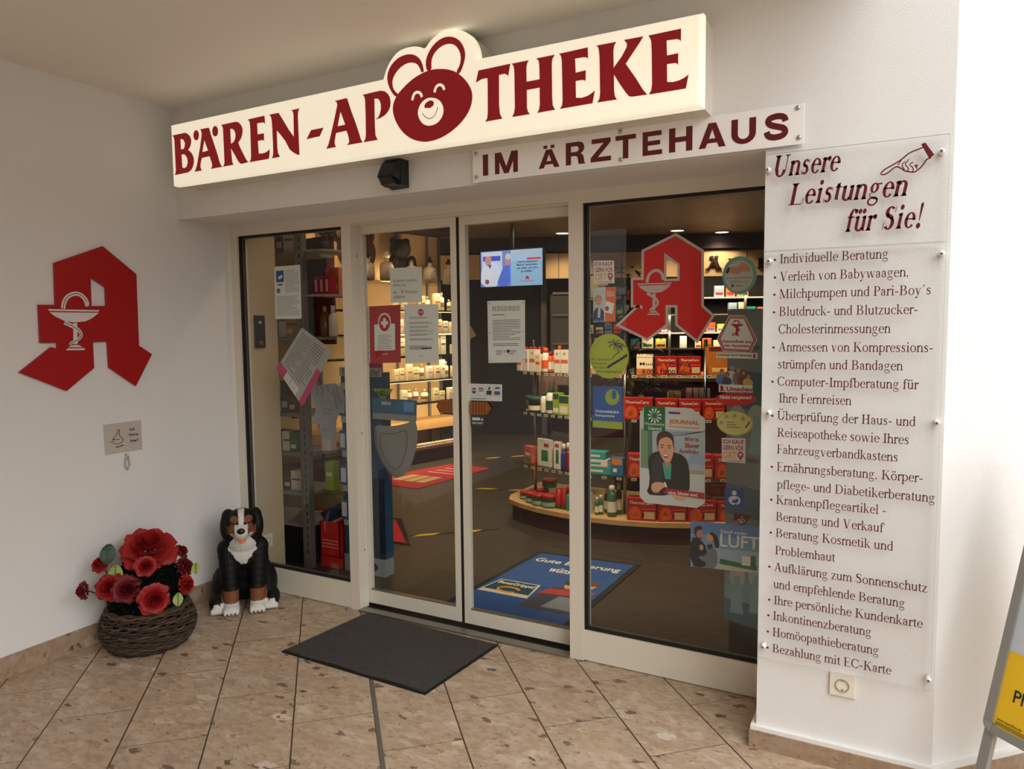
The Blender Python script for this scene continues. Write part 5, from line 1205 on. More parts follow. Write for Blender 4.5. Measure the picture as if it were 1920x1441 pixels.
q = X1 @ V3((on1(750, 480, .225), .225, 2.088)); t = thing('plush_bear', 'dark plush bear sitting on the top glass shelf behind the gold canister', 'toy', tuple(q))
def ball(mb, c, r, m, sq=(1, 1, 1), n=16, X=None):
    pr = [(r*math.sin(PI*j/10), -r*math.cos(PI*j/10)) for j in range(11)]; pr[0] = (1e-4, -r); pr[-1] = (1e-4, r)
    XX = (X or Matrix()) @ Matrix.Translation(c) @ Matrix.Diagonal((*sq, 1)); mb.lathe(pr, m, n, X=XX)
mb = MB(); ball(mb, q + V3((0, 0, .14)), .14, plush, (1, 1, 1.1)); mb.build('torso', t)
mb = MB(); ball(mb, q + V3((.02, -.02, .36)), .115, plush, (1.1, 1, 1)); ball(mb, q + V3((.06, -.1, .34)), .05, plush); mb.build('head', t)
for s_ in (-1, 1):
    mb = MB(); ball(mb, q + U1*(s_*.095) + V3((0, 0, .45)), .042, plush); mb.build('ear', t)
    mb = MB(); ball(mb, q + U1*(s_*.13) + N1*.05 + V3((0, 0, .2)), .055, plush, (1, 1, 1.7)); mb.build('arm', t)
    mb = MB(); ball(mb, q + U1*(s_*.11) + N1*.13 + V3((0, 0, .045)), .06, plush); mb.build('foot', t)
q = X1 @ V3((on1(737), .045, 2.0715)); mb = MB(); mb.lathe([(.042, 0), (.042, .2), (.038, .205), (0, .205)], gold, 18, c=tuple(q)); tag(mb.build('gold_canister'), 'tall gold canister in front of the plush bear on the top shelf', 'canister')
fh = lambda u, v, h: X1 @ V3((u, .388 - h, v))
t = thing('bear_head_sign', 'dark burgundy bear head cutout on the apricot wall just past the mullion', 'wall decoration', tuple(X1 @ V3((on1(668), .4, 2.1))))
sc0 = on1(664, 460, .388); mb = MB(); mb.prism([ellipse(sc0 + .02, 2.40, .25, .24, 32)], fh, 0, .03, brl); mb.build('head', t)
for dx in (-.16, .13): mb = MB(); mb.prism([ellipse(sc0 + dx, 2.60, .13, .145, 28), ellipse(sc0 + dx, 2.60, .088, .10, 28)[::-1]], fh, 0, .028, brl); mb.build('ear', t)
light('shelf_strip', 'AREA', X1 @ V3((on1(770), .30, 2.09)), 18, (1, .70, .38), .12, rot=(PI, 0, PI/2 - A14), size_y=2.4)
light('shelf_strip', 'AREA', X1 @ V3((on1(640), .30, 2.09)), 9, (1, .70, .38), .12, rot=(PI, 0, PI/2 - A14), size_y=1.2)
for z, pw in ((1.73, 4.5), (1.47, 4), (1.22, 4), (.94, 4), (.68, 3.5), (.35, 5)):
    o = light('shelf_strip', 'AREA', X1 @ V3((on1(800), -.02, z + .26)), pw, (1, .74, .42), .03, size_y=1.6)
    dv_ = (X1.to_3x3() @ V3((0, .55, -.85))).normalized(); zz = -dv_; yy = (U1 - zz*U1.dot(zz)).normalized(); xx = yy.cross(zz)
    mm_ = Matrix((xx, yy, zz)).transposed().to_4x4(); mm_.translation = o.location; o.matrix_world = mm_

# ---- back wall shelves
t = thing('back_wall_shelving', 'dark wall shelving filled with small packs under the lettered fascia', 'shelf unit', tuple(X2 @ V3((1.8, 0, 0))))
RB = [(1190, 1440, 490 + 66), (1190, 1440, 587), (1160, 1440, 622), (1150, 1440, 652)]
zs2 = [z2(1370, y) for _, _, y in RB]
for z in zs2: mb = MB(); mb.box((on2(1085), .02, z - .02), (on2(1470), .42, z), M((74, 66, 58), .5), X2); mb.build('shelf_board', t)
mb = MB(); mb.box((on2(1085), .02, 0), (on2(1470), .42, zs2[3] - .3), burg, X2); mb.build('cupboard_base', t)
for px in (1092, 1172, 1256, 1398): mb = MB(); mb.box((on2(px) - .015, .02, zs2[3] - .3), (on2(px) + .015, .06, zf0), steel, X2); mb.build('upright', t)
cols = [whitec, cream, M((214, 120, 60), .5), M((150, 170, 180), .5), M((190, 190, 90), .5), teal, M((150, 60, 50), .5), orange]
SB = ('highest', 'second', 'third', 'lowest')
for k, z in enumerate(zs2):
    px = 1094; i = 0
    while px < 1440:
        w = .07 + rn.random()*.09; h = .07 + rn.random()*.10
        inside = px < 1185 or px > 1290 or k >= 2
        if inside and rn.random() > .2:
            c = rn.choice(cols); q = X2 @ V3((on2(px) + w/2, .1, z))
            carton('remedy_pack', '%s pack on the %s dark back wall shelf, %s from the screen side' % ({whitec:'white',cream:'cream',cols[2]:'apricot',cols[3]:'grey blue',cols[4]:'olive yellow',teal:'teal',cols[6]:'rust red',orange:'orange'}[c], SB[k], (ORD + ['sixteenth', 'seventeenth', 'eighteenth', 'nineteenth', 'twentieth'] + ['last but %d' % j for j in range(40)])[i]), 'pack', 'packs on the back wall', q, A23, w, .06, h, c, [(rn.choice((whitec, pred, pgreen, pblue)), .1, .15, .9, .4)])
            i += 1
        px += w / .0064 + 2
    o = light('shelf_strip', 'AREA', X2 @ V3((on2(1340), -.02, z + .22)), 6, (1, .8, .55), .03, size_y=1.8)
    dv_ = (X2.to_3x3() @ V3((0, .7, -.7))).normalized(); zz = -dv_; yy = U2; xx = yy.cross(zz); mm_ = Matrix((xx, yy, zz)).transposed().to_4x4(); mm_.translation = o.location; o.matrix_world = mm_
# doorway in the back, its shade painted as a dark panel, with pale frame
mb = MB(); s0, s1 = on2(905), on2(1010); mb.box((s0, .36, 0), (s1, .448, zf0 - .1), M((30, 27, 25), .7), X2)
mb.box((s1 + .02, .30, 0), (s1 + .1, .448, zf0 - .05), M((120, 110, 98), .6), X2); struct(mb, 'door_3')
t = thing('glass_cabinet', 'dim grey cabinet with shelves standing beside the dark doorway at the back', 'cabinet', tuple(X2 @ V3((on2(1050), 0, 0))))
mb = MB(); s0, s1 = on2(1032), on2(1075); mb.box((s0, .05, 0), (s1, .42, zf0 - .22), M((96, 92, 86), .6), X2); mb.build('body', t)
for z in (.9, 1.3, 1.7, 2.0): mb = MB(); mb.box((s0 + .03, .035, z), (s1 - .03, .05, z + .03), M((140, 134, 124), .5), X2); mb.build('shelf_edge', t)

# ---- screen hung from the ceiling
YT = 5.0
tvq = [at_y(905, 467, YT), at_y(1017, 470, YT), at_y(1013, 537, YT), at_y(902, 535, YT)]
t = thing('ceiling_screen', 'lit flat screen showing two men in blue light, hung under the shop ceiling', 'screen', tuple((tvq[0] + tvq[1]) / 2))
x0, x1, z0, z1 = tvq[3].x, tvq[1].x, (tvq[2].z + tvq[3].z)/2, (tvq[0].z + tvq[1].z)/2
mb = MB(); mb.bbox((x0 - .015, YT + .002, z0 - .015), (x1 + .015, YT + .06, z1 + .015), blk, .004); mb.build('casing', t)
mb = MB(); mb.box(((x0+x1)/2 - .02, YT + .02, z1), ((x0+x1)/2 + .02, YT + .05, HI), blk); mb.build('ceiling_bracket', t)
em = lambda c, e=.62: M(c, .4, emit=e, var=.06, scale=8)
class ScreenPic(Pic): pass
fq = quad_map([V3((x0, YT, z1)), V3((x1, YT, z1)), V3((x1, YT, z0)), V3((x0, YT, z0))], V3((0, -1, 0)))
def scr(part, items):
    mb = MB()
    for j, (c, pts) in enumerate(items): mb.prism([pts], fq, None, .0006 + .0004*j + {'panel': 0, 'scene': .002, 'men': .006, 'lettering': .004}[part], em(c))
    mb.build(part, t)
scr('panel', [((150, 196, 232), R01)])
scr('scene', [((120, 140, 224), [(0,0),(.5,0),(.5,1),(0,1)]), ((200, 216, 240), [(.02,.1),(.36,.1),(.36,.98),(.02,.98)]), ((70, 90, 210), [(.04,.72),(.33,.72),(.33,.86),(.04,.86)]), ((170, 205, 236), [(.5,.7),(1,.7),(1,1),(.5,1)])])
scr('men', [((214, 228, 248), smooth_loop([(0,0),(.33,0),(.31,.5),(.22,.66),(.08,.66),(.01,.5)], 1)), ((198, 152, 140), ellipse(.13,.74,.055,.16)), ((206, 208, 214), ellipse(.13,.89,.04,.035)), ((70, 100, 200), [(.12,.62),(.19,.62),(.16,.5)]), ((160, 84, 80), ellipse(.11,.14,.035,.07)), ((84, 120, 226), smooth_loop([(.26,0),(.49,0),(.49,.56),(.42,.6),(.34,.4)], 1)), ((190, 146, 136), ellipse(.45,.72,.045,.14)), ((206, 206, 210), ellipse(.46,.82,.045,.09))])
mb = MB()
for tx, u0, u1, v in (('„Nicht lieferbar?', .60, .93, .62), ('Meine Apotheke', .60, .92, .535), ('tut alles, um mir', .60, .93, .45), ('zu helfen.“', .66, .87, .365)): put_sans(mb, tx, u0, u1, v, v + .065, fq, .009, em((20, 30, 60), .05), .02)
mb.prism([[(.76,.71),(.98,.71),(.98,.76),(.76,.76)]], fq, None, .009, em((220, 60, 70)))
mb.prism([[(.74,.16),(.755,.16),(.755,.19),(.775,.19),(.775,.16),(.795,.16),(.79,.24),(.765,.27),(.74,.24)]], fq, None, .009, em((200, 30, 50))); mb.prism([[(.65,.115),(.88,.115),(.88,.13),(.65,.13)]], fq, None, .009, em((190, 70, 90))); mb.build('lettering', t)

# ---- centre gondola
front = [(.66, 2.56), (.72, 2.42), (.86, 2.33), (1.04, 2.255), (1.28, 2.195), (1.52, 2.165), (1.76, 2.18), (2.0, 2.235), (2.25, 2.34), (2.5, 2.48), (2.72, 2.65)]
def gfront(px, back=0.0, z=.5):
    """point on the gondola's front curve seen in column px, set back a little"""
    best = None
    for i in range(len(front) - 1):
        a, b = V3((*front[i], 0)), V3((*front[i+1], 0)); e = b - a; n_ = V3((e.y, -e.x, 0)).normalized()
        pl = a - n_*back; q = at_plane(px, 760, pl, n_); tt = (q - pl).dot(e)/e.length_squared
        over = max(-tt, tt - 1, 0)*e.length
        if best is None or over < best[0] - 1e-6: best = (over, V3((q.x, q.y, z)), math.atan2(e.y, e.x))
    return best[1], best[2]
def gpoly(d):
    out = []
    n_ = len(front)
    for i, p in enumerate(front):
        a = front[max(0, i-1)]; b = front[min(n_-1, i+1)]; l = math.hypot(b[0]-a[0], b[1]-a[1]); out.append((p[0] - (b[1]-a[1])/l*d, p[1] + (b[0]-a[0])/l*d))
    return out
gondola = t = thing('promotion_gondola', 'bow fronted gondola with beech top, burgundy plinth and glass tiers in mid shop', 'gondola', (1.6, 2.7, 0))
flat = lambda u, v, h: V3((u, v, h))
mb = MB(); mb.prism([gpoly(.03) + [(2.74, 3.1), (.70, 3.1)]], flat, 0, .130, burg); mb.build('plinth', t)
mb = MB(); mb.prism([gpoly(0) + [(2.78, 3.12), (.66, 3.12)]], flat, .130, .165, beech); mb.build('beech_top', t)
GZ = [.47, .89, 1.205]
for z in GZ:
    a = gpoly(.04); b = gpoly(.42); mb = MB(); mb.prism([a[1:] + b[1:][::-1]], flat, z - .012, z, sglass); mb.build('glass_tier', t)
    for px in list(range(985, 1066, 13)) + list(range(1105, 1370, 28)):
        q, an = gfront(px, .032, z); mb = MB(); X = frame_at(q, an); mb.box((-.018, -.004, -.018), (.018, 0, 0), M((206, 196, 172), .5), X); mb.box((-.012, -.0046, -.012), (.012, -.004, -.006), blackink, X); mb.build('price_tag', t)
for px in (1003, 1172, 1322): q, an = gfront(px, .22, 0); mb = MB(); mb.tube([q + V3((0, 0, .165)), q + V3((0, 0, 1.45))], .013, chrome, 12); mb.build('post', t)
q, an = gfront(1052, .36, 0); mb = MB(); mb.bbox((-.14, 0, .70), (.14, .05, .86), burg, .02, frame_at(q, an)); mb.build('cushion_panel', t)
q, an = gfront(1040, .40, 0); mb = MB(); mb.box((-.25, 0, .90), (.25, .01, 1.19), M((176, 140, 128), .7), frame_at(q, an)); mb.build('back_panel', t)
def gprod(kind, px0, px1, py0, z, lab, *a, back=.10, group=None, **k):
    q, an = gfront((px0 + px1)/2, back, z); d_ = (q - CAM).dot(CF); w = abs(px1 - px0) * d_ / FPX / max(.6, abs(math.cos(an - YAW)))
    top = z + 0.0
    h = (CAM.z + ((ray((px0+px1)/2, py0).z) * ((q - CAM).to_2d().length / ray((px0+px1)/2, py0).to_2d().length))) - z
    return q, an, w, max(.03, h)
def gc(lab, px0, px1, py0, z, body, band=None, back=.10, name='carton', cat='carton', group='cartons on the gondola', d=.06, **k):
    q, an, w, h = gprod(0, px0, px1, py0, z, lab, back=back); return carton(name, lab, cat, group, q, an, w*.96, d, h, body, band, **k)
def gb(lab, px0, px1, py0, z, body, capm, cf=.8, labm=None, back=.10, name='bottle', cat='bottle', group='bottles on the gondola', kind='bottle'):
    q, an, w, h = gprod(0, px0, px1, py0, z, lab, back=back); r = w*.48
    if kind == 'jar': pr = [(r*.95, 0), (r, .008), (r, h*cf), (r*1.03, h*cf), (r*1.03, h*.97), (r*.9, h), (0, h)]
    elif kind == 'tube': pr = [(r*.8, 0), (r*.8, h*.16), (r, h*.17), (r, h*.3), (r*.9, h), (0, h)]; 
    else: pr = [(r*.95, 0), (r, .008), (r, h*cf*.85), (r*.6, h*cf), (r*.6, h*.97), (r*.4, h), (0, h)]
    return bottle(name, lab, cat, group, q, pr, body, capm, h*cf if kind != 'tube' else h*.17, (h*.15, h*cf*.62) if labm else None, labm)
T3, T2, T1, T0 = 1.205, .89, .47, .165
ob_ = [(orange, .05, .42, .95, .58), (M((196, 150, 60), .5), .35, .78, .65, .88)]
gc('small white and orange carton, first on the top glass tier', 975, 985, 668, T3, whitec, ob_, name='sun_care_carton')
gc('tall white carton with orange band, second on the top glass tier', 986, 997, 655, T3, whitec, ob_, name='sun_care_carton')
gc('tall white carton with orange band, third on the top glass tier', 998, 1009, 655, T3, whitec, ob_, name='sun_care_carton')
for i in range(5): gb('orange capped sun care tube behind the white cartons, %s of its row' % ORD[i], 985 + i*8, 992 + i*8, 650, T3, orange, redl, .6, back=.2, name='sun_care_tube', kind='bottle', group='tubes behind the cartons')
gc('small apricot carton before the orange tubes on the top glass tier', 1010, 1018, 664, T3, cream, ob_, name='sun_care_carton')
gb('white bottle with orange cap and band on the top glass tier', 1018, 1030, 652, T3, whitec, orange, .8, orange, name='sun_care_bottle')
gb('slim orange bottle, first of two on the top glass tier', 1029, 1036, 659, T3, orange, redl, .8, whitec, name='sun_care_bottle')
gb('slim orange bottle, second of two on the top glass tier', 1036, 1043, 658, T3, orange, redl, .8, whitec, name='sun_care_bottle')
gc('white carton with wide orange band before the mullion', 1044, 1055, 656, T3, whitec, ob_, name='sun_care_carton'); gb('white bottle with orange cap behind the wide banded cartons', 1046, 1054, 648, T3, whitec, orange, .75, back=.2, name='sun_care_bottle')
gc('white carton with wide orange band touching the mullion edge', 1056, 1070, 656, T3, whitec, ob_, name='sun_care_carton')
dgb = [(whitec, .08, .12, .92, .55)]
gb('small dark green jar at the end of the middle glass tier', 988, 996, 741, T2, whitec, grn, .7, grn, name='herb_jar', kind='jar', cat='jar', group='jars on the middle tier')
gb('wide dark green jar with cream label on the middle glass tier', 996, 1015, 743, T2, grn, grn, .72, cream, name='herb_jar', kind='jar', cat='jar', group='jars on the middle tier')
gb('white tube with dark green top beside the wide green jar', 1015, 1026, 735, T2, whitec, grn, .82, cream, name='herb_bottle'); gb('taller white bottle with dark green cap on the middle glass tier', 1026, 1040, 728, T2, whitec, grn, .84, grn, name='herb_bottle')
gc('lime green carton next to the taller white bottle', 1041, 1053, 736, T2, lime, [(whitec, .1, .1, .9, .3), (grn, .1, .7, .9, .95)], name='herb_carton'); gc('dark green and yellow carton beside the lime carton', 1053, 1070, 742, T2, M((196, 196, 70), .5), [(grn, 0, .62, 1, 1), (whitec, .1, .1, .9, .45)], name='herb_carton')
gc('dark green carton at the back of the middle glass tier', 1050, 1066, 722, T2, grn, None, back=.22, name='herb_carton')
gc('orange and red blister pack leaning at the end of the lower glass tier', 986, 1004, 836, T1, M((214, 96, 50), .5), [(pgreen, .1, .1, .9, .3), (whitec, .2, .45, .8, .6)], name='plaster_pack', back=.14)
gc('white blister pack with green picture on the lower glass tier', 1010, 1034, 823, T1, whitec, [(pgreen, .3, .2, .8, .6), (pred, .5, .72, .85, .85)], name='plaster_pack', back=.12, d=.03)
gc('narrow white pack with green picture beside the blue spray', 1040, 1052, 828, T1, whitec, [(pgreen, .35, .2, .75, .7), (pred, .2, .8, .8, .92)], name='plaster_pack', d=.03)
gb('blue spray bottle with white nozzle on the lower glass tier', 1053, 1061, 832, T1, M((30, 64, 150), .4), whitec, .72, name='spray_bottle'); gb('dark red spray bottle with white nozzle by the mullion', 1061, 1069, 830, T1, M((140, 24, 40), .4), whitec, .72, name='spray_bottle')
mint = M((70, 128, 104), .5, name='mint_label')
for i, (a, b, c, bk) in enumerate(((977, 989, 920, .13), (988, 1002, 922, .09), (1001, 1018, 925, .08), (1018, 1041, 926, .09), (995, 1008, 917, .22), (1010, 1024, 917, .24))):
    gb(('green jar with red lid, first on the beech top', 'green jar with red lid, second on the beech top', 'green jar with red lid, third on the beech top', 'broad green jar with red lid beside the upright tubes', 'green jar with red lid behind the second one', 'green jar with red lid behind the third one')[i], a, b, c, T0, mint, redl, .74, M((150, 176, 150), .5), back=bk, name='balm_jar', kind='jar', cat='jar', group='red lidded jars')
gb('green jar with red lid stacked at the back near the post', 1021, 1038, 897, T0 + .09, mint, redl, .7, back=.3, name='balm_jar', kind='jar', cat='jar', group='red lidded jars')
for i, (a, b) in enumerate(((1042, 1052), (1053, 1061))): gb(('upright mint tube on a red cap, beside the broad jar', 'upright mint tube on a red cap, by the red capped bottle')[i], a, b, 916, T0, mint, redl, .9, back=.1, name='balm_tube', kind='tube', cat='tube', group='balm tubes')
gb('mint bottle with tall red cap by the mullion', 1061, 1070, 912, T0, mint, redl, .7, back=.1, name='balm_bottle')
gc('white carton standing on the beech top just right of the mullion', 1094, 1107, 925, T0, whitec, [(pred, .2, .1, .8, .2)], name='remedy_carton')
pale = M((170, 190, 160), .4, name='pale_green_bottle')
for i, (a, b, c, bk) in enumerate(((1115, 1123, 932, .1), (1122, 1131, 928, .12), (1133, 1143, 916, .2), (1139, 1156, 910, .1), (1155, 1166, 905, .18))):
    gb(('small white capped green bottle, first of the bath oils', 'small white capped green bottle, second of the bath oils', 'slim green bottle standing behind the small bath oils', 'large white capped green bottle with white label', 'tall green bottle behind the large bath oil bottle')[i], a, b, c, T0, M((64, 104, 70), .35), whitec, .8, whitec, back=bk, name='bath_oil_bottle', group='bath oils on the beech top')
for i in range(3): 
    q, an = gfront(1122, .14, T1 + i*.055 + .0)
    carton('teal_soap_pack', ('wide teal pack at the bottom of the stack right of the mullion', 'white and teal pack in the middle of the stack', 'small teal pack on top of the stack')[i], 'pack', 'stacked teal packs', q, an, (.26, .17, .14)[i], .10, .053, (teal, whitec, teal)[i], [(whitec if i != 1 else teal, .1, .3, .7, .6)])
gc('blue and orange pack beside the stacked teal packs', 1147, 1170, 857, T1, M((46, 110, 150), .5), [(M((214, 130, 60), .5), .1, .6, .9, .95), (whitec, .2, .2, .5, .4)], name='tea_pack', d=.05)
gc('small red bottle carton standing by the teal packs', 1099, 1104, 842, T1, M((150, 50, 40), .5), None, name='remedy_carton')
# red heat pad boxes
hb = M((168, 22, 18), .45, var=.06, name='heat_box_red'); hb2 = M((216, 82, 26), .45, var=.25, scale=30, name='heat_box_flame'); hb3 = M((236, 150, 60), .45, name='heat_box_glow'); wl = M((226, 206, 176), .45)
def heat(lab, px0, px1, py0, z, back=.08):
    art = [(hb2, smooth_loop([(.05,.06),(.08,.5),(.22,.66),(.42,.6),(.5,.3),(.45,.06)], 1)), (hb3, smooth_loop([(.16,.14),(.2,.42),(.32,.46),(.36,.2)], 1)), (hb2, [(.52,.5),(.97,.5),(.97,.56),(.52,.56)]), (M((206, 178, 130), .5), [(.58,.1),(.94,.1),(.94,.42),(.58,.42)]), (blk, ellipse(.56,.24,.03,.09))]
    gc(lab, px0, px1, py0, z, hb, None, back, 'heat_pad_box', 'box', 'red heat pad boxes', .10, art=art, txt=('ThermaCare', .08, .74, .88, .88), tm=wl)
for a, b, c, z, bk, lab in ((1178, 1232, 932, T0, .08, 'red heat pad box on the beech top beside the bath oils'), (1233, 1287, 934, T0, .08, 'red heat pad box on the beech top right under the JOURNAL poster'), (1288, 1342, 936, T0, .08, 'red heat pad box on the beech top before the nursing sign'), (1344, 1398, 938, T0, .08, 'red heat pad box on the beech top behind the couple poster'),
    (1326, 1374, 902, T0 + .15, .22, 'red heat pad box on the stacked back row beside the nursing sign'), (1178, 1228, 850, T1, .08, 'red heat pad box on the lower glass tier next to the blue pack'), (1232, 1280, 851, T1, .08, 'red heat pad box on the lower glass tier behind the JOURNAL poster'), (1284, 1336, 851, T1, .08, 'red heat pad box at the poster edge on the lower glass tier'), (1338, 1390, 852, T1, .08, 'red heat pad box on the lower glass tier behind the shop local sticker'),
    (1170, 1224, 745, T2, .08, 'red heat pad box on the middle glass tier beside the blue sticker'), (1228, 1269, 747, T2, .08, 'red heat pad box on the middle glass tier above the green poster corner'), (1271, 1312, 748, T2, .08, 'red heat pad box on the middle glass tier above the word JOURNAL'), (1314, 1356, 748, T2, .08, 'red heat pad box on the middle glass tier beside the red oval sticker'),
    (1228, 1268, 668, T3, .1, 'red heat pad box on the top glass tier behind the word Montag'), (1270, 1312, 668, T3, .1, 'red heat pad box on the top glass tier behind the word Freitag')): heat(lab, a, b, c, z, bk)
gc('cream carton on the top glass tier beside the lime sticker', 1194, 1224, 664, T3, cream, [(M((214, 110, 50), .5), 0, 0, 1, .3)], name='remedy_carton', back=.1)
gc('amber and brown gift box on the top glass tier below the six sided seal', 1324, 1366, 650, T3, M((190, 110, 40), .45, var=.3, scale=20), [(M((110, 40, 20), .5), 0, .84, 1, 1), (M((240, 196, 120), .5), .15, .1, .85, .25)], name='gift_box', back=.1, d=.09)
for i, (a, b, c) in enumerate(((1097, 1106, 668), (1106, 1114, 664), (1152, 1172, 676))): gc('cream carton on the top glass tier behind the lime sticker, %s of three' % ORD[i], a, b, c, T3, cream, [(porange, 0, 0, 1, .3)], name='remedy_carton')
gc('pale yellow carton on the middle glass tier against the mullion', 1096, 1104, 735, T2, M((224, 206, 110), .5), [(pred, .2, .3, .8, .5)], name='remedy_carton')
for i in range(4): gc('small red and white carton in the row behind the heat pad boxes, %s of four' % ORD[i], 1286 + i*11, 1296 + i*11, 727, T2, redl, [(whitec, 0, .6, 1, 1)], back=.3, name='lozenge_carton', group='small cartons behind the heat pads')
for i in range(2): gc('small cream carton beside the red lozenge cartons, %s of two' % ORD[i], 1252 + i*13, 1263 + i*13, 733, T2, cream, [(porange, .1, .2, .9, .5)], back=.3, name='lozenge_carton', group='small cartons behind the heat pads')
for a in (1.15, 1.9, 2.35): light('gondola_spot', 'SPOT', (a, 1.35, HI - .03), 75, (1, .82, .58), .05, rot=(math.radians(24), 0, 0), spot=1.5)

# ---- potted plant behind the gondola
q = at_y(1180, 600, 3.9); q.z = 0; t = thing('potted_fig', 'tall leafy potted fig standing behind the gondola beside the window emblem', 'plant', tuple(q))
mb = MB(); mb.lathe([(.13, 0), (.17, .30), (.18, .32), (.16, .32), (.15, .28), (0, .28)], M((90, 70, 56), .7), 20, c=tuple(q)); mb.build('pot', t)
mb = MB(); mb.tube([q + V3((0, 0, .28)), q + V3((.02, .01, .9)), q + V3((-.02, 0, 1.5)), q + V3((.03, 0, 1.95))], [.02, .018, .014, .008], M((92, 74, 54), .8), 8)
for j in range(7): z_ = .8 + j*.17; a = j*2.4; mb.tube([q + V3((0, 0, z_)), q + V3((.18*math.cos(a), .18*math.sin(a), z_ + .18))], [.008, .004], M((92, 74, 54), .8), 6)
mb.build('trunk', t)
leafm = [M((56, 84, 44), .5, var=.2), M((76, 104, 58), .5, var=.2), M((42, 62, 34), .5, var=.2)]
mb = MB()
def leaf_(mb, c, d, l, w, m):
    d = d.normalized(); s = d.cross(V3((0, 0, 1)));  s = s.normalized() if s.length > .01 else V3((1, 0, 0)); u = s.cross(d)
    vs = [c, c + d*l*.4 + s*w*.5 + u*l*.05, c + d*l*.4 - s*w*.5 + u*l*.05, c + d*l - u*l*.12, c + d*l*.45 - u*l*.03]
    mb.add(vs, [(0, 1, 4), (0, 4, 2), (1, 3, 4), (4, 3, 2)], m)
for j in range(260):
    z_ = .7 + rn.random()*1.4; a = rn.random()*2*PI; rr_ = .05 + rn.random()*.27
    leaf_(mb, q + V3((rr_*math.cos(a), rr_*math.sin(a), z_)), V3((math.cos(a + rn.random() - .5), math.sin(a + rn.random() - .5), rn.random()*.8 - .5)), .10 + .05*rn.random(), .05, rn.choice(leafm))
mb.build('foliage', t)

# ---- service counter deeper in the shop
t = thing('service_counter', 'burgundy service counter with beech worktop far behind the gondola', 'counter', (1.6, 5.2, 0))
X = frame_at(V3((1.7, 5.3, 0)), A23*.6); mb = MB(); mb.bbox((-.9, -.25, 0), (1.1, .25, .96), burg, .02, X); mb.build('body', t); mb = MB(); mb.bbox((-.95, -.3, .96), (1.15, .3, 1.0), beech, .01, X); mb.build('worktop', t)

# ---- mats and floor tape
def floor_quad(pts, h=0.006): 
    q = [V3((*p, h)) for p in pts]; return q
def mat_thing(name, lab, pts, colm, h=.006):
    t = thing(name, lab, 'mat', (pts[0][0], pts[0][1], 0)); mb = MB(); mb.prism([pts], flat, 0.0004, h, colm); mb.build('pile', t); return t
bm_ = [(1.265, .62), (2.03, .60), (2.045, 1.78), (1.325, 1.735)]
t = mat_thing('greeting_mat', 'blue entrance mat with Gute Besserung lettering and a picture just inside the doors', bm_, M((26, 30, 36), .9))
qm = [V3((*p, .006)) for p in (bm_[3], bm_[2], bm_[1], bm_[0])]; fm = quad_map(qm, V3((0, 0, 1)))
def mp(part, m, *polys, h=.0005):
    mb = MB()
    for pl in polys: mb.prism([pl], fm, None, h, m)
    return mb.build(part, t)
mp('blue_field', M((36, 78, 140), .85), [(.05,.04),(.95,.04),(.95,.97),(.05,.97)])
mb = MB(); wy = M((228, 222, 200), .8)
for tx, u0, u1, v in (('Gute Besserung', .10, .90, .80), ('wünscht', .34, .66, .68)): put_sans(mb, tx, u0, u1, v, v + .085, fm, .001, wy, .015)
mb.build('lettering', t)
mp('brand_panel', M((206, 196, 176), .8), [(.06,.26),(.50,.26),(.46,.46),(.10,.46)], h=.0009); mp('brand_panel', M((22, 64, 84), .8), [(.08,.30),(.48,.30),(.44,.45),(.11,.45)], h=.0013)
mb = MB(); put_sans(mb, 'BoxaGrippal', .12, .44, .385, .435, fm, .0017, wy, .02); mb.prism([stroke(ellipse(.28, .33, .09, .035, 20, .3, 5.6), .018)], fm, None, .0017, M((214, 140, 50), .8)); mb.build('brand_lettering', t)
gp = MB()
for c, pts in (((60, 60, 70), [(.5,.16),(.9,.16),(.88,.46),(.74,.54),(.56,.46)]), ((170, 56, 44), [(.5,.36),(.9,.40),(.92,.48),(.55,.44)]), ((196, 150, 120), ellipse(.68,.52,.05,.05)), ((70, 50, 40), ellipse(.66,.56,.06,.04)), ((196, 150, 120), ellipse(.82,.55,.05,.05)), ((90, 64, 44), ellipse(.83,.59,.055,.035)), ((120, 126, 140), [(.66,.2),(.9,.2),(.9,.36),(.7,.36)])): gp.prism([pts], fm, None, .0009 + .0002*len(gp.v)/40, M(c, .8))
gp.build('people_picture', t)
rm_ = M((196, 34, 42), .85, name='red_mat_pile')
t = mat_thing('distance_mat', 'red floor mat with pale lettering block in front of the cosmetics wall', [(-1.35, 3.0), (-.60, 3.0), (-.48, 4.2), (-1.02, 4.2)], rm_)
fm = quad_map([V3((-1.02, 4.2, .006)), V3((-.48, 4.2, .006)), V3((-.60, 3.0, .006)), V3((-1.35, 3.0, .006))], V3((0, 0, 1)))
mp('pale_letter_block', M((222, 196, 130), .8), [(.25,.2),(.42,.2),(.40,.45),(.22,.45)], [(.46,.2),(.62,.2),(.60,.45),(.44,.45)], [(.66,.2),(.82,.2),(.80,.45),(.64,.45)]); mp('text_lines', M((230, 200, 190), .8), [(.25,.6),(.85,.6),(.85,.63),(.25,.63)], [(.25,.7),(.85,.7),(.85,.73),(.25,.73)], [(.25,.8),(.8,.8),(.8,.83),(.25,.83)])
t = mat_thing('second_distance_mat', 'red floor mat with dark rim beside the blue cardboard display', [(-.75, 1.42), (.44, 1.46), (-.06, 2.02), (-.95, 1.98)], M((40, 34, 32), .9), .005)
mb = MB(); mb.prism([[(-.68, 1.46), (.38, 1.49), (-.08, 1.97), (-.88, 1.94)]], flat, None, .0056, rm_); mb.build('red_field', t)
yl = M((222, 178, 30), .6, name='tape_yellow'); bl_ = M((26, 24, 22), .6, name='tape_black')
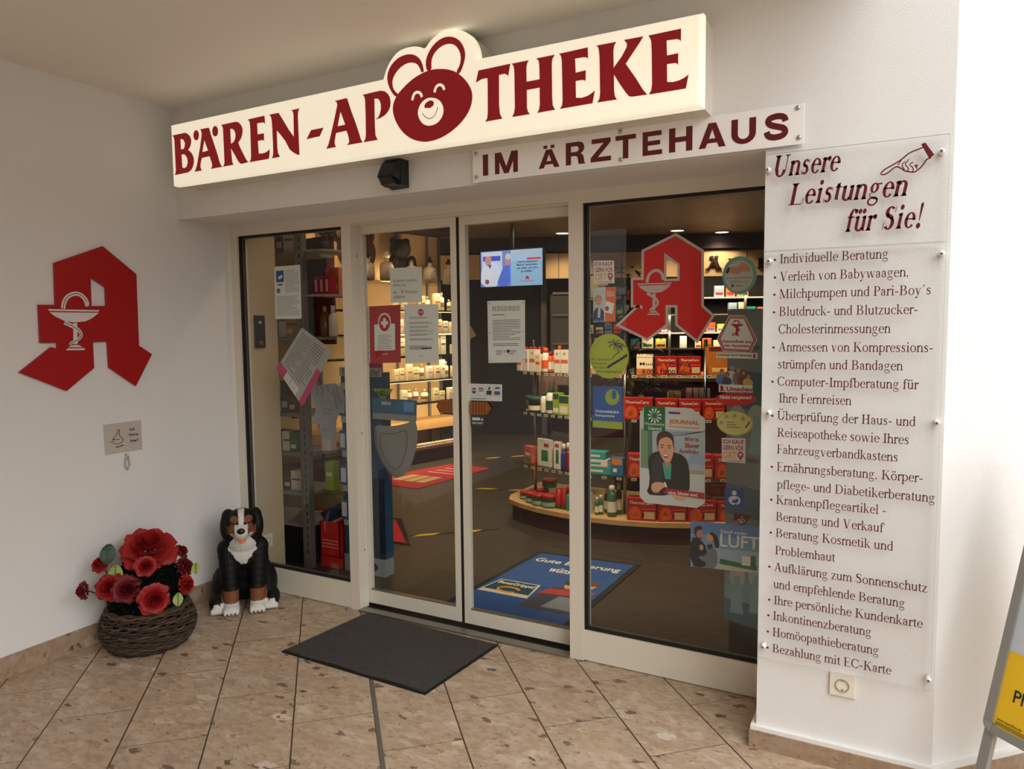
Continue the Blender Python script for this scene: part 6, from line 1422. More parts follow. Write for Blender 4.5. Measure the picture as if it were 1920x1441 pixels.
def tape(lab, a, b, w=.05):
    a, b = V3((*a, 0)), V3((*b, 0)); L = (b - a).length; e = (b-a)/L; n_ = V3((-e.y, e.x, 0))*w/2; k = max(2, int(L/.14)); t = None
    t = thing('hazard_tape', lab, 'tape', tuple(a), 0, 'hazard tape strips on the shop floor'); A_ = MB(); B_ = MB()
    for i in range(k):
        p0, p1 = a + e*L*i/k, a + e*L*(i+1)/k; sl = e*.035
        (A_ if i % 2 else B_).add([p + V3((0, 0, .0012)) for p in (p0 - n_ - sl, p1 - n_ - sl, p1 + n_ + sl, p0 + n_ + sl)], [(0, 1, 2, 3)], yl if i % 2 else bl_)
    A_.build('yellow_stripes', t); B_.build('black_stripes', t)
tape('yellow and black floor tape nearest the blue mat', (.20, 1.58), (.80, 2.12)); tape('yellow and black floor tape level with the red mat corner', (-.25, 3.24), (.55, 3.45)); tape('yellow and black floor tape farthest back, before the dark doorway', (-.95, 4.62), (-.3, 5.3))
mb = MB(); mb.prism([[(1.24, 1.9), (1.5, 2.15), (1.85, 2.17), (2.1, 1.86)]], flat, .0003, .0018, M((52, 44, 36), .8)); tag(mb.build('dark_floor_mat'), 'plain dark mat lying between blue mat and gondola', 'mat')

# ---- blue cardboard display just inside the first leaf
navy = M((14, 32, 58), .55, name='navy_card'); blu = M((40, 80, 108), .55, name='blue_card')
t = thing('cardboard_display', 'tall blue cardboard display of pads just inside the first sliding leaf', 'display', (.52, .98, 0))
bx0, bx1, by0, by1 = .375, .70, .84, .93
mb = MB(); mb.box((bx0, by0, 0.0), (bx1, by1, .11), M((150, 158, 160), .6)); mb.build('base', t)
mb = MB(); mb.box((bx0, by0 + .01, .11), (bx1, by1, 1.28), blu); mb.build('body', t)
mb = MB(); mb.box((.585, by0, .12), (.70, by0 + .011, .62), navy); mb.build('navy_panel', t)
fd = lambda u, v, h: V3((u, by0 - h, v))
mb = MB(); mb.prism([[(bx0, 1.255), (bx1, 1.255), (bx1, 1.31), (bx0, 1.31)]], fd, -.01, .002, M((176, 178, 172), .6)); mb.build('header_strip', t)
mb = MB(); put_sans(mb, 'Blasenschwäche?', .40, .695, 1.262, 1.305, fd, .0026, M((80, 84, 88), .6), .01); mb.build('lettering', t)
a, b, c = at_y(699, 728, by0), at_y(735, 728, by0), at_y(718, 752, by0); mb = MB(); mb.prism([[(a.x, a.z), (c.x, c.z), (b.x, a.z)]], fd, -.01, .002, lime); nt_ = mb.build('lime_triangle', t)
mb = MB(); put_sans(mb, 'NEU', a.x + .03, b.x - .03, a.z - .045, a.z - .012, fd, .0026, navy, .03); mb.build('lettering', nt_)
mb = MB(); mb.prism([ellipse(.57, .055, .075, .035, 24)], fd, 0, .002, navy); lo_ = mb.build('oval_logo', t)
for z in (.3, .52, .74, .96, 1.17): mb = MB(); mb.box((bx0 + .005, by0 - .004, z), (.50, by0 + .01, z + .045), M((176, 180, 180), .6)); mb.build('shelf_lip', t)
mb = MB(); mb.box((.375, .90, 1.28), (.66, .915, 1.66), mag); hc = mb.build('header_card', t)
mb = MB(); put_sans(mb, 'NEU', .38, .48, 1.60, 1.645, lambda u, v, h: V3((u, .90 - h, v)), .001, whitec, .01); mb.build('lettering', hc)
for i, z in enumerate((.345, .565, .785, 1.005)):
    mb = MB(); mb.bbox((.38, by0 - .03, z), (.49, by0 + .008, z + .13), M((40, 92, 150), .4, var=.3, scale=25), .014); o = tag(mb.build('pad_pack'), 'blue and white plastic pad pack in the cardboard display, %s lip from the floor' % ORD[i], 'pack', 'pad packs in the cardboard display')
    mb = MB(); mb.box((.39, by0 - .0315, z + .02), (.43, by0 - .0295, z + .11), M((206, 214, 220), .5)); mb.build('label_panel', o)
t = thing('sample_pad', 'grey absorbent sample pad under a blue card hanging in front of the display', 'sample', tuple(at_y(742, 890, .80)))
q4 = [at_y(698, 746, .80), at_y(781, 750, .80), at_y(780, 790, .80), at_y(699, 784, .80)]; fcd = quad_map(q4, V3((0, -1, 0)))
mb = MB(); mb.prism([R01], fcd, -.004, 0, M((64, 116, 150), .55)); mb.prism([[(.72,.45),(.95,.45),(.95,.9),(.72,.9)]], fcd, None, .001, M((110, 170, 220), .5)); mb.prism([[(0,-.02),(1,-.02),(1,.28),(0,.28)]], fcd, None, .001, M((150, 160, 158), .5)); cd = mb.build('header_card', t)
mb = MB(); put_sans(mb, 'MEN', .22, .42, .70, .86, fcd, .0016, paper, .02); mb.build('lettering', cd)
padm = M((146, 148, 142), .9, bump=.4, scale=60, name='quilted_pad')
pp = crop((660,680), 2.883, (118,330),(200,345),(290,330),(345,300),(358,400),(345,470),(325,540),(300,590),(250,625),(215,610),(175,560),(140,490),(122,420))
PQ = [at_y(x, y, .79) for x, y in pp]; cpt = sum(PQ, V3())/len(PQ); mb = MB()
l0 = smooth_loop([(v.x, v.z) for v in PQ], 2); l1 = [(cpt.x + (a-cpt.x)*.93, cpt.z + (b-cpt.z)*.93) for a, b in l0]; l2 = [(cpt.x + (a-cpt.x)*.62, cpt.z + (b-cpt.z)*.68) for a, b in l0]; n_ = len(l0)
vs = [V3((a, .79, b)) for a, b in l0] + [V3((a, .775, b)) for a, b in l1] + [V3((a, .765, b)) for a, b in l2] + [V3((cpt.x, .768, cpt.z))]
fs = [(r_*n_+i, r_*n_+(i+1) % n_, (r_+1)*n_+(i+1) % n_, (r_+1)*n_+i) for r_ in range(2) for i in range(n_)] + [(2*n_+i, 2*n_+(i+1) % n_, 3*n_) for i in range(n_)] + [tuple(range(n_))]
mb.add(vs, fs, padm, True); mb.build('pad', t)
mb = MB(); mb.tube([V3((a, .7645, b)) for a, b in l2[::2]], .0022, M((96, 98, 94), .9), 6, closed=True); mb.build('stitched_seam', t)

# ---- slotted post display by the left pane
t = thing('slotted_display', 'grey slotted steel post with curved shelves on both sides behind the left pane', 'display', (.13, .76, 0))
mb = MB(); mb.box((.10, .757, 0), (.165, .80, 2.4), steel); po = mb.build('post', t)
mb = MB()
for i in range(46): mb.box((.139, .7555, .1 + i*.05), (.147, .757, .128 + i*.05), blk)
mb.build('slot', po)
for z in (2.05, 1.50, 1.0, .74, .48, .27): mb = MB(); mb.prism([[(-.5, .80), (.10, .80), (.10, 1.12), (-.5, 1.12)]], flat, z - .02, z, M((150, 148, 140), .5)); mb.build('shelf_board', t)
mb = MB(); mb.box((-.5, .82, 0), (.10, 1.12, .25), M((26, 24, 24), .6)); mb.build('kick_box', t)
for z in (2.05, 1.77, 1.50, .76, .5): mb = MB(); mb.prism([smooth_line([(.165, .78), (.24, .775), (.31, .80), (.35, .90), (.34, 1.08)], 2) + [(.165, 1.08)]], flat, z - .012, z, sglass if z < 1.6 else M((150, 148, 138), .5)); mb.build('glass_shelf', t)
def onY(px, y): return at_y(px, 700, y).x
sh = [(z, n) for z, n in ((2.05, 'top'), (1.50, 'upper'), (1.0, 'middle'), (.74, 'lower'), (.48, 'bottom'))]
cs = [(whitec, 'white'), (cream, 'cream'), (M((206, 170, 110), .5), 'tan'), (M((84, 120, 60), .5), 'green'), (M((70, 110, 160), .5), 'blue'), (M((130, 90, 60), .5), 'brown')]
for z, nm in sh:
    for i, px in enumerate((528, 544, 558)):
        if nm == 'top' and i < 1: continue
        c, cn = cs[(i*2 + int(z*7)) % 6]; x = onY(px, .9)
        carton('leg_care_box', '%s box on %s left shelf of the slotted display, %s from the wall' % (cn, nm, ORD[i]), 'box', 'boxes on the slotted display', V3((x, .9, z)), .1, .085, .10, (.15 + .06*(i % 2)) if nm not in ('lower', 'bottom') else .13, c, [(greyink, .1, .5, .9, .6), (whitec, .1, .15, .6, .35)])
for i in range(3): carton('pink_tea_box', 'dark pink box with pale label on the slotted display, %s from the post' % ORD[i], 'box', 'pink boxes on the slotted display', V3((.20 + i*.045, .87, 1.77)), 0, .042, .06, .115, M((150, 24, 48), .5), [(M((206, 160, 160), .5), .25, .15, .75, .8)])
for i in range(2): carton('salmon_carton', 'salmon carton standing behind the dark pink boxes, %s of two' % ORD[i], 'carton', 'salmon cartons', V3((.21 + i*.06, .97, 1.77)), 0, .05, .05, .175, M((214, 120, 96), .5), [(cream, .2, .2, .8, .4)])
for i in range(2): bottle('tonic_bottle', ('brown glass bottle on the right side glass shelf next to the post', 'clear bottle with white cap on the right side glass shelf')[i], 'bottle', 'bottles on the slotted display', V3((.21 + i*.07, .90, 1.50)), [(.028, 0), (.03, .01), (.03, .13), (.013, .16), (.013, .2), (0, .2)], (M((96, 74, 44), .2), M((200, 196, 186), .2))[i], (gold, whitec)[i], .16)
carton('white_lotion_carton', 'tall white carton beside the marble head cutout on the slotted display', 'carton', None, V3((.215, .9, .76)), 0, .075, .06, .2, whitec, [(M((120, 140, 170), .5), .2, .55, .8, .7)])
carton('lime_tea_carton', 'lime green carton with pale label low on the slotted display', 'carton', None, V3((.235, .9, .5)), 0, .07, .06, .19, lime, [(cream, .15, .5, .85, .62)])
X = frame_at(V3((.275, .93, .30)), .3) @ Matrix.Rotation(-.45, 4, 'Y'); mb = MB(); mb.bbox((-.09, -.05, 0), (.09, .05, .10), navy, .004, X); o = tag(mb.build('navy_shoe_box'), 'tilted navy box with tan rim resting above the red basket', 'box'); mb = MB(); mb.box((-.092, -.052, 0), (.092, .052, .018), M((180, 140, 96), .6), X); mb.build('tan_rim', o)
t = thing('red_basket', 'red plastic shopping basket with slots on the floor behind the left pane', 'basket', (.3, .92, 0))
rb_ = M((206, 34, 32), .4, name='basket_red'); mb = MB(); bxa, bxb, bya, byb = .17, .335, .84, 1.1
mb.box((bxa, bya, .07), (bxb, bya + .006, .30), rb_); mb.box((bxa, byb - .006, .07), (bxb, byb, .30), rb_); mb.box((bxa, bya, .07), (bxa + .006, byb, .30), rb_); mb.box((bxb - .006, bya, .07), (bxb, byb, .30), rb_); mb.box((bxa, bya, 0), (bxb, byb, .075), rb_); mb.build('body', t)
mb = MB()
for r_ in range(3):
    for i in range(8): mb.box((bxa + .015 + i*.018, bya - .001, .13 + r_*.022), (bxa + .026 + i*.018, bya + .001, .138 + r_*.022), M((236, 170, 150), .5))
mb.build('slot', t)
q = V3((.22, .92, 2.0515)); t = thing('dark_wreath_plant', 'dark leafy dried plant on the top right shelf of the slotted display', 'plant', tuple(q)); mb = MB(); mb.lathe([(.03, 0), (.045, .06), (.04, .06), (0, .05)], M((60, 44, 34), .7), 12, c=tuple(q)); mb.build('pot', t)
mb = MB()
for j in range(120):
    a = rn.random()*2*PI; e = rn.random()*2.6 + .1; leaf_(mb, q + V3((.05*math.cos(a)*rn.random(), .05*math.sin(a)*rn.random(), .06 + .2*rn.random())), V3((math.cos(a), math.sin(a), e*.5)), .05, .025, rn.choice((M((58, 44, 34), .7), M((84, 50, 40), .7), M((50, 56, 40), .7))))
mb.build('foliage', t)
# socket and control panel on the return wall
q = V3((.03, at_x(500, 1013, .03).y, at_x(500, 1013, .03).z)); socket('inner_power_socket', 'ivory power socket low on the beige return wall behind the left pane', q, Matrix.Translation(q) @ Matrix.Rotation(PI/2, 4, 'Z'), .04)
pa, pb = at_x(475, 591, .03), at_x(496, 652, .03); t = thing('door_control_panel', 'narrow dark door control panel with a red key switch on the beige return wall', 'control panel', (.03, pa.y, pb.z))
mb = MB(); mb.bbox((.03, pa.y, pb.z), (.042, pb.y, pa.z), M((48, 46, 44), .45), .002); mb.build('plate', t)
mb = MB(); mb.lathe([(.016, 0), (.016, .006), (.008, .008), (0, .008)], M((150, 40, 30), .4), 14, X=Matrix.Translation((.042, (pa.y+pb.y)/2, pb.z + .03)) @ Matrix.Rotation(PI/2, 4, 'Y')); mb.build('key_switch', t)
mb = MB(); mb.box((.042, (pa.y+pb.y)/2 - .012, pa.z - .05), (.0435, (pa.y+pb.y)/2 + .012, pa.z - .035), M((190, 200, 206), .3)); mb.build('indicator_window', t)

# ---- tea display at the right edge
gyp = M((150, 160, 160), .5, name='grey_display_board'); YD = .60
t = thing('tea_display', 'grey blue tea display board on a dark round foot by the pillar', 'display', (2.95, .64, 0))
x0 = at_y(1362, 800, YD).x; zt3, zb3 = 1.62, at_y(1400, 1160, YD).z
mb = MB(); mb.box((x0, YD, zb3), (3.22, YD + .02, zt3), gyp); mb.build('board', t)
mb = MB(); mb.lathe([(.15, 0), (.16, .02), (.16, .16), (.14, .19), (0, .19)], M((34, 36, 34), .5), 24, c=(2.98, .76, 0)); mb.build('foot', t)
mb = MB(); mb.tube([V3((2.98, YD + .03, .15)), V3((2.98, YD + .03, .5))], .016, steel, 10); mb.build('stem', t)
fdd = lambda u, v, h: V3((u, YD - h, v)); P_ = lambda x, y: (at_y(x, y, YD).x, at_y(x, y, YD).z)
bands = MB()
for y0_, y1_, c in ((690, 760, (96, 124, 136)), (905, 960, (104, 134, 146)), (1075, 1120, (140, 176, 184)), (1120, 1160, (96, 130, 146))): 
    a, b = P_(1362, y1_), P_(1362, y0_); bands.prism([[(x0, a[1]), (3.22, a[1] - .06), (3.22, b[1] - .05), (x0, b[1])]], fdd, None, .0008, M(c, .5))
bands.build('colour_bands', t)
mb = MB()
for y0_ in (1080, 780): 
    for x_ in (1382, 1418): c_ = P_(x_, y0_); mb.prism([ellipse(c_[0], c_[1], .035, .05, 20)], fdd, None, .0012, M((196, 204, 204), .5)); mb.prism([[(c_[0]-.03, c_[1]-.17), (c_[0]+.03, c_[1]-.17), (c_[0]+.012, c_[1]), (c_[0]-.012, c_[1])]], fdd, None, .0014, M((150, 190, 200), .5))
mb.build('printed_picture', t)
mb = MB(); a, b, c = P_(1376, 962), P_(1410, 966), P_(1377, 984); mb.prism([[a, (a[0], c[1]), (a[0] + .03, c[1] - .012), b]], fdd, None, .0016, M((150, 40, 44), .5)); rt = mb.build('red_corner', t)
mb = MB(); ct, st_ = math.cos(.62), math.sin(.62); put_sans(mb, 'W&S', 0, .055, 0, .026, lambda u, v, h: fdd(a[0] + .008 + u*ct - v*st_, a[1] - .062 + u*st_ + v*ct, h), .0022, paper, .01); mb.build('lettering', rt)
mb = MB(); p0, p1 = P_(1398, 870), P_(1422, 864); put_serif(mb, 'fühltee', p0[0], p1[0], (p0[1]+p1[1])/2, .034, fdd, .0016, blackink, 84, 36)
p0, p1 = P_(1412, 655), P_(1424, 655); put_serif(mb, 'tee', p0[0], p1[0], p0[1], .034, fdd, .0016, blackink, 84, 36); mb.build('lettering', t)

# ================================================================== THINGS ON THE GROUND OUTSIDE
# ribbed doormat
def rib_mat():
    mt, n, p, out = newmat('ribbed_mat')
    tcx = n.nodes.new('ShaderNodeTexCoord'); w = n.nodes.new('ShaderNodeTexWave'); w.bands_direction = 'Y'; w.inputs['Scale'].default_value = 30; w.inputs['Distortion'].default_value = 0.4
    no = n.nodes.new('ShaderNodeTexNoise'); no.inputs['Scale'].default_value = 140
    r = n.nodes.new('ShaderNodeValToRGB'); r.color_ramp.elements[0].color = rgb(36, 34, 33); r.color_ramp.elements[1].color = rgb(86, 82, 79); r.color_ramp.elements[1].position = .6
    ad = n.nodes.new('ShaderNodeMath'); ad.operation = 'MULTIPLY'
    n.links.new(tcx.outputs['Object'], w.inputs[0]); n.links.new(tcx.outputs['Object'], no.inputs[0]); n.links.new(w.outputs['Fac'], ad.inputs[0]); n.links.new(no.outputs['Fac'], ad.inputs[1]); n.links.new(ad.outputs[0], r.inputs[0])
    n.links.new(r.outputs[0], p.inputs['Base Color']); p.inputs['Roughness'].default_value = .95
    b = n.nodes.new('ShaderNodeBump'); b.inputs['Strength'].default_value = .6; b.inputs['Distance'].default_value = .003; n.links.new(w.outputs['Fac'], b.inputs['Height']); n.links.new(b.outputs[0], p.inputs['Normal'])
    return mt
mq = [(.916, -.233), (1.772, -.258), (1.811, .306), (.973, .332)]
t = thing('doormat', 'dark grey ribbed doormat lying on the tiles before the sliding doors', 'mat', (1.37, .04, 0))
mb = MB(); mb.prism([mq], flat, 0.0005, .006, rubber); mb.build('rubber_border', t)
mb = MB(); mb.prism([inset(mq, .012)], flat, .006, .0115, rib_mat()); mb.build('pile', t)

# ---- the dog statue
DF = V3((.73, -.683, 0)).normalized(); DS = V3((.683, .73, 0)).normalized(); DO = V3((.335, .062, 0))
def dpt(f, s, z): return DO + DF*f + DS*(s*.93) + V3((0, 0, z))
DB = Matrix((DF, DS, V3((0, 0, 1)))).transposed()
els = [(-.195,0,.15,.125,.15,.15), (-.15,0,.245,.115,.135,.14), (-.085,0,.325,.10,.125,.12), (-.045,0,.40,.085,.10,.09), (-.02,0,.45,.075,.08,.075),
       (.0,0,.505,.085,.080,.072), (.055,0,.475,.06,.05,.042), (.095,0,.467,.042,.042,.034), (.08,0,.44,.042,.036,.018), (.04,.035,.465,.04,.035,.035), (.04,-.035,.465,.04,.035,.035)]
for g in (-1, 1):
    els += [(-.135,g*.125,.11,.125,.062,.11), (-.05,g*.155,.05,.085,.045,.05), (-.01,g*.155,.028,.055,.036,.028), (-.015,g*.092,.475,.045,.028,.075), (-.03,g*.075,.53,.05,.035,.04), (.035,g*.03,.525,.03,.025,.02)]
    for k in range(9):
        q = k/8; els.append((-.055 + .06*q, g*(.085 - .012*q), .34 - .29*q, .055 - .014*q, .058 - .017*q, .06 - .012*q))
    els.append((.028, g*.073, .028, .058, .046, .030))
    for k in range(4): els.append((.066, g*.073 + (k - 1.5)*.022, .022, .022, .0125, .020)); els.append((.030, g*.155 + (k - 1.5)*.017, .020, .018, .010, .017))
mb = MB(); dm = M((20, 19, 19), .5)
for f, s, z, a, b, c in els: ball(mb, V3((0, 0, 0)), 1.0, dm, n=16, X=Matrix.Translation(dpt(f, s, z)) @ DB.to_4x4() @ Matrix.Diagonal((a, b, c, 1)))
tmp = mb.build('tmp_dog')
md = tmp.modifiers.new('r', 'REMESH'); md.mode = 'VOXEL'; md.voxel_size = .0055
ms = tmp.modifiers.new('s', 'SMOOTH'); ms.factor = .5; ms.iterations = 5
dg = bpy.context.evaluated_depsgraph_get(); dg.update()
me = D.meshes.new_from_object(tmp.evaluated_get(dg)); D.objects.remove(tmp)
mt, n, p, out = newmat('painted_dog_coat')
at_ = n.nodes.new('ShaderNodeVertexColor'); at_.layer_name = 'coat'; n.links.new(at_.outputs[0], p.inputs['Base Color']); p.inputs['Roughness'].default_value = .6; p.inputs['Specular IOR Level'].default_value = .25
tcx = n.nodes.new('ShaderNodeTexCoord'); no = n.nodes.new('ShaderNodeTexNoise'); no.inputs['Scale'].default_value = 70; mp_ = n.nodes.new('ShaderNodeMapping'); mp_.inputs['Scale'].default_value = (1, 1, .3)
n.links.new(tcx.outputs['Object'], mp_.inputs[0]); n.links.new(mp_.outputs[0], no.inputs[0]); bu = n.nodes.new('ShaderNodeBump'); bu.inputs['Strength'].default_value = .5; bu.inputs['Distance'].default_value = .006; n.links.new(no.outputs['Fac'], bu.inputs['Height']); n.links.new(bu.outputs[0], p.inputs['Normal'])
me.materials.clear(); me.materials.append(mt); me.name = 'dog_statue'
ca = me.color_attributes.new('coat', 'FLOAT_COLOR', 'POINT')
WHT, BLK, TAN = rgb(214, 212, 206), rgb(13, 12, 12), rgb(122, 76, 50)
for i, v in enumerate(me.vertices):
    r_ = v.co - DO; f, s, z = r_.dot(DF), r_.dot(DS), v.co.z; a = abs(s); c = BLK
    hz = z > .415
    if z < .060 and (f > -.02 and a < .125 or f > .028): c = WHT
    elif z < .128 - (.02 if f < -.01 else 0) and f > -.04 and a < .118 and not hz: c = TAN
    elif .235 < z < .425 and f > -.07:
        wd = .072 * min(1, max(0, (z - .245)/.10)) * (1 if z < .375 else max(.5, 1 - (z - .375)*8))
        if f > .0 - a*.2 and a < wd + .003*math.sin(z*140 + s*60): c = WHT
    elif hz:
        if f > .055 and z < .505: c = WHT if (a < .034 or z < .455) else TAN
        elif f > .02 and z < .488 and a > .03 and a < .075: c = TAN
        elif f > .0 and a < .013 + max(0, (z - .54))*.1: c = WHT
        elif f > .015 and (a - .036)**2/.0005 + (z - .530)**2/.00035 < 1: c = TAN
        if z < .448 and f > .02 and f < .06 and a < .045: c = WHT
    ca.data[i].color = c
for pl in me.polygons: pl.use_smooth = True
dog = D.objects.new('dog_statue', me); COL.objects.link(dog)
tag(dog, 'black, white and tan sitting puppy statue in the corner beside the flower basket', 'statue')
eb = M((16, 14, 13), .15, name='glossy_black')
for g in (-1, 1): mb = MB(); ball(mb, dpt(.068, g*.034, .508), .0095, eb, n=12); mb.build('eye', dog)
mb = MB(); ball(mb, V3((0, 0, 0)), 1, eb, X=Matrix.Translation(dpt(.135, 0, .482)) @ DB.to_4x4() @ Matrix.Diagonal((.014, .021, .016, 1))); mb.build('nose', dog)
mb = MB(); ball(mb, V3((0, 0, 0)), 1, M((212, 112, 84), .4), X=Matrix.Translation(dpt(.112, .004, .432)) @ DB.to_4x4() @ Matrix.Rotation(.7, 4, 'Y') @ Matrix.Diagonal((.028, .020, .007, 1))); mb.build('tongue', dog)
for g in (-1, 1):
    for k in (-1, 0, 1): mb = MB(); mb.tube([dpt(.074, g*.073 + k*.022, .034), dpt(.085, g*.073 + k*.022, .014)], .004, eb, 6); mb.build('claw', dog)

# ---- wicker basket with artificial roses
BC = V3((.238, -.452, 0)); bt = thing('wicker_basket', 'dark brown oval wicker basket filled with red roses beside the left wall', 'basket', tuple(BC))
wk = [M((58, 42, 32), .8, var=.2), M((84, 62, 44), .8, var=.2), M((40, 29, 23), .8, var=.2)]
def bpt(a, z, o=0.0):
    k = .74 + .26*math.sin(min(1, (z + .015)/.115)*PI/2) if z < .1 else 1.0 - .20*((z - .1)/.11)**2
    return BC + V3(((.212*k + o)*math.cos(a), (.212*k + o)*math.sin(a), z))
rb = random.Random(3)
mb = MB(); NS = 30
for r_ in range(23):
    z = .010 + r_*.0082; ph = r_ % 2; pts = []
    for i in range(NS*4):
        a = 2*PI*i/(NS*4); pts.append(bpt(a, z + .003*math.sin(a*7 + r_*2) + rb.uniform(-.0015, .0015), .007*math.sin(a*NS/2*1.0 + ph*PI)))
    mb.tube(pts, .0056 + rb.random()*.0016, wk[rb.choice((0, 0, 1, 2))], 5, closed=True)
for i in range(60):
    a = rb.random()*2*PI; z = rb.uniform(.02, .2); mb.tube([bpt(a + .09*j, z + rb.uniform(-.006, .006), .010 if j in (1, 2) else .001) for j in range(4)], .0035, wk[1], 5)
mb.build('woven_wall', bt)
mb = MB()
for i in range(NS): a = 2*PI*i/NS; mb.tube([bpt(a, z_, 0) for z_ in (.004, .05, .1, .15, .198)], .004, wk[2], 5)
mb.build('stake', bt)
mb = MB(); mb.tube([bpt(2*PI*i/60, .200 + .004*math.sin(i*1.3), .002) for i in range(60)], .0095, wk[0], 7, closed=True); mb.tube([bpt(2*PI*i/60, .193 + .004*math.sin(i*1.3 + 2), .008) for i in range(60)], .006, wk[1], 6, closed=True); mb.build('rim', bt)
mb = MB(); mb.prism([[(.2*math.cos(2*PI*i/30), .2*math.sin(2*PI*i/30)) for i in range(30)]], lambda u, v, h: BC + V3((u*.76, v*.76, h)), .001, .17, wk[2]); mb.build('base', bt)
VW = (V3((CAM.x - BC.x, CAM.y - BC.y, 0))).normalized(); VR = V3((-VW.y, VW.x, 0))
if VR.dot(CR) < 0: VR = -VR
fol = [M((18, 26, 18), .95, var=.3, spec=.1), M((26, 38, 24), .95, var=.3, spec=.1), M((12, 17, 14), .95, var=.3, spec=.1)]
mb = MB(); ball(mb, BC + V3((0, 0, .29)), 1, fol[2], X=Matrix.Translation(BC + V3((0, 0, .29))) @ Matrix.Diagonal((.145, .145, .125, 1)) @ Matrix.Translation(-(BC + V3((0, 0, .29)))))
for j in range(2600):
    a = rb.random()*2*PI; ph = math.acos(rb.uniform(-.35, 1)); R_ = rb.uniform(.75, 1.0)
    c = BC + V3((  .172*R_*math.sin(ph)*math.cos(a), .172*R_*math.sin(ph)*math.sin(a), .28 + .16*R_*math.cos(ph)))
    leaf_(mb, c, V3((math.sin(ph)*math.cos(a) + rb.uniform(-.6, .6), math.sin(ph)*math.sin(a) + rb.uniform(-.6, .6), math.cos(ph)*.7 + rb.uniform(-.5, .5))), .028, .017, rb.choice(fol))
tag(mb.build('boxwood_filling'), 'dense dark green small leaved filling between the red roses', 'foliage', None, 'stuff')
rose_m = [M((150, 14, 16), .6, var=.12, scale=30, name='rose_red'), M((112, 10, 18), .65, var=.12, scale=30, name='rose_dark_red')]
lim = M((138, 158, 66), .5, var=.15, scale=30, name='lime_leaf'); dgl = M((34, 62, 36), .5, var=.15, name='dark_leaf'); stm = M((46, 66, 34), .6)
def rose(lab, px, py, rpx, off, look, dark=0, open_=1.0, green=None):
    c = at_plane(px, py, BC + VW*off, VW); d_ = (c - CAM).dot(CF); R_ = rpx*d_/FPX
    ax = (VW*look[0] + VR*look[1] + V3((0, 0, look[2]))).normalized(); xx = ax.cross(V3((.2, .3, 1))).normalized(); yy = ax.cross(xx)
    t = thing('rose', lab, 'flower', tuple(c), 0, 'artificial roses in the wicker basket'); mb = MB(); m_ = rose_m[dark]
    ctr = c - ax*R_*.25
    lays = [(3, .20, .70, 1.5, 0), (4, .36, .66, 1.25, .5), (5, .58, .54, 1.0, .2), (6, .82, .36, .85, .7), (6, 1.0, .12, .8, .1)]
    for k, (n_, rad, hh, sp, ph) in enumerate(lays):
        for i in range(n_):
            a0 = 2*PI*(i/n_) + ph + rb.uniform(-.12, .12); G = 7; vs = []; fs = []; jr_ = rb.uniform(.92, 1.08)
            for u_ in range(G):
                u = u_/(G-1)*2 - 1
                for v_ in range(6):
                    v = v_/5; wv_ = sp*(.35 + .65*math.sin(min(1, v*1.25)*PI/2)); a = a0 + u*wv_*PI/n_*1.35
                    rr_ = R_*rad*jr_*(.18 + .82*v**.75)*(1 + .06*math.sin(u*5 + i)*v) * (1 - .10*abs(u)**3*v) * open_
                    hz = R_*(hh*v**1.1 - (.22 + .12*k*.3)*max(0, v - .62)**1.2*(1 if k > 1 else .2) + .05*math.sin(u*7 + a0*3)*v*v - .05*(u*u)*v)
                    vs.append(ctr + xx*(rr_*math.cos(a)) + yy*(rr_*math.sin(a)) + ax*hz)
            for u_ in range(G - 1):
                for v_ in range(5): q = u_*6 + v_; fs.append((q, q + 6, q + 7, q + 1))
            mb.add(vs, fs, m_, True)
    mb.build('petals', t)
    mb = MB(); b0 = BC + V3(((c.x - BC.x)*.3, (c.y - BC.y)*.3, .19)); mb.tube([ctr, ctr - ax*R_*.6 + V3((0, 0, -.01)), (ctr - ax*R_*.6)*.4 + b0*.6, b0], .0035, stm, 6); mb.build('stem', t)
    mb = MB()
    for i in range(4): a = i*PI/2; leaf_(mb, ctr - ax*R_*.22, xx*math.cos(a) + yy*math.sin(a) - ax*.25, R_*.5, R_*.25, stm)
    mb.build('sepals', t)
    if green:
        for gx, gy, gs, gm in green:
            g = at_plane(gx, gy, BC + VW*(off + .01), VW); mb = MB()
            g = g + VW*.03
            fl_ = lambda u, v, h: g + VR*u + V3((0, 0, v)) + VW*(h - abs(u)*.35 - v*.3)
            mb.prism([smooth_loop([(0, -gs*.75), (gs*.55, -gs*.2), (gs*.45, gs*.4), (.1*gs, gs*.75), (-gs*.4, gs*.35), (-gs*.55, -gs*.25)], 1)], fl_, -.0015, 0, gm); mb.prism([stroke([(0, -gs*.7), (0.05*gs, gs*.6)], .003)], fl_, None, .001, stm)
            mb.build('leaf', t)
    return t
rose('largest open red rose at the very top of the basket', 280, 1022, 53, .02, (.55, .05, .8))
rose('red rosebud hanging just below the largest rose', 274, 1060, 23, .14, (.8, .1, .35), 0, .9)
rose('open red rose drooping over the basket rim at the front', 290, 1124, 30, .23, (1, .05, .12), 0, 1.0, [(333, 1120, .045, lim)])
rose('small red rose up on the side nearest the wall', 186, 1056, 21, .04, (.5, -.4, .6), 0, .85, [(216, 1074, .065, lim), (202, 1036, .07, dgl)])
rose('red rose low on the wall side, beside its twin', 203, 1101, 28, .10, (.8, -.35, .4), 0)
rose('dark red rose between the low wall side rose and the drooping one', 237, 1105, 28, .15, (.9, .0, .35), 1)
rose('small dark red rose farthest from the dog, sticking out sideways', 153, 1108, 20, .08, (.5, -.9, .1), 1, .9)
rose('small dark red rose tucked behind the largest rose', 342, 1031, 17, -.02, (.4, .7, .6), 1, .9)
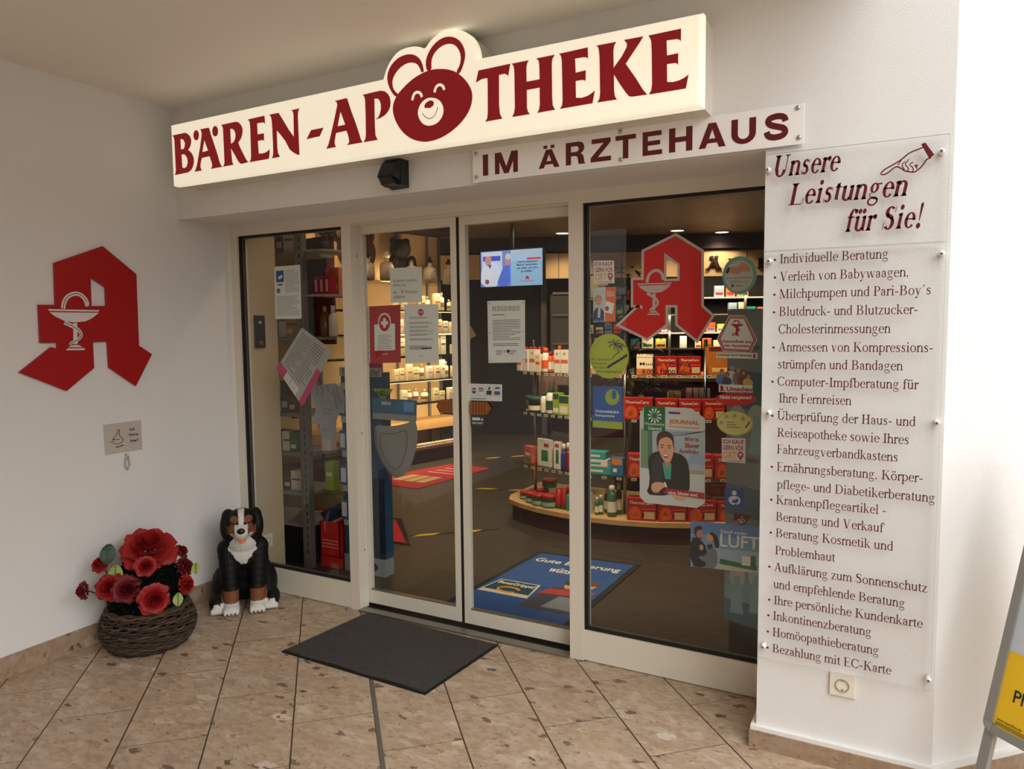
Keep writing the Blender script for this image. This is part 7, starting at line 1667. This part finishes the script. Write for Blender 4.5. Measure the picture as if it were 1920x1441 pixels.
rose('dark red rose with a lime leaf on the dog side', 350, 1060, 21, .0, (.5, .7, .4), 1, .95, [(366, 1062, .04, lim)])
rose('red rose low on the dog side above the rim', 352, 1095, 21, .08, (.7, .7, .25), 0, .9)

# ---- aluminium A-board at the right edge
o0 = CAM + ray(1841, 1364)*2.2; eE = V3((-.737, .676, 0)).normalized(); nN = V3((-.676, -.737, 0)).normalized()
lean = math.radians(15); upv = -nN*math.sin(lean) + V3((0, 0, math.cos(lean))); fn = nN*math.cos(lean) + V3((0, 0, math.sin(lean)))
asn = thing('pavement_sign', 'aluminium A-frame pavement sign with a yellow poster at the right edge', 'sign', (o0.x, o0.y, 0))
WF, HF, TF = .66, .92, .026
fa = lambda u, v, h: o0 - eE*u + upv*v + fn*h
alf = M((168, 168, 164), .35, metal=.55, var=.02, name='anodised_frame')
def fbox(mb, u0, u1, v0, v1, h0, h1, m): 
    mb.add([fa(u, v, h) for h in (h0, h1) for u, v in ((u0, v0), (u1, v0), (u1, v1), (u0, v1))], [(0,3,2,1),(4,5,6,7),(0,1,5,4),(1,2,6,5),(2,3,7,6),(3,0,4,7)], m)
mb = MB(); r_ = .03
out_ = []
for cu, cv, a0 in ((r_, r_, PI), (WF - r_, r_, 1.5*PI), (WF - r_, HF - r_, 0), (r_, HF - r_, .5*PI)): out_ += [(cu + r_*math.cos(a0 + j*PI/12), cv + r_*math.sin(a0 + j*PI/12)) for j in range(7)]
mb.prism([out_, [(TF, TF), (TF, HF - TF), (WF - TF, HF - TF), (WF - TF, TF)]], fa, -.022, .004, alf); mb.build('snap_frame', asn)
mb = MB(); fbox(mb, .002, TF, TF - .006, TF + .0, .004, .005, chrome); mb.prism([[(0.004, r_), (r_*.3, r_*.3), (r_, .004), (TF + .004, TF + .004)]], fa, .004, .0052, chrome); mb.build('corner_cap', asn)
mb = MB(); fbox(mb, TF - .004, WF - TF + .004, TF - .004, HF - TF + .004, -.012, -.004, M((250, 206, 34), .45, name='poster_yellow')); po = mb.build('poster', asn)
mb = MB(); fbox(mb, TF, WF - TF, .25, HF - TF, -.004, -.0035, M((206, 214, 226), .45)); mb.build('pale_blue_field', po)
fpt = lambda u, v, h: fa(u, v, -.0034 + h)
mb = MB(); put_sans(mb, 'Pharma', .066, .205, .112, .149, fpt, .0004, blackink, .008); put_sans(mb, 'www.kamillan.de', .034, .108, .0435, .052, fpt, .0004, M((90, 76, 20), .5), .01); mb.build('lettering', po)
mb = MB()
for i in range(3): mb.prism([[(.032, .030 + i*.004), (.30, .030 + i*.004), (.30, .0318 + i*.004), (.032, .0318 + i*.004)]], fpt, None, .0004, M((110, 92, 24), .5))
mb.build('small_print', po)
mb = MB(); mb.prism([ellipse(.07, .33, .012, .012, 14)], fpt, None, .0006, M((120, 128, 150), .5)); mb.build('print_dot', po)
tl = o0.z / math.cos(lean)
for u in (.006, WF - .036): mb = MB(); fbox(mb, u, u + .03, -tl, .03, -.020, -.002, alf); mb.build('leg', asn)
# rear panel hinged at the top
top = fa(0, HF, -.02)
ub = (nN*math.sin(lean)*1.0 + V3((0, 0, math.cos(lean)))); fb = lambda u, v, h: top - eE*u - ub*v - fn*0 + (-nN*math.cos(lean) + V3((0, 0, math.sin(lean))))*h
mb = MB(); mb.prism([[(0, 0), (WF, 0), (WF, HF), (0, HF)], [(TF, TF), (TF, HF - TF), (WF - TF, HF - TF), (WF - TF, TF)]], fb, -.002, .018, alf); mb.prism([[(TF, TF), (WF - TF, TF), (WF - TF, HF - TF), (TF, HF - TF)]], fb, .0, .006, M((200, 200, 196), .5)); mb.build('rear_panel', asn)
for u in (.006, WF - .036):
    mb = MB(); tb = top.z/ub.z; mb.add([fb(a, b, h) for h in (0, .016) for a, b in ((u, HF - .02), (u + .03, HF - .02), (u + .03, tb), (u, tb))], [(0,3,2,1),(4,5,6,7),(0,1,5,4),(1,2,6,5),(2,3,7,6),(3,0,4,7)], alf); mb.build('leg', asn)
